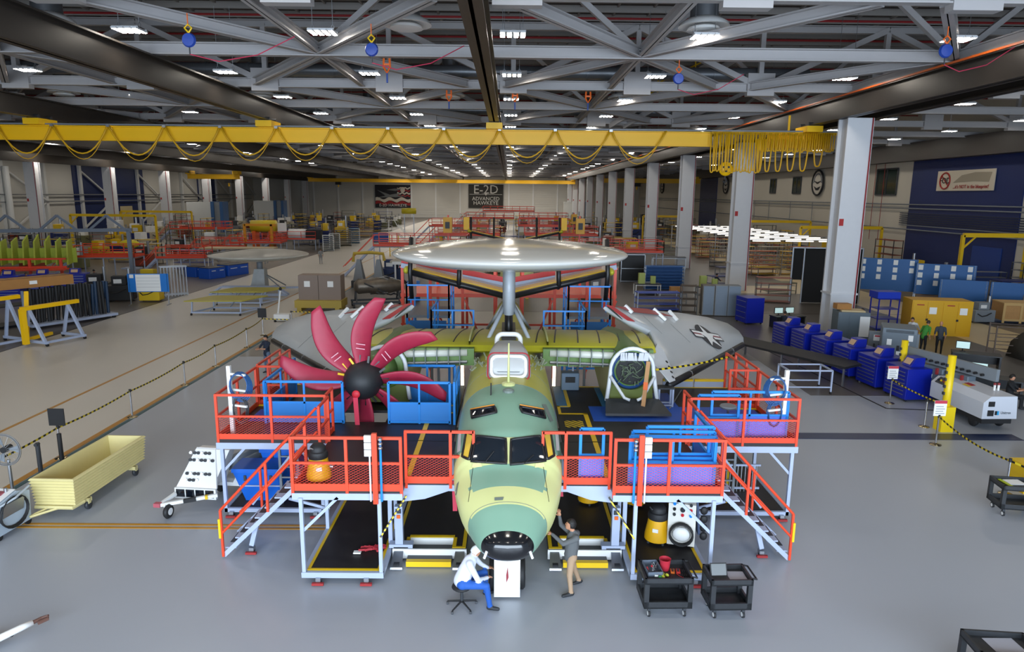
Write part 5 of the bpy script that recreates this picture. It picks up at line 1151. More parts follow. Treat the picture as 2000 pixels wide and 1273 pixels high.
stanchion('polished stanchion at the folded wing corner beyond the far sign', -13.0, 40.4); belt('striped belt behind the folded wing on the aisle side', (-13.9, 38.1, .97), (-9.0, 38.3, .97), m=M_caut3); belt('striped belt before the brown boxes', (-13.0, 40.4, 1.0), (-7.5, 40.5, 1.0), m=M_caut3)
stanchion('black post stanchion beside the platform gate on the propeller side', -7.6, 22.5); belt('striped belt from the platform to the covered propeller', (-7.6, 22.5, 2.0), (-4.6, 20.9, 2.4), m=M_caut3)
belt('striped belt across the star wing to the engine bay', (3.95, 18.7, 3.15), (7.15, 20.9, 3.1), m=M_caut3)
t = stanchion('tall post holding the striped belt at the star wing', 7.2, 20.95, None, 3.15)
RS_ = [(15.2, 26.0), (14.9, 23.2), (14.2, 21.4), (13.8, 17.6)]
for i, (x, y) in enumerate(RS_): stanchion('polished stanchion '+['with a notice beside the last blue cabinet', 'with plain head beside the yellow pole', 'with a notice in front of the yellow pole', 'beside the frame edge cart'][i], x, y, 'notice' if i in (0, 2) else None)
belt('striped belt from the last blue cabinet to the yellow pole', (15.2, 26.0, .97), (15.2, 22.9, .97)); belt('striped belt from the yellow pole to the frame edge', (14.2, 21.4, .97), (13.8, 17.6, .97), sag=.15); belt('striped belt leaving the picture beside the black cart', (13.8, 17.6, .97), (14.6, 15.5, .97))
# ================================================================== OVERHEAD CRANES
YC = 45.0
cr = thing('overhead_crane', 'yellow overhead bridge crane with looped cables across the hall', 'crane', (0, YC, 0))
b = MB(); b.b2(-37, 12.95, -.03, .03, 11.15, 12.0); b.b2(-37, 12.95, -.22, .22, 11.12, 11.18); b.b2(-37, 12.95, -.22, .22, 11.97, 12.03); b.build('bridge_beam', M_cyel, cr)
MB().b2(-37, 21, -.34, -.26, 12.06, 12.14).build('festoon_track', M_grey, cr); MB().b2(12.9, 21, -.1, .1, 11.9, 12.06).build('track_support', M_cyel, cr)
MB().b2(16.6, 20.6, .3, .42, 11.1, 11.95).build('end_beam', M_cyel, cr)
for x in (-29.7, -15.3, -.95, 19.1):
    MB().b2(x-.5, x+.5, -.9, .9, 12.03, 12.4).build('end_truck', M_cyel, cr)
    for s in (-1, 1): MB().cyl((x-.35, s*.6, 12.5), (x+.35, s*.6, 12.5), .14, n=12).build('truck_wheel', M_dgrey, cr)
MB().bar((17.8, 0, 12), (17.8, 0, 13.1), .1).build('end_post', M_cyel, cr)
m_cab = mat('festoon_yellow', '#d9a60e', .5)
def loop(x0, x1, zt, zb, r, y, p=2.0, n=12):
    return [(x0+(x1-x0)*i/n, y, zt-(zt-zb)*(1-abs(2*i/n-1)**p)) for i in range(n+1)]
xs = [-32.3+3.52*k for k in range(-1, 13)]
for i in range(len(xs)-1):
    j = random.uniform(-.12, .12)
    MB().tube(loop(xs[i], xs[i+1], 12.05, 10.35+j, .05, -.36), .05, 6).build('festoon_loop', m_cab, cr, True)
    MB().tube(loop(xs[i]+.1, xs[i+1]-.1, 12.05, 10.0+j, .02, -.3), .024, 5).build('festoon_loop', m_cab, cr, True)
    MB().b2(xs[i]-.1, xs[i]+.1, -.42, -.22, 11.95, 12.1).build('festoon_trolley', M_alu, cr)
for i in range(17):
    x = 12.75+.19*i; MB().tube(loop(x, x+.19+random.uniform(0, .12), 12.0, 9.55+random.uniform(-.05, .12), .04, -.45+.02*(i % 4), 5), .045, 5).build('festoon_loop', m_cab, cr, True)
for i in range(34):
    x = 15.9+.138*i; MB().tube(loop(x, x+.16, 12.0, 10.85+random.uniform(-.05, .08), .04, -.42+.03*(i % 3), 6), .04, 5).build('festoon_loop', m_cab, cr, True)
for i, (x, w_, z) in enumerate(((15.7, .38, 9.6), (16.2, .42, 9.6), (16.85, .5, 9.62), (17.6, .55, 9.65), (18.4, .55, 9.65), (19.3, .6, 9.95))): MB().tube(loop(x, x+w_, 11.6, z, .05, -.5, 4), .05, 6).build('festoon_loop', m_cab, cr, True)
hb = MB().lathe([(.1, -.12), (.42, -.1), (.45, 0), (.42, .1), (.1, .12)], (13.85, -.3, 9.75), 20, 'y').build('hook_block', M_cyel, cr, True)
for x, z in ((13.7, 9.85), (14.0, 9.85), (13.85, 9.6)): MB().cyl((x, -.45, z), (x, -.38, z), .07, n=10).build('sheave_cap', M_black, hb)
MB().tube([(13.85, -.3, 9.3), (13.85, -.3, 9.1), (13.97, -.3, 8.98), (13.85, -.3, 8.88), (13.73, -.3, 8.98)], .05, 6).build('hook', M_dgrey, hb)
for x in (13.72, 13.98): MB().cyl((x, -.3, 9.9), (x, -.3, 11.2), .02, n=5).build('hoist_rope', M_dgrey, hb)
for i, (x0, x1, y, z, lb) in enumerate(((-58.9, 19.5, 205, 11.7, 'small yellow crane beam far off before the end wall'), (-68.9, -57.7, 150, 11.2, 'small yellow crane beam far off over the blue wall panels'), (20.6, 43.9, 160, 11.4, 'small yellow crane beam far off beyond the columns'))):
    t = thing('overhead_crane', lb, 'crane', (0, y, 0)); b = MB(); b.b2(x0, x1, -.05, .05, z-.45, z+.45); b.b2(x0, x1, -.25, .25, z-.5, z-.42); b.b2(x0, x1, -.25, .25, z+.42, z+.5); b.build('bridge_beam', M_cyel, t)
    for x in (x0+.6, x1-.6): MB().b2(x-.6, x+.6, -1, 1, z+.5, 12.4 if i else 12.44).build('end_truck', M_cyel, t)
    MB().b2(x0+8, x0+9.6, -.5, .5, z-1.3, z-.5).build('hoist', M_black, t); MB().cyl((x0+8.8, 0, z-2), (x0+8.8, 0, z-1.3), .2, n=8).build('hook', M_cyel, t)
# fall arrest reels clipped to the steelwork
for i, (x, y, lb) in enumerate(((-10.8, 24.4, 'blue fall arrest reel high above the propeller, left of the light'), (-4.9, 25.6, 'blue fall arrest reel beside the round diffuser'), (7.3, 31, 'blue fall arrest reel on an orange hook at the steel node'), (15.0, 24.8, 'blue fall arrest reel beside the leaning truss leg'))):
    t = thing('safety_reel', lb, 'safety reel', (x, y, 13.0)); autosmooth(MB().lathe([(.05, -.09), (.2, -.08), (.24, 0), (.2, .08), (.05, .09)], n=18, axis='y').build('drum', mat('reel_blue', '#1d3f94', .4), t)); MB().tube([(0, 0, .22), (.12, 0, .38), (0, 0, .5), (-.12, 0, .38), (0, 0, .24)], .03, 6).build('clip', M_orange if i > 1 else M_yel, t); MB().cyl((0, 0, .45), (0, 0, .85), .02, n=6).build('strap', M_orange, t); MB().cyl((0, 0, -.22), (0, 0, -.45), .025, n=6).build('snap_hook', M_dgrey, t)
    MB().tube([(0, 0, -.45), (.8, .4, -.6), (2.0, .8, -.3), (3.2, 1.2, .4)], .018, 5).build('tag_line', mat('pink_line', '#b8324e', .6), t)
for i, (x, y, lb) in enumerate(((-5.3, 31, 'orange trolley clamp under the near strut'), (-3.4, 40, 'orange trolley clamp under the second chord, left of the girder'), (.3, 40, 'orange trolley clamp under the second chord by the light'), (4.4, 40, 'orange trolley clamp under the second chord at the right'))):
    t = thing('beam_clamp', lb, 'clamp', (x, y, 13.05)); MB().tube([(-.12, 0, .65), (-.14, 0, .3), (0, 0, .05), (.14, 0, .3), (.12, 0, .65)], .05, 6).build('yoke', M_orange, t); MB().bar((-.16, 0, .4), (.16, 0, .4), .08).build('crossbar', M_orange, t); MB().cyl((0, 0, -.35), (0, 0, .05), .04, n=6).build('strap', mat('strap_blue', '#24438c', .6), t)
# yellow railed roof stair beyond the right truss node
t = thing('roof_stair', 'yellow railed steel stair climbing to the roof walkway', 'stair')
MB().bar((8.2, 58, 13.6), (14.5, 48, 17.4), .12, .4).build('stringer', m_truss, t); MB().bar((9.4, 58.4, 13.6), (15.7, 48.4, 17.4), .12, .4).build('stringer', m_truss, t)
for i in range(14):
    p = V((8.8, 58.2, 13.7)).lerp(V((15.1, 48.2, 17.4)), i/13); MB().box(p, (1.2, .5, .06)).build('tread', m_truss, t)
    if i % 2 == 0: MB().bar(p+V((-.6, 0, 0)), p+V((-.6, 0, 1.6)), .08).build('rail_post', M_yel, t)
MB().bar((8.2, 58.2, 15.2), (14.5, 48.2, 17.6), .08).build('handrail', M_yel, t); MB().bar((8.2, 58.2, 14.6), (14.5, 48.2, 17.3), .07).build('midrail', M_yel, t)
# ================================================================== SIGNS
RW = (math.radians(90), 0, 0)
t = thing('wall_banner', 'black wall banner lettered E-2D ADVANCED HAWKEYE', 'banner', (-7.9, 239.3, 7.4))
MB().b2(-6, 6, 0, .12, -4, 3.95).build('panel', mat('banner_black', '#26241f', .6), t); m_let = mat('banner_letter', '#d8d6d0', .6)
text('lettering', 'E-2D', 4.2, (0, -.03, 2.15), RW, m_let, t, .02); text('lettering', 'ADVANCED', 1.75, (0, -.03, -.9), RW, m_let, t, .02); text('lettering', 'HAWKEYE', 1.85, (0, -.03, -2.35), RW, m_let, t, .02)
MB().b2(-5.6, 5.6, -.03, 0, .55, .66).build('rule', m_let, t); MB().prism([(-1.6, -.05, 1.0), (1.5, -.05, 1.0), (.3, -.05, .8), (.15, -.05, .3), (-.15, -.05, .3), (-.3, -.05, .8)], (0, .03, 0)).build('plane_mark', m_let, t)
t = thing('wall_banner', 'flag coloured wall banner with a flying aircraft lettered E-2D HAWKEYE', 'banner', (-39.9, 239.3, 7))
MB().b2(-6.1, 6.1, 0, .12, -3.8, 3.9).build('panel', mat('banner_navy', '#1c1a22', .6), t)
def wave(z0, z1, m, x0=-6, x1=6, a=.35, ph=0):
    vs = [(x0+(x1-x0)*i/24, -.02, zz+a*math.sin(i*.75+ph)) for zz in (z0, z1) for i in range(25)]; MB().add(vs, [(i, i+1, 26+i, 25+i) for i in range(24)]).build('flag_stripe', m, t)
m_fr = mat('flag_red', '#9c1f22', .6); m_fw = mat('flag_white', '#d6cdbf', .6)
wave(-2.7, -1.7, m_fr); wave(-1.75, -.6, m_fw, a=.4, ph=.6)
for k in range(4): wave(.0+.85*k, .5+.85*k, m_fr if k % 2 == 0 else m_fw, 1.5, 6, .2, k)
m_pl = mat('banner_plane_grey', '#7c7f80', .6)
for q in ([(-5.4, -.05, 2.2), (-.5, -.05, .4), (4.8, -.05, .2), (1, -.05, -.2), (-2, -.05, -.1)], [(-2.2, -.06, 2.2), (.6, -.06, 2.7), (3.2, -.06, 2.5), (1.0, -.06, 1.9)], [(-5.4, -.06, -.4), (-1, -.06, .6), (2.5, -.06, 1.2), (1.8, -.06, .4), (-2, -.06, -.3)]): MB().prism(q, (0, .02, 0)).build('plane_picture', m_pl, t)
MB().ell((3.4, -.06, 2.3), (.8, .05, 1)).build('plane_picture', m_fw, t)
text('lettering', 'E-2D HAWKEYE', 1.35, (0, -.06, -3.0), RW, m_let, t, .02)
RX = (math.radians(90), 0, math.radians(-90))
t = thing('fod_sign', 'cream wall sign with a barred red FOD circle on the blue wall', 'sign', (44.75, 68.4, 9.8))
MB().b2(0, .08, -4.3, 4.3, -1.0, 1.0).build('board', mat('sign_cream', '#d8cdb8', .6), t)
for r in (0,): MB().tube([(-.03, 2.95+.8*math.cos(2*PI*k/28), .8*math.sin(2*PI*k/28)) for k in range(28)], .08, 5, True).build('ring', mat('sign_red', '#a82a26', .6), t)
MB().bar((-.03, 3.5, .5), (-.03, 2.4, -.5), .1, .04, (1, 0, 0)).build('bar', MATS['sign_red'], t)
text('lettering', 'FOD', .85, (-.05, 2.95, 0), RX, M_black, t, .01); text('lettering', "...it's NOT in the blueprint!", .5, (-.05, -1.1, -.62), RX, MATS['sign_red'], t, .01, sx=.95)
MB().prism([(-.02, 1.6, -.2), (-.02, .4, .5), (-.02, -1.6, .75), (-.02, -3.9, .7), (-.02, -3.6, -.2), (-.02, -1.5, -.1)], (-.01, 0, 0)).build('drawing', mat('sign_sketch', '#a59a86', .7), t)
for i, (y, z, r, lb) in enumerate(((100.8, 10.1, 1.75, 'round wall emblem with a flying bird over waves, nearest the blue wall'), (143.5, 10.3, 1.6, 'second round wall emblem between the wall windows'), (203, 10.7, 1.8, 'farthest round wall emblem'))):
    t = thing('round_emblem', lb, 'emblem', (44.8, y, z)); MB().lathe([(.02, -.06), (r, -.06), (r, 0)], n=32, axis='x').build('disc', mat('emblem_white', '#cfc9be', .6), t)
    MB().tube([(-.08, r*math.cos(2*PI*k/32), r*math.sin(2*PI*k/32)) for k in range(32)], .14, 6, True).build('ring', M_black, t)
    MB().prism([(-.09, 1.0*r*.8, .35), (-.09, .1, .1), (-.09, -.9*r*.8, .3), (-.09, -.2, -.15), (-.09, .2, -.15)], (-.02, 0, 0)).build('bird', M_black, t)
    MB().prism([(-.09, .8*r*.8, -.45), (-.09, .2, -.75), (-.09, -.75*r*.8, -.5), (-.09, -.4, -1.05), (-.09, .45, -1.05)], (-.02, 0, 0)).build('waves', M_black, t)
    MB().tube([(-.09, r*.72*math.cos(PI*k/16), r*.72*math.sin(PI*k/16)) for k in range(17)], .08, 5).build('arc', M_grey, t)
# ================================================================== BUILDERS FOR SHOP EQUIPMENT
def chest(label, loc, rz, w=.75, d=.75, h=1.3, n=7, m=None, group=None, riser=True, name='tool_cabinet'):
    m = m or M_dblue; t = thing(name, label, 'cabinet', loc, rz, group)
    MB().b2(0, w, 0, d, .1, h).build('body', m, t, bevel=.015)
    for i in range(n):
        z0 = .18+(h-.3)*i/n; dr = MB().b2(.06, w-.06, -.012, .01, z0, z0+(h-.3)/n-.02).build('drawer', m, t); MB().b2(.14, w-.14, -.035, -.012, z0+(h-.3)/n*.62, z0+(h-.3)/n*.62+.03).build('drawer_pull', M_alu, dr)
    for x in (.1, w-.1): MB().cyl((x-.03, .1, .05), (x+.03, .1, .05), .05, n=10).build('caster', M_black, t); MB().cyl((x-.03, d-.1, .05), (x+.03, d-.1, .05), .05, n=10).build('caster', M_black, t)
    if riser:
        o_ = MB().prism([(w*.3, d*.3, h), (w*.3, d*.75, h), (w*.3, d*.75, h+.36), (w*.3, d*.45, h+.36)], (w*.4, 0, 0)).build('sloped_console', m, t); MB().prism([(w*.36, d*.31, h+.08), (w*.64, d*.31, h+.08), (w*.64, d*.42, h+.3), (w*.36, d*.42, h+.3)], (0, -.01, .005)).build('console_label', mat('console_tan', '#c8a684', .6), o_)
    return t
def bench(label, loc, rz, w, d, h, mt, ml, shelf=True, name='workbench', group=None):
    t = thing(name, label, 'bench', loc, rz, group); MB().b2(0, w, 0, d, h-.06, h).build('bench_top', mt, t)
    for x in (.05, w-.05):
        for y in (.05, d-.05): MB().bar((x, y, 0), (x, y, h-.06), .07).build('leg', ml, t)
    if shelf: MB().b2(.05, w-.05, .05, d-.05, .25, .29).build('shelf', mt, t)
    for y in (.05, d-.05): MB().bar((.05, y, h-.12), (w-.05, y, h-.12), .05).build('apron', ml, t)
    return t
def shelving(label, loc, rz, w, d, h, n, mp, ms, name='shelf_rack', back=None, group=None):
    t = thing(name, label, 'rack', loc, rz, group)
    for x in (.03, w-.03):
        for y in (.03, d-.03): MB().bar((x, y, 0), (x, y, h), .06).build('upright', mp, t)
    for i in range(n+1): z = .12+(h-.16)*i/n; MB().b2(.0, w, 0, d, z-.02, z+.02).build('shelf', ms, t)
    if back: MB().b2(0, w, d-.02, d, .1, h).build('back_panel', back, t)
    return t
def redstand(label, loc, rz, w, d, h, m=None, stair=True, name='work_platform', group=None):
    m = m or M_red; t = thing(name, label, 'platform', loc, rz, group); MB().b2(0, w, 0, d, h-.1, h).build('deck', M_grey, t)
    for x in (.05, w/2, w-.05):
        for y in (.05, d-.05): MB().bar((x, y, 0), (x, y, h-.1), .09).build('post', M_steel, t)
    for p, q, k in (((0, 0), (w, 0), max(1, int(w/1.6))), ((w, 0), (w, d), 1), ((0, d), (w, d), max(1, int(w/1.6)))):
        p, q = V((*p, h)), V((*q, h)); up = V((0, 0, 1))
        for z in (.55, 1.1): MB().bar(p+up*z, q+up*z, .07).build('guard_rail', m, t)
        for i in range(k+1): e = p.lerp(q, i/k); MB().bar(e, e+up*1.1, .07).build('rail_post', m, t)
        MB().bar(p+up*.1, q+up*.1, .04, .2).build('toe_board', m, t)
    if stair:
        for y in (.1, .9): MB().bar((0, y, h), (-h, y, .05), .08, .2).build('stringer', M_steel, t); MB().bar((0, y, h+1), (-h, y, 1.0), .06).build('stair_rail', m, t)
        for i in range(6): u = (i+.5)/6; MB().b2(-h*u-.12, -h*u+.12, .1, .9, h*(1-u)-.03, h*(1-u)).build('tread', M_steel, t)
    return t
def machine(label, loc, rz, s, m, m2, name='machine', cat='machine', group=None):
    t = thing(name, label, cat, loc, rz, group); MB().b2(-.6*s, .6*s, -.4*s, .4*s, .1, .8*s).build('base_cabinet', m, t, bevel=.03); MB().b2(-.35*s, .3*s, -.25*s, .25*s, .8*s, 1.25*s).build('head', m2, t, bevel=.02)
    MB().cyl((.4*s, 0, .8*s), (.4*s, 0, 1.6*s), .08*s, n=10).build('column', M_alu, t); MB().tube([(-.5*s, -.42*s, .6*s), (-.3*s, -.55*s, .45*s), (0, -.5*s, .5*s), (.3*s, -.45*s, .65*s)], .03*s, 6).build('hose', M_black, t); MB().b2(-.25*s, .1*s, -.27*s, -.25*s, .9*s, 1.1*s).build('panel', M_white, t)
    for x in (-.5*s, .5*s): MB().cyl((x-.03, 0, .06), (x+.03, 0, .06), .06, n=8).build('caster', M_black, t)
    return t
def board(label, loc, rz, w, z0, z1, m, papers, name='display_board'):
    t = thing(name, label, 'board', loc, rz); MB().b2(0, w, -.03, .03, z0, z1).build('panel', m, t)
    for x in (.1, w-.1): MB().bar((x, 0, 0), (x, 0, z1), .06).build('post', M_alu, t); MB().bar((x, -.4, .04), (x, .4, .04), .06).build('foot', M_alu, t)
    for i in range(papers): x = .15+(w-.5)*(i % 4)/3.2; z = z1-.5-.6*(i//4); MB().b2(x, x+.32, -.042, -.031, z, z+.4).build('pinned_sheet', M_paper, t)
    return t
# ================================================================== RIGHT SIDE
cb = [(15.9, 26.1, -.12), (15.65, 27.9, -.12), (15.4, 29.7, -.12), (15.15, 31.5, -.12), (14.9, 33.3, -.12), (14.65, 35.1, -.12)]
for i, (x, y, r) in enumerate(cb):
    chest('royal blue drawer cabinet, %s in its row from the notice post' % ORD[i], (x-.2, y+1.35, 0), math.radians(-83), 1.35, 1.35, 1.35, 7, None, 'row of royal blue drawer cabinets')
t = thing('electrical_cabinet', 'grey electrical cabinet with pinned notices beside the tall column', 'cabinet', (18.0, 36.5, 0), -.2); MB().b2(0, 1.6, 0, 1.3, 0, 1.9).build('housing', mat('slate_cabinet', '#5a6872', .5), t); MB().b2(1.1, 1.6, -.03, 0, .6, 1.7).build('notice', M_paper, t); MB().b2(.2, 1.4, .2, 1.1, 1.9, 1.97).build('top_papers', mat('manila', '#c9b48a', .7), t)
for i in range(2): MB().b2(.05+.52*i, .5+.52*i, -.02, 0, .1, 1.8).build('door', MATS['slate_cabinet'], t)
tag(box('cardboard_box', (18.5, 37.2, 2.13), (.8, .5, .3), M_card), 'cardboard box on the grey electrical cabinet', 'box')
t = thing('transformer', 'tall grey transformer enclosure with notices', 'cabinet', (17.75, 31.6, 0), -.45); t.scale = (.72, .65, .8); MB().b2(0, 2.0, 0, 2.4, 0, 2.5).build('housing', mat('transformer_grey', '#6e7a84', .5), t, bevel=.03); MB().b2(.05, 1.95, -.03, 0, .3, 2.2).build('front_panel', mat('transformer_panel', '#66727c', .5), t)
for x, z in ((.3, 1.5), (1.3, 1.35), (.9, .8), (1.5, 1.8)): MB().b2(x, x+.28, -.05, -.03, z, z+.35).build('notice', M_paper, t)
MB().b2(.9, 1.05, -.08, -.03, 1.2, 1.5).build('handle', M_black, t)
for i in range(6): MB().b2(.2, 1.8, -.04, -.02, 2.25+.03*i, 2.265+.03*i).build('vent_slot', M_dgrey, t)
t = thing('fuse_panel', 'grey fuse panel with red lettered notices behind the blue cabinets', 'panel', (18.0, 33.2, 0), -.35); MB().b2(0, 2.2, 0, .25, .1, 1.5).build('housing', mat('panel_grey', '#7d848a', .5), t)
for x in (.2, 1.4): n_ = MB().b2(x, x+.6, -.03, 0, 1.05, 1.35).build('notice', M_paper, t); MB().b2(x+.05, x+.55, -.04, -.03, 1.25, 1.33).build('notice_header', MATS['notice_red'], n_)
MB().b2(.95, 1.25, -.08, 0, 1.1, 1.6).build('switch', M_alu, t)
for i in range(8): MB().cyl((.25+.24*i, -.1, .3), (.25+.24*i, -.02, .9), .04, n=6).build('cable', M_dgrey, t)
sw = thing('switchgear_rack', 'grey switchgear frame with breaker boxes beside the yellow pole', 'switchgear', (16.75, 28.0, 0), math.radians(-75)); MB().bar((0, 0, 1.7), (4.2, 0, 1.7), .15, .45).build('busbar_trough', MATS['panel_grey'], sw); MB().bar((0, 0, .25), (4.2, 0, .25), .15, .4).build('lower_trough', MATS['panel_grey'], sw)
for i in range(2): bx_ = MB().b2(1.3+1.1*i, 2.2+1.1*i, -.3, .1, .6, 1.45).build('breaker_box', mat('breaker_grey', '#5f6b76', .45), sw, bevel=.03); MB().b2(1.95+1.1*i, 2.02+1.1*i, -.4, -.3, 1.2, 1.45).build('lever', mat('lever_red', '#8c2a2a', .5), bx_); MB().b2(1.55+1.1*i, 1.75+1.1*i, -.32, -.3, 1.0, 1.15).build('label_plate', M_white, bx_)
for i in range(10): MB().cyl((1.2+.28*i, -.1, 1.62), (1.2+.28*i, -.22, 1.62), .05, n=8).build('connector', M_black, sw)
MB().b2(.7, 1.2, -.2, .1, .35, .9).build('red_reel', mat('reel_red', '#a83038', .5), sw); MB().b2(1.2, 2.2, -.2, 0, .42, .6).build('cable_bundle', M_yel, sw)
for i, (x, y, h_, lb) in enumerate(((15.35, 22.85, 2.7, 'yellow protective pole with cables in front of the switchgear'), (16.55, 27.7, 2.2, 'shorter yellow protective pole behind the switchgear'))):
    t = thing('yellow_pole', lb, 'pole', (x, y, 0)); MB().cyl((0, 0, 0), (0, 0, h_), .13, n=16).build('pole', mat('pole_yellow', '#e8c810', .4), t, True); MB().b2(-.22, .22, -.22, .22, 0, .9 if i == 0 else .3).build('pole_guard', MATS['pole_yellow'], t)
    for k in range(5): MB().b2(-.17, -.1, -.05, .05, h_-.4-.25*k, h_-.3-.25*k).build('cable_clip', M_dgrey, t)
t = thing('ground_power_unit', 'white ground power unit on black wheels behind the rope', 'generator', (16.5, 25.6, 0), math.radians(-88)); t.scale = (.79, .72, .9); m_gpu = mat('gpu_white', '#c9cdd6', .4, var=.03)
MB().prism([(0, 0, .5), (0, 0, 1.15), (0, .35, 1.4), (0, 1.65, 1.4), (0, 1.75, .5)], (3.6, 0, 0)).build('canopy', m_gpu, t); MB().b2(.1, 3.5, .1, 1.6, .28, .5).build('chassis', M_black, t)
MB().prism([(.25, .02, 1.18), (1.1, .02, 1.18), (1.1, .32, 1.39), (.25, .32, 1.39)], (0, -.02, .02)).build('control_panel', M_dgrey, t)
for i in range(4): MB().cyl((.35+.2*i, .15, 1.27), (.35+.2*i, .1, 1.33), .05, n=8).build('gauge', [M_black, M_yel, MATS['lever_red'], M_alu][i], t)
for x in (2.9, 2.9):
    pass
MB().b2(3.6, 3.63, .25, .55, 1.0, 1.2).build('vent', M_black, t); MB().b2(3.6, 3.63, .25, .55, .62, .85).build('vent', M_black, t)
MB().b2(3.6, 3.62, .62, .72, .66, .82).build('logo_mark', M_black, t); MB().b2(3.6, 3.62, .73, .82, .66, .82).build('logo_mark', mat('logo_blue', '#2aa0d8', .5), t); text('lettering', 'Unitron', .16, (3.625, 1.15, .75), (math.radians(90), 0, math.radians(90)), mat('logo_grey', '#55606a', .5), t, .003)
for y in (1.3, 1.5): MB().cyl((2.6, y, 1.4), (2.6, y, 1.62), .05, n=8).build('beacon_stem', M_white, t); MB().cyl((2.6, y, 1.62), (2.6, y, 1.7), .06, n=8).build('beacon', MATS['lever_red'], t)
MB().prism([(1.4, .7, 1.402), (1.9, .7, 1.402), (1.8, 1.0, 1.402), (1.3, 1.0, 1.402)], (0, 0, .008)).build('warning_label', MATS['sign_red'], t); MB().prism([(1.55, .45, 1.402), (2.0, .45, 1.402), (1.95, .65, 1.402), (1.5, .65, 1.402)], (0, 0, .008)).build('warning_label', M_yel, t)
for x in (.6, 2.9):
    for y in (.2, 1.5): MB().lathe([(.1, -.09), (.26, -.09), (.29, 0), (.26, .09), (.1, .09)], (x, y, .29), 16, 'y').build('wheel', M_black, t, True)
t = thing('yellow_safety_cabinet', 'double yellow flammables cabinet with notices', 'cabinet', (24.0, 39.9, 0), -.18); MB().b2(0, 3.3, 0, 1.5, 0, 2.1).build('body', mat('cabinet_yellow', '#d8a40c', .4), t)
for i in range(2):
    for k in range(2): d_ = MB().b2(.05+1.65*i+.8*k, .8+1.65*i+.8*k, -.03, 0, .2, 2.0).build('door', MATS['cabinet_yellow'], t)
    MB().b2(.95+1.65*i, 1.35+1.65*i, -.05, -.03, 1.3, 1.7).build('notice', M_paper, t); MB().b2(.8+1.65*i, .92+1.65*i, -.06, -.03, .9, 1.02).build('lock', M_black, t); MB().b2(.25+1.65*i, .65+1.65*i, -.04, -.03, 1.8, 1.86).build('red_print', MATS['sign_red'], t)
tag(box('blue_tote', (23.2, 41.5, 2.2), (1.4, 1, .4), mat('tote_blue', '#1338b8', .4)), 'blue tote on the rack left of the yellow cabinet', 'tote')
shelving('blue shelf rack left of the yellow cabinet', (22.6, 41, 0), 0, 1.3, 1, 2.0, 3, M_dblue, M_dblue)
for i, (x, y, w_, lb, z1) in enumerate(((29.0, 56.2, 4.2, 'blue partition board covered in white sheets, left of the pair', 3.2), (32.2, 53.6, 4.0, 'blue partition board with rows of sheets behind the yellow cabinet', 3.0))): board(lb, (x, y, 0), -.45, w_, .6, z1, mat('board_blue', '#0f5a9c', .5), 11)
for i, (x, y, lb) in enumerate(((31.8, 49.8, 'plain blue partition panel behind the yellow cabinet'), (34.6, 48.4, 'plain blue partition panel at the white divider'))): board(lb, (x, y, 0), -.42, 3.0, .2, 2.2, MATS['board_blue'], 0)
board('narrow white divider at the end of the blue panels', (37.2, 47.2, 0), -.8, 1.2, .1, 2.2, M_white, 0)
t = thing('curtain_booth', 'large black curtain booth left of the tall column', 'booth', (22.6, 52, 0), -.1); MB().b2(0, 4.2, 0, .2, .05, 4.2).build('curtain', mat('curtain_black', '#0d0d0f', .8), t); MB().b2(4.1, 4.3, 0, 3, .05, 4.2).build('curtain', MATS['curtain_black'], t)
for x in (-.9, -.05, 4.2): MB().bar((x, -.05, 0), (x, -.05, 4.3), .09).build('frame_post', M_alu, t)
MB().bar((-.9, -.05, 4.25), (4.2, -.05, 4.25), .09).build('frame_rail', M_alu, t); MB().b2(-.85, -.1, 0, .1, 1.8, 4.2).build('curtain', MATS['curtain_black'], t)
def desk(label, loc, rz, mon=2):
    t = thing('desk', label, 'desk', loc, rz); MB().b2(0, 2, 0, .9, .7, .75).build('desk_top', mat('desk_dark', '#24262a', .4), t); MB().b2(.02, .1, .05, .85, 0, .7).build('side_panel', MATS['desk_dark'], t); MB().b2(1.9, 1.98, .05, .85, 0, .7).build('side_panel', MATS['desk_dark'], t); MB().b2(.1, 1.9, .8, .85, .2, .7).build('modesty_panel', MATS['desk_dark'], t)
    for i in range(mon):
        m_ = thing('monitor', 'flat monitor %s on the %s' % (['leftmost', 'second', 'third'][i], label), 'monitor', V(loc)+Matrix.Rotation(rz, 3, 'Z') @ V((.45+.75*i, .6, .75)), rz); MB().b2(-.3, .3, -.02, .02, .12, .5).build('screen_case', M_black, m_); MB().b2(-.27, .27, -.026, -.021, .15, .47).build('screen', mat('screen_glow', (.55, .75, .72, 1), .3, emit=.5), m_); MB().cyl((0, 0, 0), (0, 0, .14), .03, n=8).build('stand', M_black, m_); MB().b2(-.12, .12, -.1, .1, 0, .015).build('foot', M_black, m_)
    return t
desk('dark desk beside the tall column', (16.6, 41.3, 0), .2, 2); desk('dark desk in front of the bald man', (21.4, 31.9, 0), -.5, 1); desk('dark desk behind the white power unit', (19.2, 27.6, 0), -.6, 1); desk('dark desk at the picture edge', (21.8, 26.2, 0), -.6, 1)
t = thing('wire_cage', 'brown wire cage trolley on the cream aisle', 'cage', (25.3, 34.5, 0), -.3)
for x in (0, 1.6):
    for y in (0, 1): MB().bar((x, y, 0), (x, y, 1.6), .06).build('post', mat('cage_brown', '#5a4a40', .6), t)
for z in (.2, .6, 1.0, 1.55): MB().bar((0, 0, z), (1.6, 0, z), .035).build('wire', MATS['cage_brown'], t); MB().bar((0, 1, z), (1.6, 1, z), .035).build('wire', MATS['cage_brown'], t)
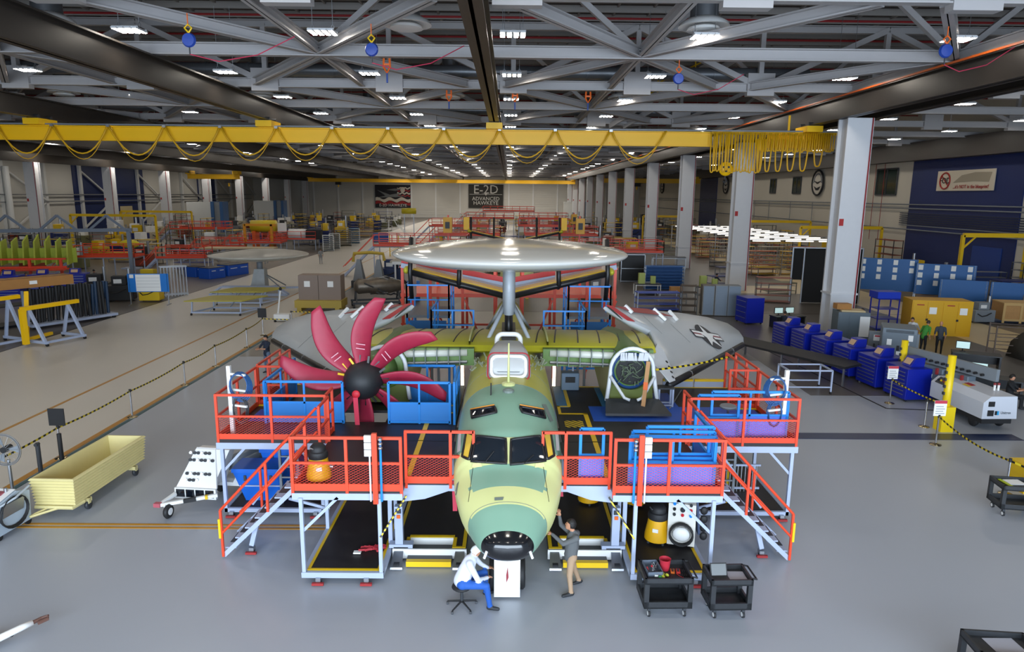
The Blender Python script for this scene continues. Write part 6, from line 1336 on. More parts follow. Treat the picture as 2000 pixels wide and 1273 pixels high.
t = thing('covered_load', 'dark covered load beside the wire cage', 'cover', (27.0, 33.6, 0)); MB().loft([[(-1*s, -1*s, z), (1.0*s, -1*s, z), (1*s, 1*s, z), (-1*s, 1*s, z)] for z, s in ((0, 1), (.8, .9), (1.3, .6), (1.5, .2))]).build('cover_sheet', mat('tarp', '#2f2c26', .8, bump=.3), t, True); MB().b2(.9, 2.2, -1.2, 0, .1, 1.3).build('blue_box', M_dblue, t)
t = thing('timber_crate', 'pale timber crate beyond the cream aisle', 'crate', (32.2, 43.6, 0), -.2); MB().b2(0, 3.2, 0, 1.6, .25, 1.35).build('panel_box', M_wood, t)
for x in (.05, 1.05, 2.1, 3.1): MB().b2(x-.07, x+.07, -.04, 0, .1, 1.4).build('batten', mat('batten_pale', '#c9a468', .6), t)
for z in (.3, 1.32): MB().b2(0, 3.2, -.05, 0, z-.07, z+.07).build('batten', MATS['batten_pale'], t)
MB().b2(-.02, 3.22, -.02, 1.62, 1.35, 1.42).build('lid', MATS['batten_pale'], t)
machine('grey waste trolley left of the timber crate', (31.2, 44.2, 0), 0, 1.1, M_grey, M_grey)
# far side walkway goods
chest('royal blue chest standing at the column with the black base', (14.9, 44.0, 0), math.radians(-80), 1.4, 1.2, 1.7, 4, None, None, False)
t = thing('locker_pair', 'pair of grey steel lockers facing the star wing tip', 'locker', (13.2, 45.8, 0), -.1)
for i in range(3): l_ = MB().b2(.85*i, .82+.85*i, 0, .9, .05, 2.1).build('locker_body', M_grey if i else mat('cluttered_shelf', '#6b665e', .6, var=.4, scale=6), t); MB().b2(.06+.85*i, .76+.85*i, -.02, 0, .1, 2.05).build('locker_door', mat('locker_blue_grey', '#6d7c8c', .4), l_)
shelving('open dark shelf unit left of the grey lockers', (11.9, 46.3, 0), -.1, 1.1, .8, 2.0, 4, M_dgrey, mat('brown_stock', '#4a3c30', .7))
shelving('low blue and white shelf trolley behind the star wing', (9.1, 47.4, 0), .05, 3.1, 1.0, 1.35, 3, M_steel, mat('shelf_blue', '#1742a8', .45))
for i, (x, y, rz, w_, lb) in enumerate(((10.4, 55.2, 0, 2.1, 'white framed bench holding a pale green fixture, nearer the dome'), (15.0, 53.6, 0, 2.1, 'white framed bench holding a pale green fixture, nearer the columns'))):
    bench(lb, (x, y, 0), rz, w_, 1.1, .95, M_dgrey, M_white); t = thing('green_fixture', 'pale green assembly fixture on the bench %s' % ('nearer the dome' if i == 0 else 'nearer the columns'), 'fixture', (x+.3, y+.3, .95)); MB().b2(0, .5, 0, .4, 0, .85).build('frame_block', mat('fixture_green', '#a8b45c', .5), t); MB().b2(1.0, 1.4, .1, .4, 0, .6).build('frame_block', MATS['fixture_green'], t); MB().bar((0, .2, .1), (1.4, .2, .1), .08).build('tie_bar', M_grey, t)
bench('cluttered bench with cardboard boxes behind the blue shelf trolley', (11.2, 50.2, 0), .1, 2.2, 1.0, .95, mat('bench_beige', '#8f8472', .6), M_alu); tag(box('cardboard_box', (12.6, 50.7, 1.15), (.9, .6, .4), M_card), 'open cardboard box on the cluttered bench', 'box')
shelving('blue plastic bin wall behind the green fixtures', (11.8, 58.5, 0), 0, 3.4, .6, 2.1, 7, M_alu, mat('bin_rack_blue', '#2b62a6', .5), back=mat('bin_back', '#24568f', .6))
for i, (x, y, h_, m, lb) in enumerate(((10.6, 63.9, 2.6, 'cab', 'tall black framed cabinet below the dome rim'), (13.2, 61.4, 1.7, 'cab', 'lower black framed cabinet with a red top beside the tall one'))):
    t = thing('framed_cabinet', lb, 'cabinet', (x, y, 0)); MB().b2(0, 2.2, 0, 1.2, .1, h_).build('body', mat('cabinet_black', '#15161a', .5), t)
    for xx in (0, 2.2): MB().bar((xx, -.02, 0), (xx, -.02, h_), .07).build('frame_bar', M_alu, t)
    for z in (.1, h_/2, h_): MB().bar((0, -.02, z), (2.2, -.02, z), .07).build('frame_bar', M_alu, t)
t = thing('long_ramp', 'black topped long low bench beside the blue cabinets', 'bench', (9.4, 36.3, 0), math.radians(-58)); MB().b2(0, 9.5, 0, 1.5, .8, .9).build('bench_top', M_black, t)
for x in (.1, 3.2, 6.3, 9.4):
    for y in (.1, 1.4): MB().bar((x, y, 0), (x, y, .8), .07).build('leg', M_alu, t)
t = thing('cable_coil', 'coil of yellow and black cable on the long low bench', 'cable', (10.3, 34.7, .9)); 
for r in (.2, .26): MB().tube([(r*math.cos(2*PI*k/16), r*math.sin(2*PI*k/16), .03) for k in range(16)], .03, 5, True).build('coil', M_yel if r < .25 else M_black, t)
t = thing('pipe_trolley', 'pale pipe frame trolley at the end of the long low bench', 'trolley', (11.6, 27.2, 0)); 
for x in (0, 1.8):
    for y in (0, 1.1): MB().bar((x, y, .1), (x, y, 1.0), .06).build('post', M_steel, t); MB().cyl((x-.03, y, .06), (x+.03, y, .06), .06, n=8).build('caster', M_black, t)
for y in (0, 1.1): MB().bar((0, y, 1.0), (1.8, y, 1.0), .06).build('rail', M_steel, t); MB().bar((0, y, .3), (1.8, y, .3), .05).build('rail', M_steel, t)
for x in (0, 1.8): MB().bar((x, 0, 1), (x, 1.1, 1), .06).build('rail', M_steel, t)
machine('white and navy machine at the picture edge beyond the rope', (16.3, 18.9, 0), -.3, 1.0, M_white, mat('navy_shell', '#1d2c4c', .4)); t = thing('yellow_bin', 'yellow bin at the picture edge behind the black cart', 'bin', (14.3, 17.6, 0)); MB().b2(0, .7, 0, .6, 0, .75).build('bin_body', M_yel, t); MB().b2(-.03, .73, -.03, .63, .75, .82).build('lid', M_yel, t)
# glowing tube lights over the store shelves beyond the columns
lt = thing('light_rack', 'bank of white tube lights above the store shelves', 'light bank', (24, 70, 0))
for i in range(12):
    y = 3*i; x = .5*i*.0
    for k in range(3): MB().b2(1+3.4*k, 3.8+3.4*k, y, y+.18, 3.55, 3.65).build('light_tube', mat('tube_white', (1, .95, .86, 1), .4, emit=2.2), lt)
    MB().bar((.5, y+.1, 3.7), (11.5, y+.1, 3.7), .06).build('hanger_rail', M_alu, lt)
for x in (.5, 11.5):
    for y in (0, 11, 22, 33): MB().bar((x, y+.1, 0), (x, y+.1, 3.7), .1).build('rack_post', M_alu, lt)
for i in range(5):
    for k in range(3): shelving('stock shelf under the tube lights, %s bay of the %s row' % (ORD[i], ORD[k]), (25+3.5*k, 71+6.5*i, 0), 0, 3.0, .9, 2.5, 5, M_alu, [mat('stock_orange', '#b0521e', .6), mat('stock_yellow', '#c9a024', .6), mat('stock_pale', '#a8a090', .6)][(i+k) % 3], group='store shelves under the tube lights')
for i, (x0, x1, y, z, lb) in enumerate(((23, 31, 118, 4.6, 'yellow gantry frame behind the tube lights'), (33, 43, 98, 4.6, 'yellow gantry frame against the cream wall'), (34, 43.5, 80, 4.6, 'yellow gantry frame left of the blue wall'), (38.5, 44, 58, 5.0, 'yellow gantry post in front of the blue wall'), (-62, -50, 98, 4.6, 'yellow gantry frame at the far left picture edge'), (-66, -54, 118, 4.6, 'yellow gantry frame behind the left columns'))):
    t = thing('gantry_frame', lb, 'gantry', (0, y, 0)); MB().bar((x0, 0, z), (x1, 0, z), .25, .35).build('beam', M_yel, t)
    for x in (x0, x1): MB().bar((x, 0, 0), (x, 0, z), .25).build('leg', M_yel, t)
    MB().bar((x0, 0, z-1.2), (x0+1.2, 0, z), .12).build('knee_brace', M_yel, t)
# ================================================================== LEFT SIDE
t = thing('rotodome_stand', 'spare grey rotodome on a wheeled stand in the aisle', 'rotodome', (-20.2, 55.5, 0))
MB().lathe([(r*1.06, z*1.0) for r, z in P2], (0, 0, 3.0), 72).build('radar_dome', mat('dome_satin_grey', '#b4b2aa', .28), t, True); MB().lathe([(.22, 1.7), (.25, 2.65)], n=14).build('neck', M_grey, t, True)
MB().tube([(-3.6, -1.6, 3.16), (-2.6, -1.4, 3.3), (-1.6, 0, 3.42), (-1.0, 2.5, 3.3)], .04, 5).build('lifting_strap', M_dgrey, t)
MB().loft([[(-.7, -.5, .3), (.5, -.5, .3), (.5, .5, .3), (-.7, .5, .3)], [(-.35, -.35, 1.9), (.45, -.35, 1.9), (.45, .35, 1.9), (-.35, .35, 1.9)]]).build('pedestal', mat('pedestal_pale', '#b0b4b4', .5, var=.2), t)
for q in ((1.7, -.2), (-1.1, .6), (1.5, 1.6)): MB().tube([(.2, 0, 1.6), (q[0], q[1], .35)], .05, 8).build('stay', M_grey, t)
MB().bar((-1.2, 0, .3), (3.2, .8, .3), .16).build('base_rail', M_steel, t); MB().bar((-.5, -1.6, .3), (.8, 1.8, .3), .16).build('base_rail', M_steel, t)
for x, y in ((-1.2, 0), (3.2, .8), (-.5, -1.6), (.8, 1.8)): MB().cyl((x-.05, y, .1), (x+.05, y, .1), .1, n=10).build('caster', M_black, t)
t = thing('lifting_cradle', 'pale steel lifting frame lying in front of the rotodome stand', 'frame', (-23.2, 52.6, 0), .03)
for y in (0, .5): MB().bar((0, y, .15), (6.0, y, .15), .12).build('chord', M_steel, t); MB().bar((.9, y, .75), (5.1, y, .75), .12).build('chord', M_steel, t); MB().bar((0, y, .15), (.9, y, .75), .12).build('end_post', M_steel, t); MB().bar((6, y, .15), (5.1, y, .75), .12).build('end_post', M_steel, t)
for x in (1.7, 3.0, 4.3): MB().bar((x, 0, .15), (x, 0, .75), .12).build('web', M_steel, t)
for i, (x, y, lb) in enumerate(((-20.9, 44.2, 'yellow topped wheeled panel cart nearer the viewer'), (-21.0, 48.4, 'yellow topped wheeled panel cart nearer the rotodome stand'))):
    t = thing('panel_cart', lb, 'cart', (x, y, 0)); MB().prism([(-.3, .0, .92), (3.4, .3, .92), (4.3, 2.6, .95), (.6, 2.4, .95)], (0, 0, .06)).build('panel_top', mat('panel_olive_yellow', '#b3a83a', .4, var=.06), t)
    for xx in (.1, 3.3): MB().bar((xx, .1, .2), (xx+.6, 2.2, .2), .1).build('base_rail', M_steel, t); MB().bar((xx, .2, .2), (xx+.05, .2, .9), .08).build('upright', M_steel, t); MB().bar((xx+.6, 2.2, .2), (xx+.6, 2.2, .9), .08).build('upright', M_steel, t)
    for yy in (.15, 2.15): MB().bar((.1+.28*yy, yy, .2), (3.3+.28*yy, yy, .2), .1).build('base_rail', M_steel, t); MB().bar((1.2+.28*yy, yy, .2), (1.8+.28*yy, yy, .9), .06).build('brace', M_grey, t)
    for xx, yy in ((.1, .1), (3.3, .1), (.7, 2.2), (3.9, 2.2)): MB().cyl((xx-.04, yy, .08), (xx+.04, yy, .08), .08, n=10).build('caster', M_black, t)
t = board('blue framed board with a large white chart on wheels', (-26.95, 48.2, 0), .12, 2.75, .95, 2.25, mat('chart_blue', '#1476cc', .45), 0, 'chart_board'); MB().b2(.55, 2.2, -.05, -.03, 1.0, 2.2).build('chart', M_paper, t); MB().b2(.15, .42, -.045, -.03, 1.95, 2.2).build('notice', M_white, t)
for k in range(4): MB().b2(.6, 2.15, -.055, -.05, 1.3+.22*k, 1.31+.22*k).build('chart_line', M_grey, t)
machine('yellow wrapped container behind the blue chart board', (-26.4, 50.2, 0), .1, 1.2, M_yel, M_dgrey, 'yellow_container', 'container')
tag(box('yellow_box', (-28.2, 53.5, 1.7), (1.0, .6, .6), mat('box_yellow', '#d8b818', .5)), 'yellow box on the dark bench beside the grey panel rack', 'box'); bench('dark bench under the yellow box', (-29.2, 53, 0), 0, 2.2, 1.1, 1.4, M_black, M_dgrey)
t = thing('panel_rack', 'upright grey slatted panel rack beside the chart board', 'rack', (-26.6, 52.2, 0), .6)
for i in range(9): MB().bar((.22*i, 0, 0), (.22*i, 0, 2.3), .07).build('slat', M_alu, t)
for z in (.15, 2.3): MB().bar((-.05, 0, z), (1.85, 0, z), .1).build('rail', M_alu, t); MB().bar((-.05, .5, z), (1.85, .5, z), .1).build('rail', M_alu, t)
for i, (x, y, w_, h_, rz, lb) in enumerate(((-27.7, 63.2, 1.9, 1.0, 1.15, 'bright blue drawer chest at the aisle, nearer end'), (-26.9, 65.6, 2.7, 1.05, 1.2, 'long bright blue drawer chest at the aisle edge'), (-29.6, 64.6, 1.2, .95, 1.2, 'small blue chest behind the aisle chests'))):
    t = thing('aisle_chest', lb, 'chest', (x, y, 0), rz); MB().b2(0, w_, 0, 1.4, 0, h_).build('body', mat('chest_blue', '#1552b8', .4), t, bevel=.02); MB().b2(0, w_, -.02, 1.42, h_, h_+.05).build('worktop', M_dgrey, t)
    for k in range(2): dr = MB().b2(.1+w_/2*k, w_/2-.1+w_/2*k, -.03, 0, .6, .85).build('drawer', MATS['chest_blue'], t); MB().b2(.25+w_/2*k, w_/2-.25+w_/2*k, -.06, -.03, .72, .78).build('drawer_pull', M_white, dr)
# A-frames, tube rack and long carton
def a_frame(label, loc, rz, L, h):
    t = thing('lifting_a_frame', label, 'frame', loc, rz); MB().bar((-.3, 0, h), (L+.6, 0, h), .22, .2).build('top_beam', M_cyel, t); MB().bar((-.25, 0, h), (-.25, 0, .15), .24).build('end_column', M_cyel, t)
    for x in (.1, L):
        for y in (-.75, .75): MB().bar((x, 0, h-.1), (x+.15, y, .2), .13).build('leg', M_steel, t)
        MB().bar((x+.15, -.9, .2), (x+.15, .9, .2), .14).build('foot_beam', M_steel, t)
        for y in (-.85, .85): MB().cyl((x+.1, y, .08), (x+.2, y, .08), .08, n=10).build('caster', M_black, t)
    MB().bar((.15, -.75, .2), (L+.15, -.75, .2), .12).build('side_rail', M_steel, t); MB().bar((0, .4, .3), (L*.8, .9, .3), .16).build('yellow_arm', M_cyel, t); return t
a_frame('yellow beam A frame stand in front of the black tube rack', (-24.85, 34.9, 0), 1.2, 2.2, 2.0); a_frame('yellow beam A frame stand cut by the left picture edge', (-27.4, 33.4, 0), 1.2, 2.6, 2.4)
MB().bar((-25.9, 36.5, 2.6), (-24.9, 34.7, .3), .2).build('inclined_beam', M_cyel, thing('yellow_inclined_beam', 'inclined yellow beam between the two A frame stands', 'beam'))
t = thing('tube_rack', 'long rack of upright black and blue wrapped tubes', 'rack', (-27.9, 39.4, 0), 1.07)
MB().b2(-.2, 4.9, -.5, .7, .15, .3).build('rack_base', M_steel, t)
for i in range(26):
    x = .1+.18*i; MB().cyl((x, random.uniform(-.2, .4), .3), (x+.08, .1, 2.3+random.uniform(-.1, .1)), .1, n=8).build('wrapped_tube', mat('tube_navy', '#17324e', .5) if i in (20, 21, 24, 25, 26) else M_black, t)
for x in (0, 4.7): MB().bar((x, .6, .3), (x, .6, 2.2), .1).build('end_post', M_steel, t); MB().cyl((x, -.4, .1), (x, -.3, .1), .12, n=10).build('caster', M_black, t)
MB().bar((0, .6, 1.9), (4.7, .6, 1.9), .08).build('back_rail', M_steel, t)
t = thing('long_carton', 'long brown carton lying over the tube rack end', 'box', (-29.6, 37.2, 2.45), 1.02); MB().b2(0, 5.2, -.6, .6, 0, .55).build('carton', M_card, t); MB().b2(.4, 4.8, -.02, .02, .55, .556).build('tape', mat('packing_tape', '#d8c8a0', .4), t); MB().b2(2.8, 3.2, -.62, -.6, .2, .4).build('shipping_label', M_paper, t)
shelving('black shelf under the long brown carton', (-31.2, 36.6, 0), 1.02, 6.0, 1.4, 2.43, 2, M_black, M_black)
for i, (x, y, lb) in enumerate(((-38.3, 50.6, 'royal blue tool chest at the left picture edge'), (-36.3, 51.4, 'royal blue tool chest second from the left edge'), (-34.3, 52.2, 'royal blue tool chest third from the left edge, before the red stair'))): chest(lb, (x, y, 0), .25, 1.7, 1.2, 1.7, 7, None, 'blue tool chests on the left')
for i, (x, y, s, lb) in enumerate(((-31.0, 51.2, 1.5, 'black machine with a tall mast, left of the pair'), (-28.6, 50.2, 1.5, 'black machine with a tall mast behind the chart board'))): machine(lb, (x, y, 0), .3, s, M_black, M_black)
# red wing jig with lime ribs
t = thing('wing_jig', 'red assembly jig holding a row of lime green ribs', 'jig', (-48, 57, 0), .22)
for i in range(5): MB().bar((2.4*i, 0, 0), (2.4*i, 0, 2.2), .2).build('jig_post', M_red, t)
for z in (1.5, 2.2): MB().bar((0, 0, z), (10, 0, z), .15).build('jig_rail', M_red, t)
for i in range(12): x = .4+.85*i; MB().prism([(x, .8, 1.6), (x, 2.2, 1.7), (x, 2.1, 4.0+.2*math.sin(i)), (x, 1.1, 3.6)], (.12, 0, 0)).build('lime_rib', mat('lime_primer', '#a9b53a', .45, var=.1), t)
MB().b2(.4, 10.2, 1.9, 2.0, 1.7, 3.0).build('lime_skin', MATS['lime_primer'], t); MB().b2(0, 10.2, -1.2, 0, 1.3, 1.42).build('walkway', M_red, t); MB().bar((-1, 3.2, 4.4), (14.5, 3.2, 4.5), .3).build('top_truss', mat('truss_slate', '#6d7684', .5), t)
for i in range(3): MB().bar((3+4*i, 3.2, 4.5), (4.5+4*i, 3.2, 5.8), .2).build('truss_fin', MATS['truss_slate'], t); MB().bar((6+4*i, 3.2, 4.5), (4.5+4*i, 3.2, 5.8), .2).build('truss_fin', MATS['truss_slate'], t)
for x in (-.5, 14.2): MB().bar((x, 3.2, 0), (x, 3.2, 4.5), .3).build('truss_leg', MATS['truss_slate'], t)
for i, (x, y, w_, d_, h_, lb) in enumerate(((-40.5, 63.5, 5.5, 2.4, 1.9, 'red railed platform with grey stair right of the lime jig'), (-34.2, 66.5, 4.5, 2.6, 1.6, 'red railed platform under the yellow pod'), (-36.5, 80, 5.0, 2.5, 1.5, 'red railed platform behind the blue chests'), (-51, 104, 8, 4, 2.4, 'tall red railed platform before the white doors'), (-36.5, 90, 6.5, 4, 1.4, 'red railed dock behind the spare rotodome'), (-33.5, 97.5, 6, 3.5, 1.45, 'orange red dock with white parts behind the aisle racks'))): redstand(lb, (x, y, 0), .12, w_, d_, h_)
t = thing('yellow_pod', 'yellow primed pod on a stand above the red platform', 'pod', (-39.4, 71.5, 0)); MB().ell((0, 0, 2.6), (1.05, .45, .45), 20, 10).build('shell', mat('pod_yellow', '#d6c21c', .35), t, True); MB().bar((0, 0, 0), (0, 0, 2.2), .2).build('stand_post', M_steel, t); MB().b2(-.8, .8, -.6, .6, 0, .15).build('stand_base', M_steel, t)
shelving('white framed shelf trolley with blue trays left of the chests', (-34.8, 71, 0), .05, 3.6, 1.4, 2.0, 3, M_white, mat('tray_blue', '#2a3c8c', .5))
t = thing('wing_skin_table', 'long pale wing skin on trestles behind the blue chests', 'wing skin', (-34.5, 76.5, 0), .1); MB().prism([(0, 0, 1.7), (8, .4, 1.7), (8.2, 1.6, 1.72), (.5, 1.8, 1.72)], (0, 0, .15)).build('skin', mat('skin_tan', '#c2ab84', .5), t)
for x in (1, 4, 7): MB().bar((x, .3, 0), (x, .3, 1.7), .1).build('trestle', M_alu, t); MB().bar((x, 1.5, 0), (x, 1.5, 1.7), .1).build('trestle', M_alu, t)
t = thing('yellow_frame_gate', 'tall yellow orange frame with yellow barrel behind the spare rotodome', 'frame', (-32.4, 92.5, 0))
for x in (-3.0, .6): MB().bar((x, 0, 0), (x, 0, 3.8), .3).build('post', mat('frame_amber', '#d8901a', .5), t)
MB().bar((-3.0, 0, 3.7), (1.2, 0, 3.7), .3).build('beam', MATS['frame_amber'], t)
t = thing('yellow_barrel', 'large yellow fuselage barrel on a cradle behind the aisle racks', 'fuselage section', (-35.5, 100, 0)); MB().cyl((-1.7, 0, 3.2), (1.8, 0, 3.2), .85, n=24).build('barrel', mat('barrel_yellow', '#d0b81e', .4), t, True)
for x in (-1.2, 1.2): MB().b2(x-.25, x+.25, -.8, .8, 0, 2.5).build('cradle', M_orange, t)
t = thing('white_parts_rack', 'white round duct parts on the orange dock', 'duct parts', (-31.5, 99, 1.45)); t.scale = (.8, .8, .8); MB().cyl((0, 0, .9), (3, 0, .9), .9, n=18).build('duct', M_white, t, True); MB().b2(3.2, 5.8, -.8, .8, 0, 1.7).build('black_case', M_black, t); MB().b2(-2.0, -.5, -.2, .2, 1.2, 2.8).build('white_panel', M_white, t)
for i, (x, y, w_, h_, m1, m2, lb) in enumerate(((-25.0, 95.5, 1.5, 2.2, 'M_white', '#b9c0c4', 'white drawer rack at the aisle, nearest the walking person'), (-25.1, 99.5, 1.5, 2.2, 'M_white', '#aab2b8', 'white drawer rack at the aisle, second from the walking person'), (-25.6, 105, 2.4, 2.4, 'M_grey', '#5d5a4c', 'olive cabinet with a white sack on top at the aisle'), (-25.2, 111, 2.0, 2.4, 'M_white', '#3c7ca0', 'blue tray rack with white frame at the aisle'))): shelving(lb, (x-.8, y, 0), .3, w_, 1.6, h_, 7, M_white if 'white' in m1 else M_grey, mat('rackfill%d' % i, m2, .5))
chest('bright blue chest at the aisle before the tall white ladder', (-22.3, 114, 0), .3, 2.4, 1.4, 1.5, 2, mat('aisle_blue', '#1c4c9c', .4), None, False)
for i, (x, y, lb) in enumerate(((-65, 140, 'tall white and blue booth behind the red platform, left of two'), (-62.5, 170, 'tall white and blue booth behind the red platform, right of two'), (17.2, 215, 'pale blue tall booth beyond the column row'))):
    t = thing('door_booth', lb, 'booth', (x, y, 0)); t.scale = (.7, .7, .66); MB().b2(0, 7, 0, 4, 0, 9).build('panel', mat('booth_grey_white', '#c4c6c4', .6), t)
    for xx in (7, 9.6): MB().b2(xx, xx+.9, -.2, 3.8, 0, 9.2).build('blue_post', mat('booth_blue', '#2a5688', .5), t)
    MB().b2(7.9, 9.6, .2, 3.8, 0, 9).build('grey_panel', M_grey, t)
# between the aisle and the tail
t = thing('brown_cartons', 'large brown carton pair with white labels behind the folded wing', 'cartons', (-14.4, 46.6, .75)); MB().b2(0, 1.35, 0, 1.2, 0, 1.7).build('carton', mat('taupe_card', '#8d7d72', .7), t); MB().b2(1.38, 2.9, 0, 1.2, 0, 1.7).build('carton', MATS['taupe_card'], t)
for x in (.4, 2.0): MB().b2(x, x+.4, -.02, 0, .9, 1.3).build('label', M_paper, t)
t = thing('yellow_pallet', 'yellow trough pallet under the brown cartons', 'pallet', (-14.6, 46.2, 0)); MB().b2(0, 3.2, 0, 1.8, .25, .75).build('trough', mat('pallet_yellow', '#b39a3c', .5), t); 
for x in (.3, 2.9): MB().b2(x-.15, x+.15, 0, 1.8, 0, .25).build('runner', MATS['pallet_yellow'], t)
eng = thing('engine_on_stand', 'bare turboprop engine on a wheeled stand behind the folded wing', 'engine', (-9.4, 48.6, 0), .3)
MB().lathe([(.3, -1.6), (.55, -1.3), (.5, -.6), (.62, 0), (.55, .9), (.4, 1.6), (.25, 1.9)], (0, 0, 1.5), 20, 'x').build('core', mat('engine_metal', '#6e655a', .4, .6, var=.4, scale=4), eng, True)
for i in range(14): a = random.uniform(0, 2*PI); x = random.uniform(-1.3, 1.3); MB().tube([(x, .6*math.cos(a), 1.5+.6*math.sin(a)), (x+.3, .68*math.cos(a+.3), 1.5+.68*math.sin(a+.3)), (x+.6, .6*math.cos(a+.5), 1.5+.6*math.sin(a+.5))], .05, 5).build('pipe', M_alu if i % 2 else M_dgrey, eng)
for y in (-.8, .8): MB().bar((-1.8, y, .4), (1.8, y, .4), .14).build('stand_rail', M_dgrey, eng)
for x in (-1.5, 1.5): MB().bar((x, -.8, .4), (x, 0, 1.3), .1).build('stand_leg', M_dgrey, eng); MB().bar((x, .8, .4), (x, 0, 1.3), .1).build('stand_leg', M_dgrey, eng)
for x in (-1.7, 1.7):
    for y in (-.8, .8): MB().cyl((x-.06, y, .17), (x+.06, y, .17), .17, n=12).build('wheel', M_black, eng)
t = thing('hand_pump', 'white wheeled hand pump at the folded wing tip', 'pump', (-14.2, 42.5, 0)); MB().b2(-.5, .5, -.3, .3, .1, .5).build('body', M_white, t, bevel=.03); MB().tube([(-.3, 0, .5), (-.1, .1, 2.0)], .05, 6).build('lever', M_white, t); MB().ell((-.1, .1, 2.05), (.09, .09, .12)).build('grip', M_black, t)
for x in (-.4, .4): MB().cyl((x-.05, -.3, .1), (x+.05, -.3, .1), .1, n=10).build('wheel', M_black, t)
t = thing('wheel_stand', 'yellow topped double pedestal stand beyond the engine', 'stand', (-12.9, 59, 0))
for x in (0, 1.7): MB().loft([[(x-.45, -.5, .6), (x+.45, -.5, .6), (x+.45, .5, .6), (x-.45, .5, .6)], [(x-.15, -.2, 2.4), (x+.15, -.2, 2.4), (x+.15, .2, 2.4), (x-.15, .2, 2.4)]]).build('pedestal', M_grey, t); MB().b2(x-.6, x+.6, -.6, .6, 0, .6).build('foot_box', M_dgrey, t)
MB().tube([(-.5, 0, 2.2), (-.4, 0, 2.9), (1.0, 0, 3.0), (2.1, 0, 2.9), (2.2, 0, 2.3)], .14, 8).build('yoke', mat('yoke_yellow', '#b89a34', .5), t)
machine('dark blue meter cabinet on a trolley beyond the pedestal stand', (-10.6, 62, 0), 0, 1.7, mat('meter_navy', '#1d2f5a', .5), mat('meter_navy2', '#22355e', .5)); 
t = thing('wing_trestle', 'pale wing panel on white trestles left of the tail', 'wing panel', (-10.4, 60, 0)); MB().prism([(0, 0, 2.0), (4.4, .2, 2.0), (4.4, 6, 2.1), (.6, 5.5, 2.1)], (0, 0, .2)).build('panel', mat('panel_beige', '#a8a294', .5), t)
for x in (.4, 4.0):
    for y in (.4, 4.8): MB().bar((x, y, 0), (x, y, 2.0), .14).build('trestle', M_white, t)
MB().bar((.2, 0, 2.0), (4.4, .1, 2.0), .14, .25).build('edge_beam', M_white, t)
t = thing('wing_trestle', 'pale wing panel on trestles right of the tail', 'wing panel', (7.2, 60, 0)); MB().prism([(0, 0, 1.7), (2.6, .2, 1.7), (1.4, 5, 1.8), (-.6, 5, 1.8)], (0, 0, .15)).build('panel', MATS['panel_beige'], t)
for x in (.3, 2.2): MB().bar((x, .4, 0), (x, .4, 1.7), .12).build('trestle', M_white, t); MB().bar((x-.6, 4, 0), (x-.6, 4, 1.7), .12).build('trestle', M_white, t)
t = thing('blue_drum', 'bright blue drum with looped black hose beside the tail stand', 'drum', (-7.2, 51.6, 0)); MB().lathe([(.1, 0), (.5, 0), (.52, .6), (.5, 1.5), (.1, 1.52)], n=20).build('barrel', mat('drum_blue', '#1668b8', .4), t, True)
for r in (.5, .6, .7): MB().tube([(-.8+.45*math.cos(2*PI*k/16), -.2, .9+r*math.sin(2*PI*k/16)) for k in range(16)], .05, 5, True).build('hose', M_black, t)
machine('bare grey machine right of the tail beyond the star wing', (6.6, 52, 0), .5, 1.4, mat('machine_bronze', '#6e6452', .4, .5), M_alu)
# white rolling ladder above the dome rim
t = thing('rolling_ladder', 'tall white rolling ladder with yellow base above the dome rim', 'ladder', (-13.3, 88, 0)); t.scale = (.8, .8, .75)
for y in (0, 1.2): MB().bar((-1.2, y, 4.0), (2.9, y, .2), .14).build('stringer', M_white, t); MB().bar((-1.2, y, 5.4), (2.9, y, 1.4), .1).build('handrail', M_white, t)
for i in range(10): u = i/10; MB().b2(-1.2+4.1*u-.2, -1.2+4.1*u+.2, 0, 1.2, 4.0-3.8*u-.05, 4.0-3.8*u).build('tread', M_white, t)
MB().b2(-2.6, -1.0, 0, 1.2, 3.9, 4.05).build('landing', M_white, t); MB().tube([(-2.5, .1, 4.0), (-2.5, .1, 6.2), (-1.6, .1, 6.2), (-1.2, .1, 5.4)], .06, 6).build('landing_rail', M_white, t)
for x in (-2.5, -1.1): MB().bar((x, .6, 0), (x, .6, 3.9), .14).build('leg', M_yel, t)
for z in (.8, 1.8): MB().bar((-2.5, .6, z), (-1.1, .6, z+.8), .08).build('brace', M_yel, t)
# second aircraft in its red dock further down the line
a2 = thing('aircraft', 'second aircraft in a red dock, only its four finned tail visible above the dome', 'aircraft', (.6, 61, 0))
for s in (-1, 1):
    MB().loft([[(s*x, 0, z), (s*x, .15, z+.14), (s*x, 1.6, z+.05), (s*x, 1.6, z-.05), (s*x, .15, z-.12)] for x, z in ((.1, 3.9), (4.0, 4.75))]).build('tailplane', MATS['tail_yellow_primer'], a2); MB().tube([(s*.2, -.05, 3.9), (s*3.9, -.02, 4.72)], .1, 8).build('tail_boot', m_boot, a2)
    MB().ell((s*4.1, .5, 4.8), (.2, .5, .2)).build('tail_tip_pod', m_prim2, a2, True)
    for x, zt in ((3.95, 6.0), (1.9, 6.0)): MB().loft([[(s*x-.06, d_, z), (s*x+.06, d_, z), (s*x+.05, 1.4, z), (s*x-.05, 1.4, z)] for z, d_ in ((4.0, 0), (zt, .5))]).build('tail_fin', M_alu, a2); MB().tube([(s*x, -.02, 4.0), (s*x, .48, zt)], .09, 8).build('fin_boot', m_boot, a2)
MB().loft([[(r*math.cos(t_), y, 2.6+r*math.sin(t_)) for t_ in [2*PI*k/20 for k in range(20)]] for y, r in ((-17, .7), (-15, 1.15), (-6, 1.15), (0, .7), (1.5, .2))]).build('fuselage', m_prim, a2, True)
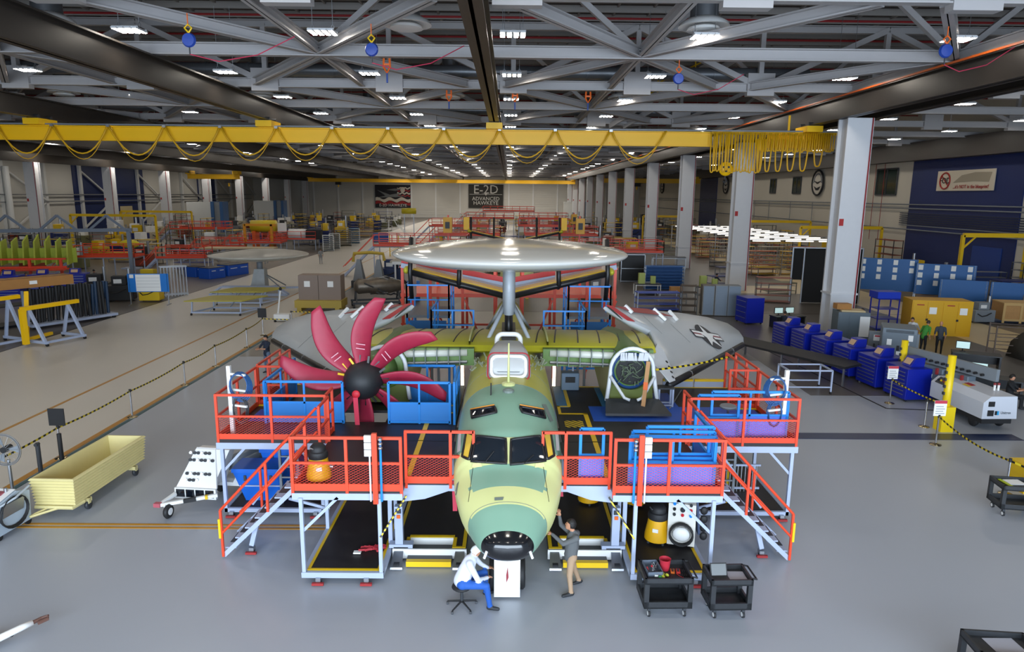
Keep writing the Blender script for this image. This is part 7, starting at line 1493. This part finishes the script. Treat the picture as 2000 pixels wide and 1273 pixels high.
for s in (-1, 1): MB().bar((s*.9, -8, 0), (s*.9, -8, 2.0), .25).build('support_jack', M_yel, a2); MB().b2(min(s*4.1, s*4.6), max(s*4.1, s*4.6), .3, .6, 4.9, 6.0).build('yellow_fin_guard', M_cyel, a2)
for i, (x, y, w_, d_, h_, lb) in enumerate(((-13, 66, 9, 3, 3.0, 'long red dock platform left above the dome'), (5.5, 66, 9.5, 3, 2.6, 'long red dock platform right above the dome'), (-9, 84, 8, 4, 3.0, 'red dock platform second in line, left part'), (2, 84, 9, 4, 3.1, 'red dock platform second in line, right part'), (-12, 104, 9, 4, 3.2, 'red dock platform third in line, left part'), (1.5, 104, 8, 4, 3.3, 'red dock platform third in line, right part'), (-8, 128, 9, 4, 3.6, 'red dock platform fourth in line, left part'), (2, 128, 9, 4, 3.6, 'red dock platform fourth in line, right part'), (-6, 160, 12, 5, 4.2, 'farthest red dock platform before the black banner'))): redstand(lb, (x, y, 0), 0, w_, d_, h_, stair=i % 2 == 0)
for i, (x, y, z, lb) in enumerate(((-5.6, 63.5, 5.2, 'amber counterweight box left of the far fins'), (6.6, 63.5, 5.2, 'amber counterweight box right of the far fins'), (9.5, 100, 4.6, 'amber hoist box farther right of the far fins'))): t = thing('amber_box', lb, 'box', (x, y, z)); MB().b2(-.4, .4, -.3, .3, -.7, .7).build('housing', mat('amber', '#e0a512', .45), t); MB().bar((0, .45, -z), (0, .45, .9), .15).build('mast', M_red, t); MB().b2(-.2, .2, -.42, -.4, -.3, .3).build('plate', M_dgrey, t)
t = thing('yellow_tank', 'yellow cylinder high on a frame left of the black banner', 'tank', (-17, 118, 0)); MB().cyl((-1.2, 0, 5.1), (1.2, 0, 5.1), .5, n=20).build('cylinder', mat('tank_yellow', '#c9b822', .4), t, True)
for x in (-.8, .8): MB().bar((x, 0, 0), (x, 0, 4.7), .15).build('frame_leg', M_alu, t)
# ================================================================== FAR SHOP FLOOR: benches, racks and machines in rows
protos = []
def P(o): KIDS[o.name] = list(o.children); [KIDS.__setitem__(c.name, list(c.children)) for c in o.children]; return o
pc_ = ['grey', 'olive', 'navy', 'rust', 'cream', 'yellow']
kinds = []
for j, (cn, col) in enumerate(zip(pc_, ['#6d7076', '#6a6a48', '#1c2c6c', '#8a3a24', '#b8ae98', '#c9a522'])):
    m_ = mat('shop_'+cn, col, .5, var=.1)
    kinds.append((cn+' topped steel bench', 'bench', P(bench('x', (0, -400-9*j, 0), 0, 3.2, 1.4, 1.1, m_, M_alu))))
    kinds.append((cn+' stocked shelf rack', 'rack', P(shelving('x', (6, -400-9*j, 0), 0, 3.0, 1.0, 2.3, 4, M_dgrey, m_))))
    kinds.append((cn+' cabinet machine', 'machine', P(machine('x', (12, -400-9*j, 0), 0, 1.7, m_, [M_dgrey, M_white, M_yel][j % 3]))))
first = set(); OCC = []
bpy.context.view_layer.update()
def bbox(o):
    P_ = []
    def rec(a):
        if a.type == 'MESH':
            for k in ((0, 0), (3, 1), (6, 2), (5, 3)): P_.append(a.matrix_world @ V(a.bound_box[k[0]]))
        for c in a.children: rec(c)
    rec(o)
    return (min(p.x for p in P_), max(p.x for p in P_), min(p.y for p in P_), max(p.y for p in P_)) if P_ else None
for o in list(COL.objects):
    if o.parent is None and o.get('category') and o.get('category') not in ('light', 'crane', 'air diffuser', 'banner', 'gantry', 'light bank') and o.location.y > -100:
        q = bbox(o)
        if q and q[3] > 40: OCC.append(q)
def fill(area, x0, nx, dx, y0, ny, dy, sgn, desc, ktop=0):
    for r_ in range(ny):
        for c_ in range(nx):
            if random.random() < .12: continue
            x = x0+sgn*dx*c_+random.uniform(-.8, .8); y = y0+dy*r_+random.uniform(-1.2, 1.2)
            e_ = 2.3
            if any(x+e_ > q[0] and x-e_ < q[1] and y+e_ > q[2] and y-e_ < q[3] for q in OCC): continue
            if any(abs(x-cx_) < 1.6 and abs(y-cy_) < 1.5 for cx_, cy_ in [(19.9, 40.6+18.6*k) for k in range(11)]+[(-68, 100+19*k) for k in range(8)]): continue
            OCC.append((x-1.2, x+1.2, y-1.2, y+1.2))
            nm, ct, pr_ = random.choice(kinds)
            lb = '%s, %s from the %s, %s row %s' % (nm, ORD[c_], desc[0], ORD[r_], desc[1])
            if pr_.name in first: o_ = dup(pr_, None, (x, y, 0), random.uniform(-.25, .25)+random.choice((0, PI/2)), lb)
            else: first.add(pr_.name); o_ = pr_; o_.location = (x, y, 0); o_['label'] = lb
            o_['group'] = 'shop equipment '+area
            if random.random() < .35: o_.scale = (1.15, 1.15, random.choice((1.2, 1.5)))
fill('left of the aisle', -29, 11, 4.0, 66, 22, 5.6, -1, ('aisle', 'left of the aisle'))
fill('between aisle and columns', -10, 7, 4.3, 70, 18, 7, 1, ('aisle', 'down the centre bay'))
fill('beyond the columns', 23.5, 5, 4.3, 106, 14, 6.5, 1, ('columns', 'beyond the columns'))
fill('near right bay', 32.5, 4, 3.6, 48, 13, 4.6, 1, ('cream aisle', 'along the cream wall'))
def place(spots, area, desc, small=1.0):
    for i, (px, py) in enumerate(spots):
        g_ = G(px, py); x, y = g_.x, g_.y; e_ = 1.3
        if any(x+e_ > q[0] and x-e_ < q[1] and y+e_ > q[2] and y-e_ < q[3] for q in OCC): continue
        OCC.append((x-1.2, x+1.2, y-1.2, y+1.2)); nm, ct, pr_ = random.choice(kinds)
        if pr_.name not in first: first.add(pr_.name); o_ = pr_; o_.location = (x, y, 0)
        else: o_ = dup(pr_, None, (x, y, 0), random.uniform(-.3, .3))
        o_['label'] = '%s, %s %s' % (nm, ORD[i % 25], desc); o_['group'] = 'shop equipment '+area; o_.scale = (small, small, small)
place([(280, 520), (305, 535), (330, 505), (355, 500), (300, 490), (262, 505), (232, 500), (385, 508), (345, 530), (290, 478), (330, 472), (372, 478), (412, 484), (452, 488), (200, 482), (165, 480), (245, 470), (125, 472), (85, 470), (35, 472), (500, 472), (540, 470), (572, 478), (600, 480), (628, 488)], 'around the spare rotodome', 'piece counted leftwards and back from the chart board')
place([(1475, 590), (1500, 575), (1520, 600), (1545, 590), (1480, 540), (1510, 545), (1405, 540), (1390, 560), (1385, 520), (1410, 505), (1370, 500), (1290, 500), (1300, 480), (1700, 560), (1690, 585), (1930, 560), (1960, 575), (1900, 575), (1985, 590), (1940, 600)], 'right of the columns', 'piece counted outwards from the black based column', .85)
for nm, ct, pr_ in kinds:
    if pr_.name not in first:
        for c in list(pr_.children): 
            for g in list(c.children): bpy.data.objects.remove(g)
            bpy.data.objects.remove(c)
        bpy.data.objects.remove(pr_)
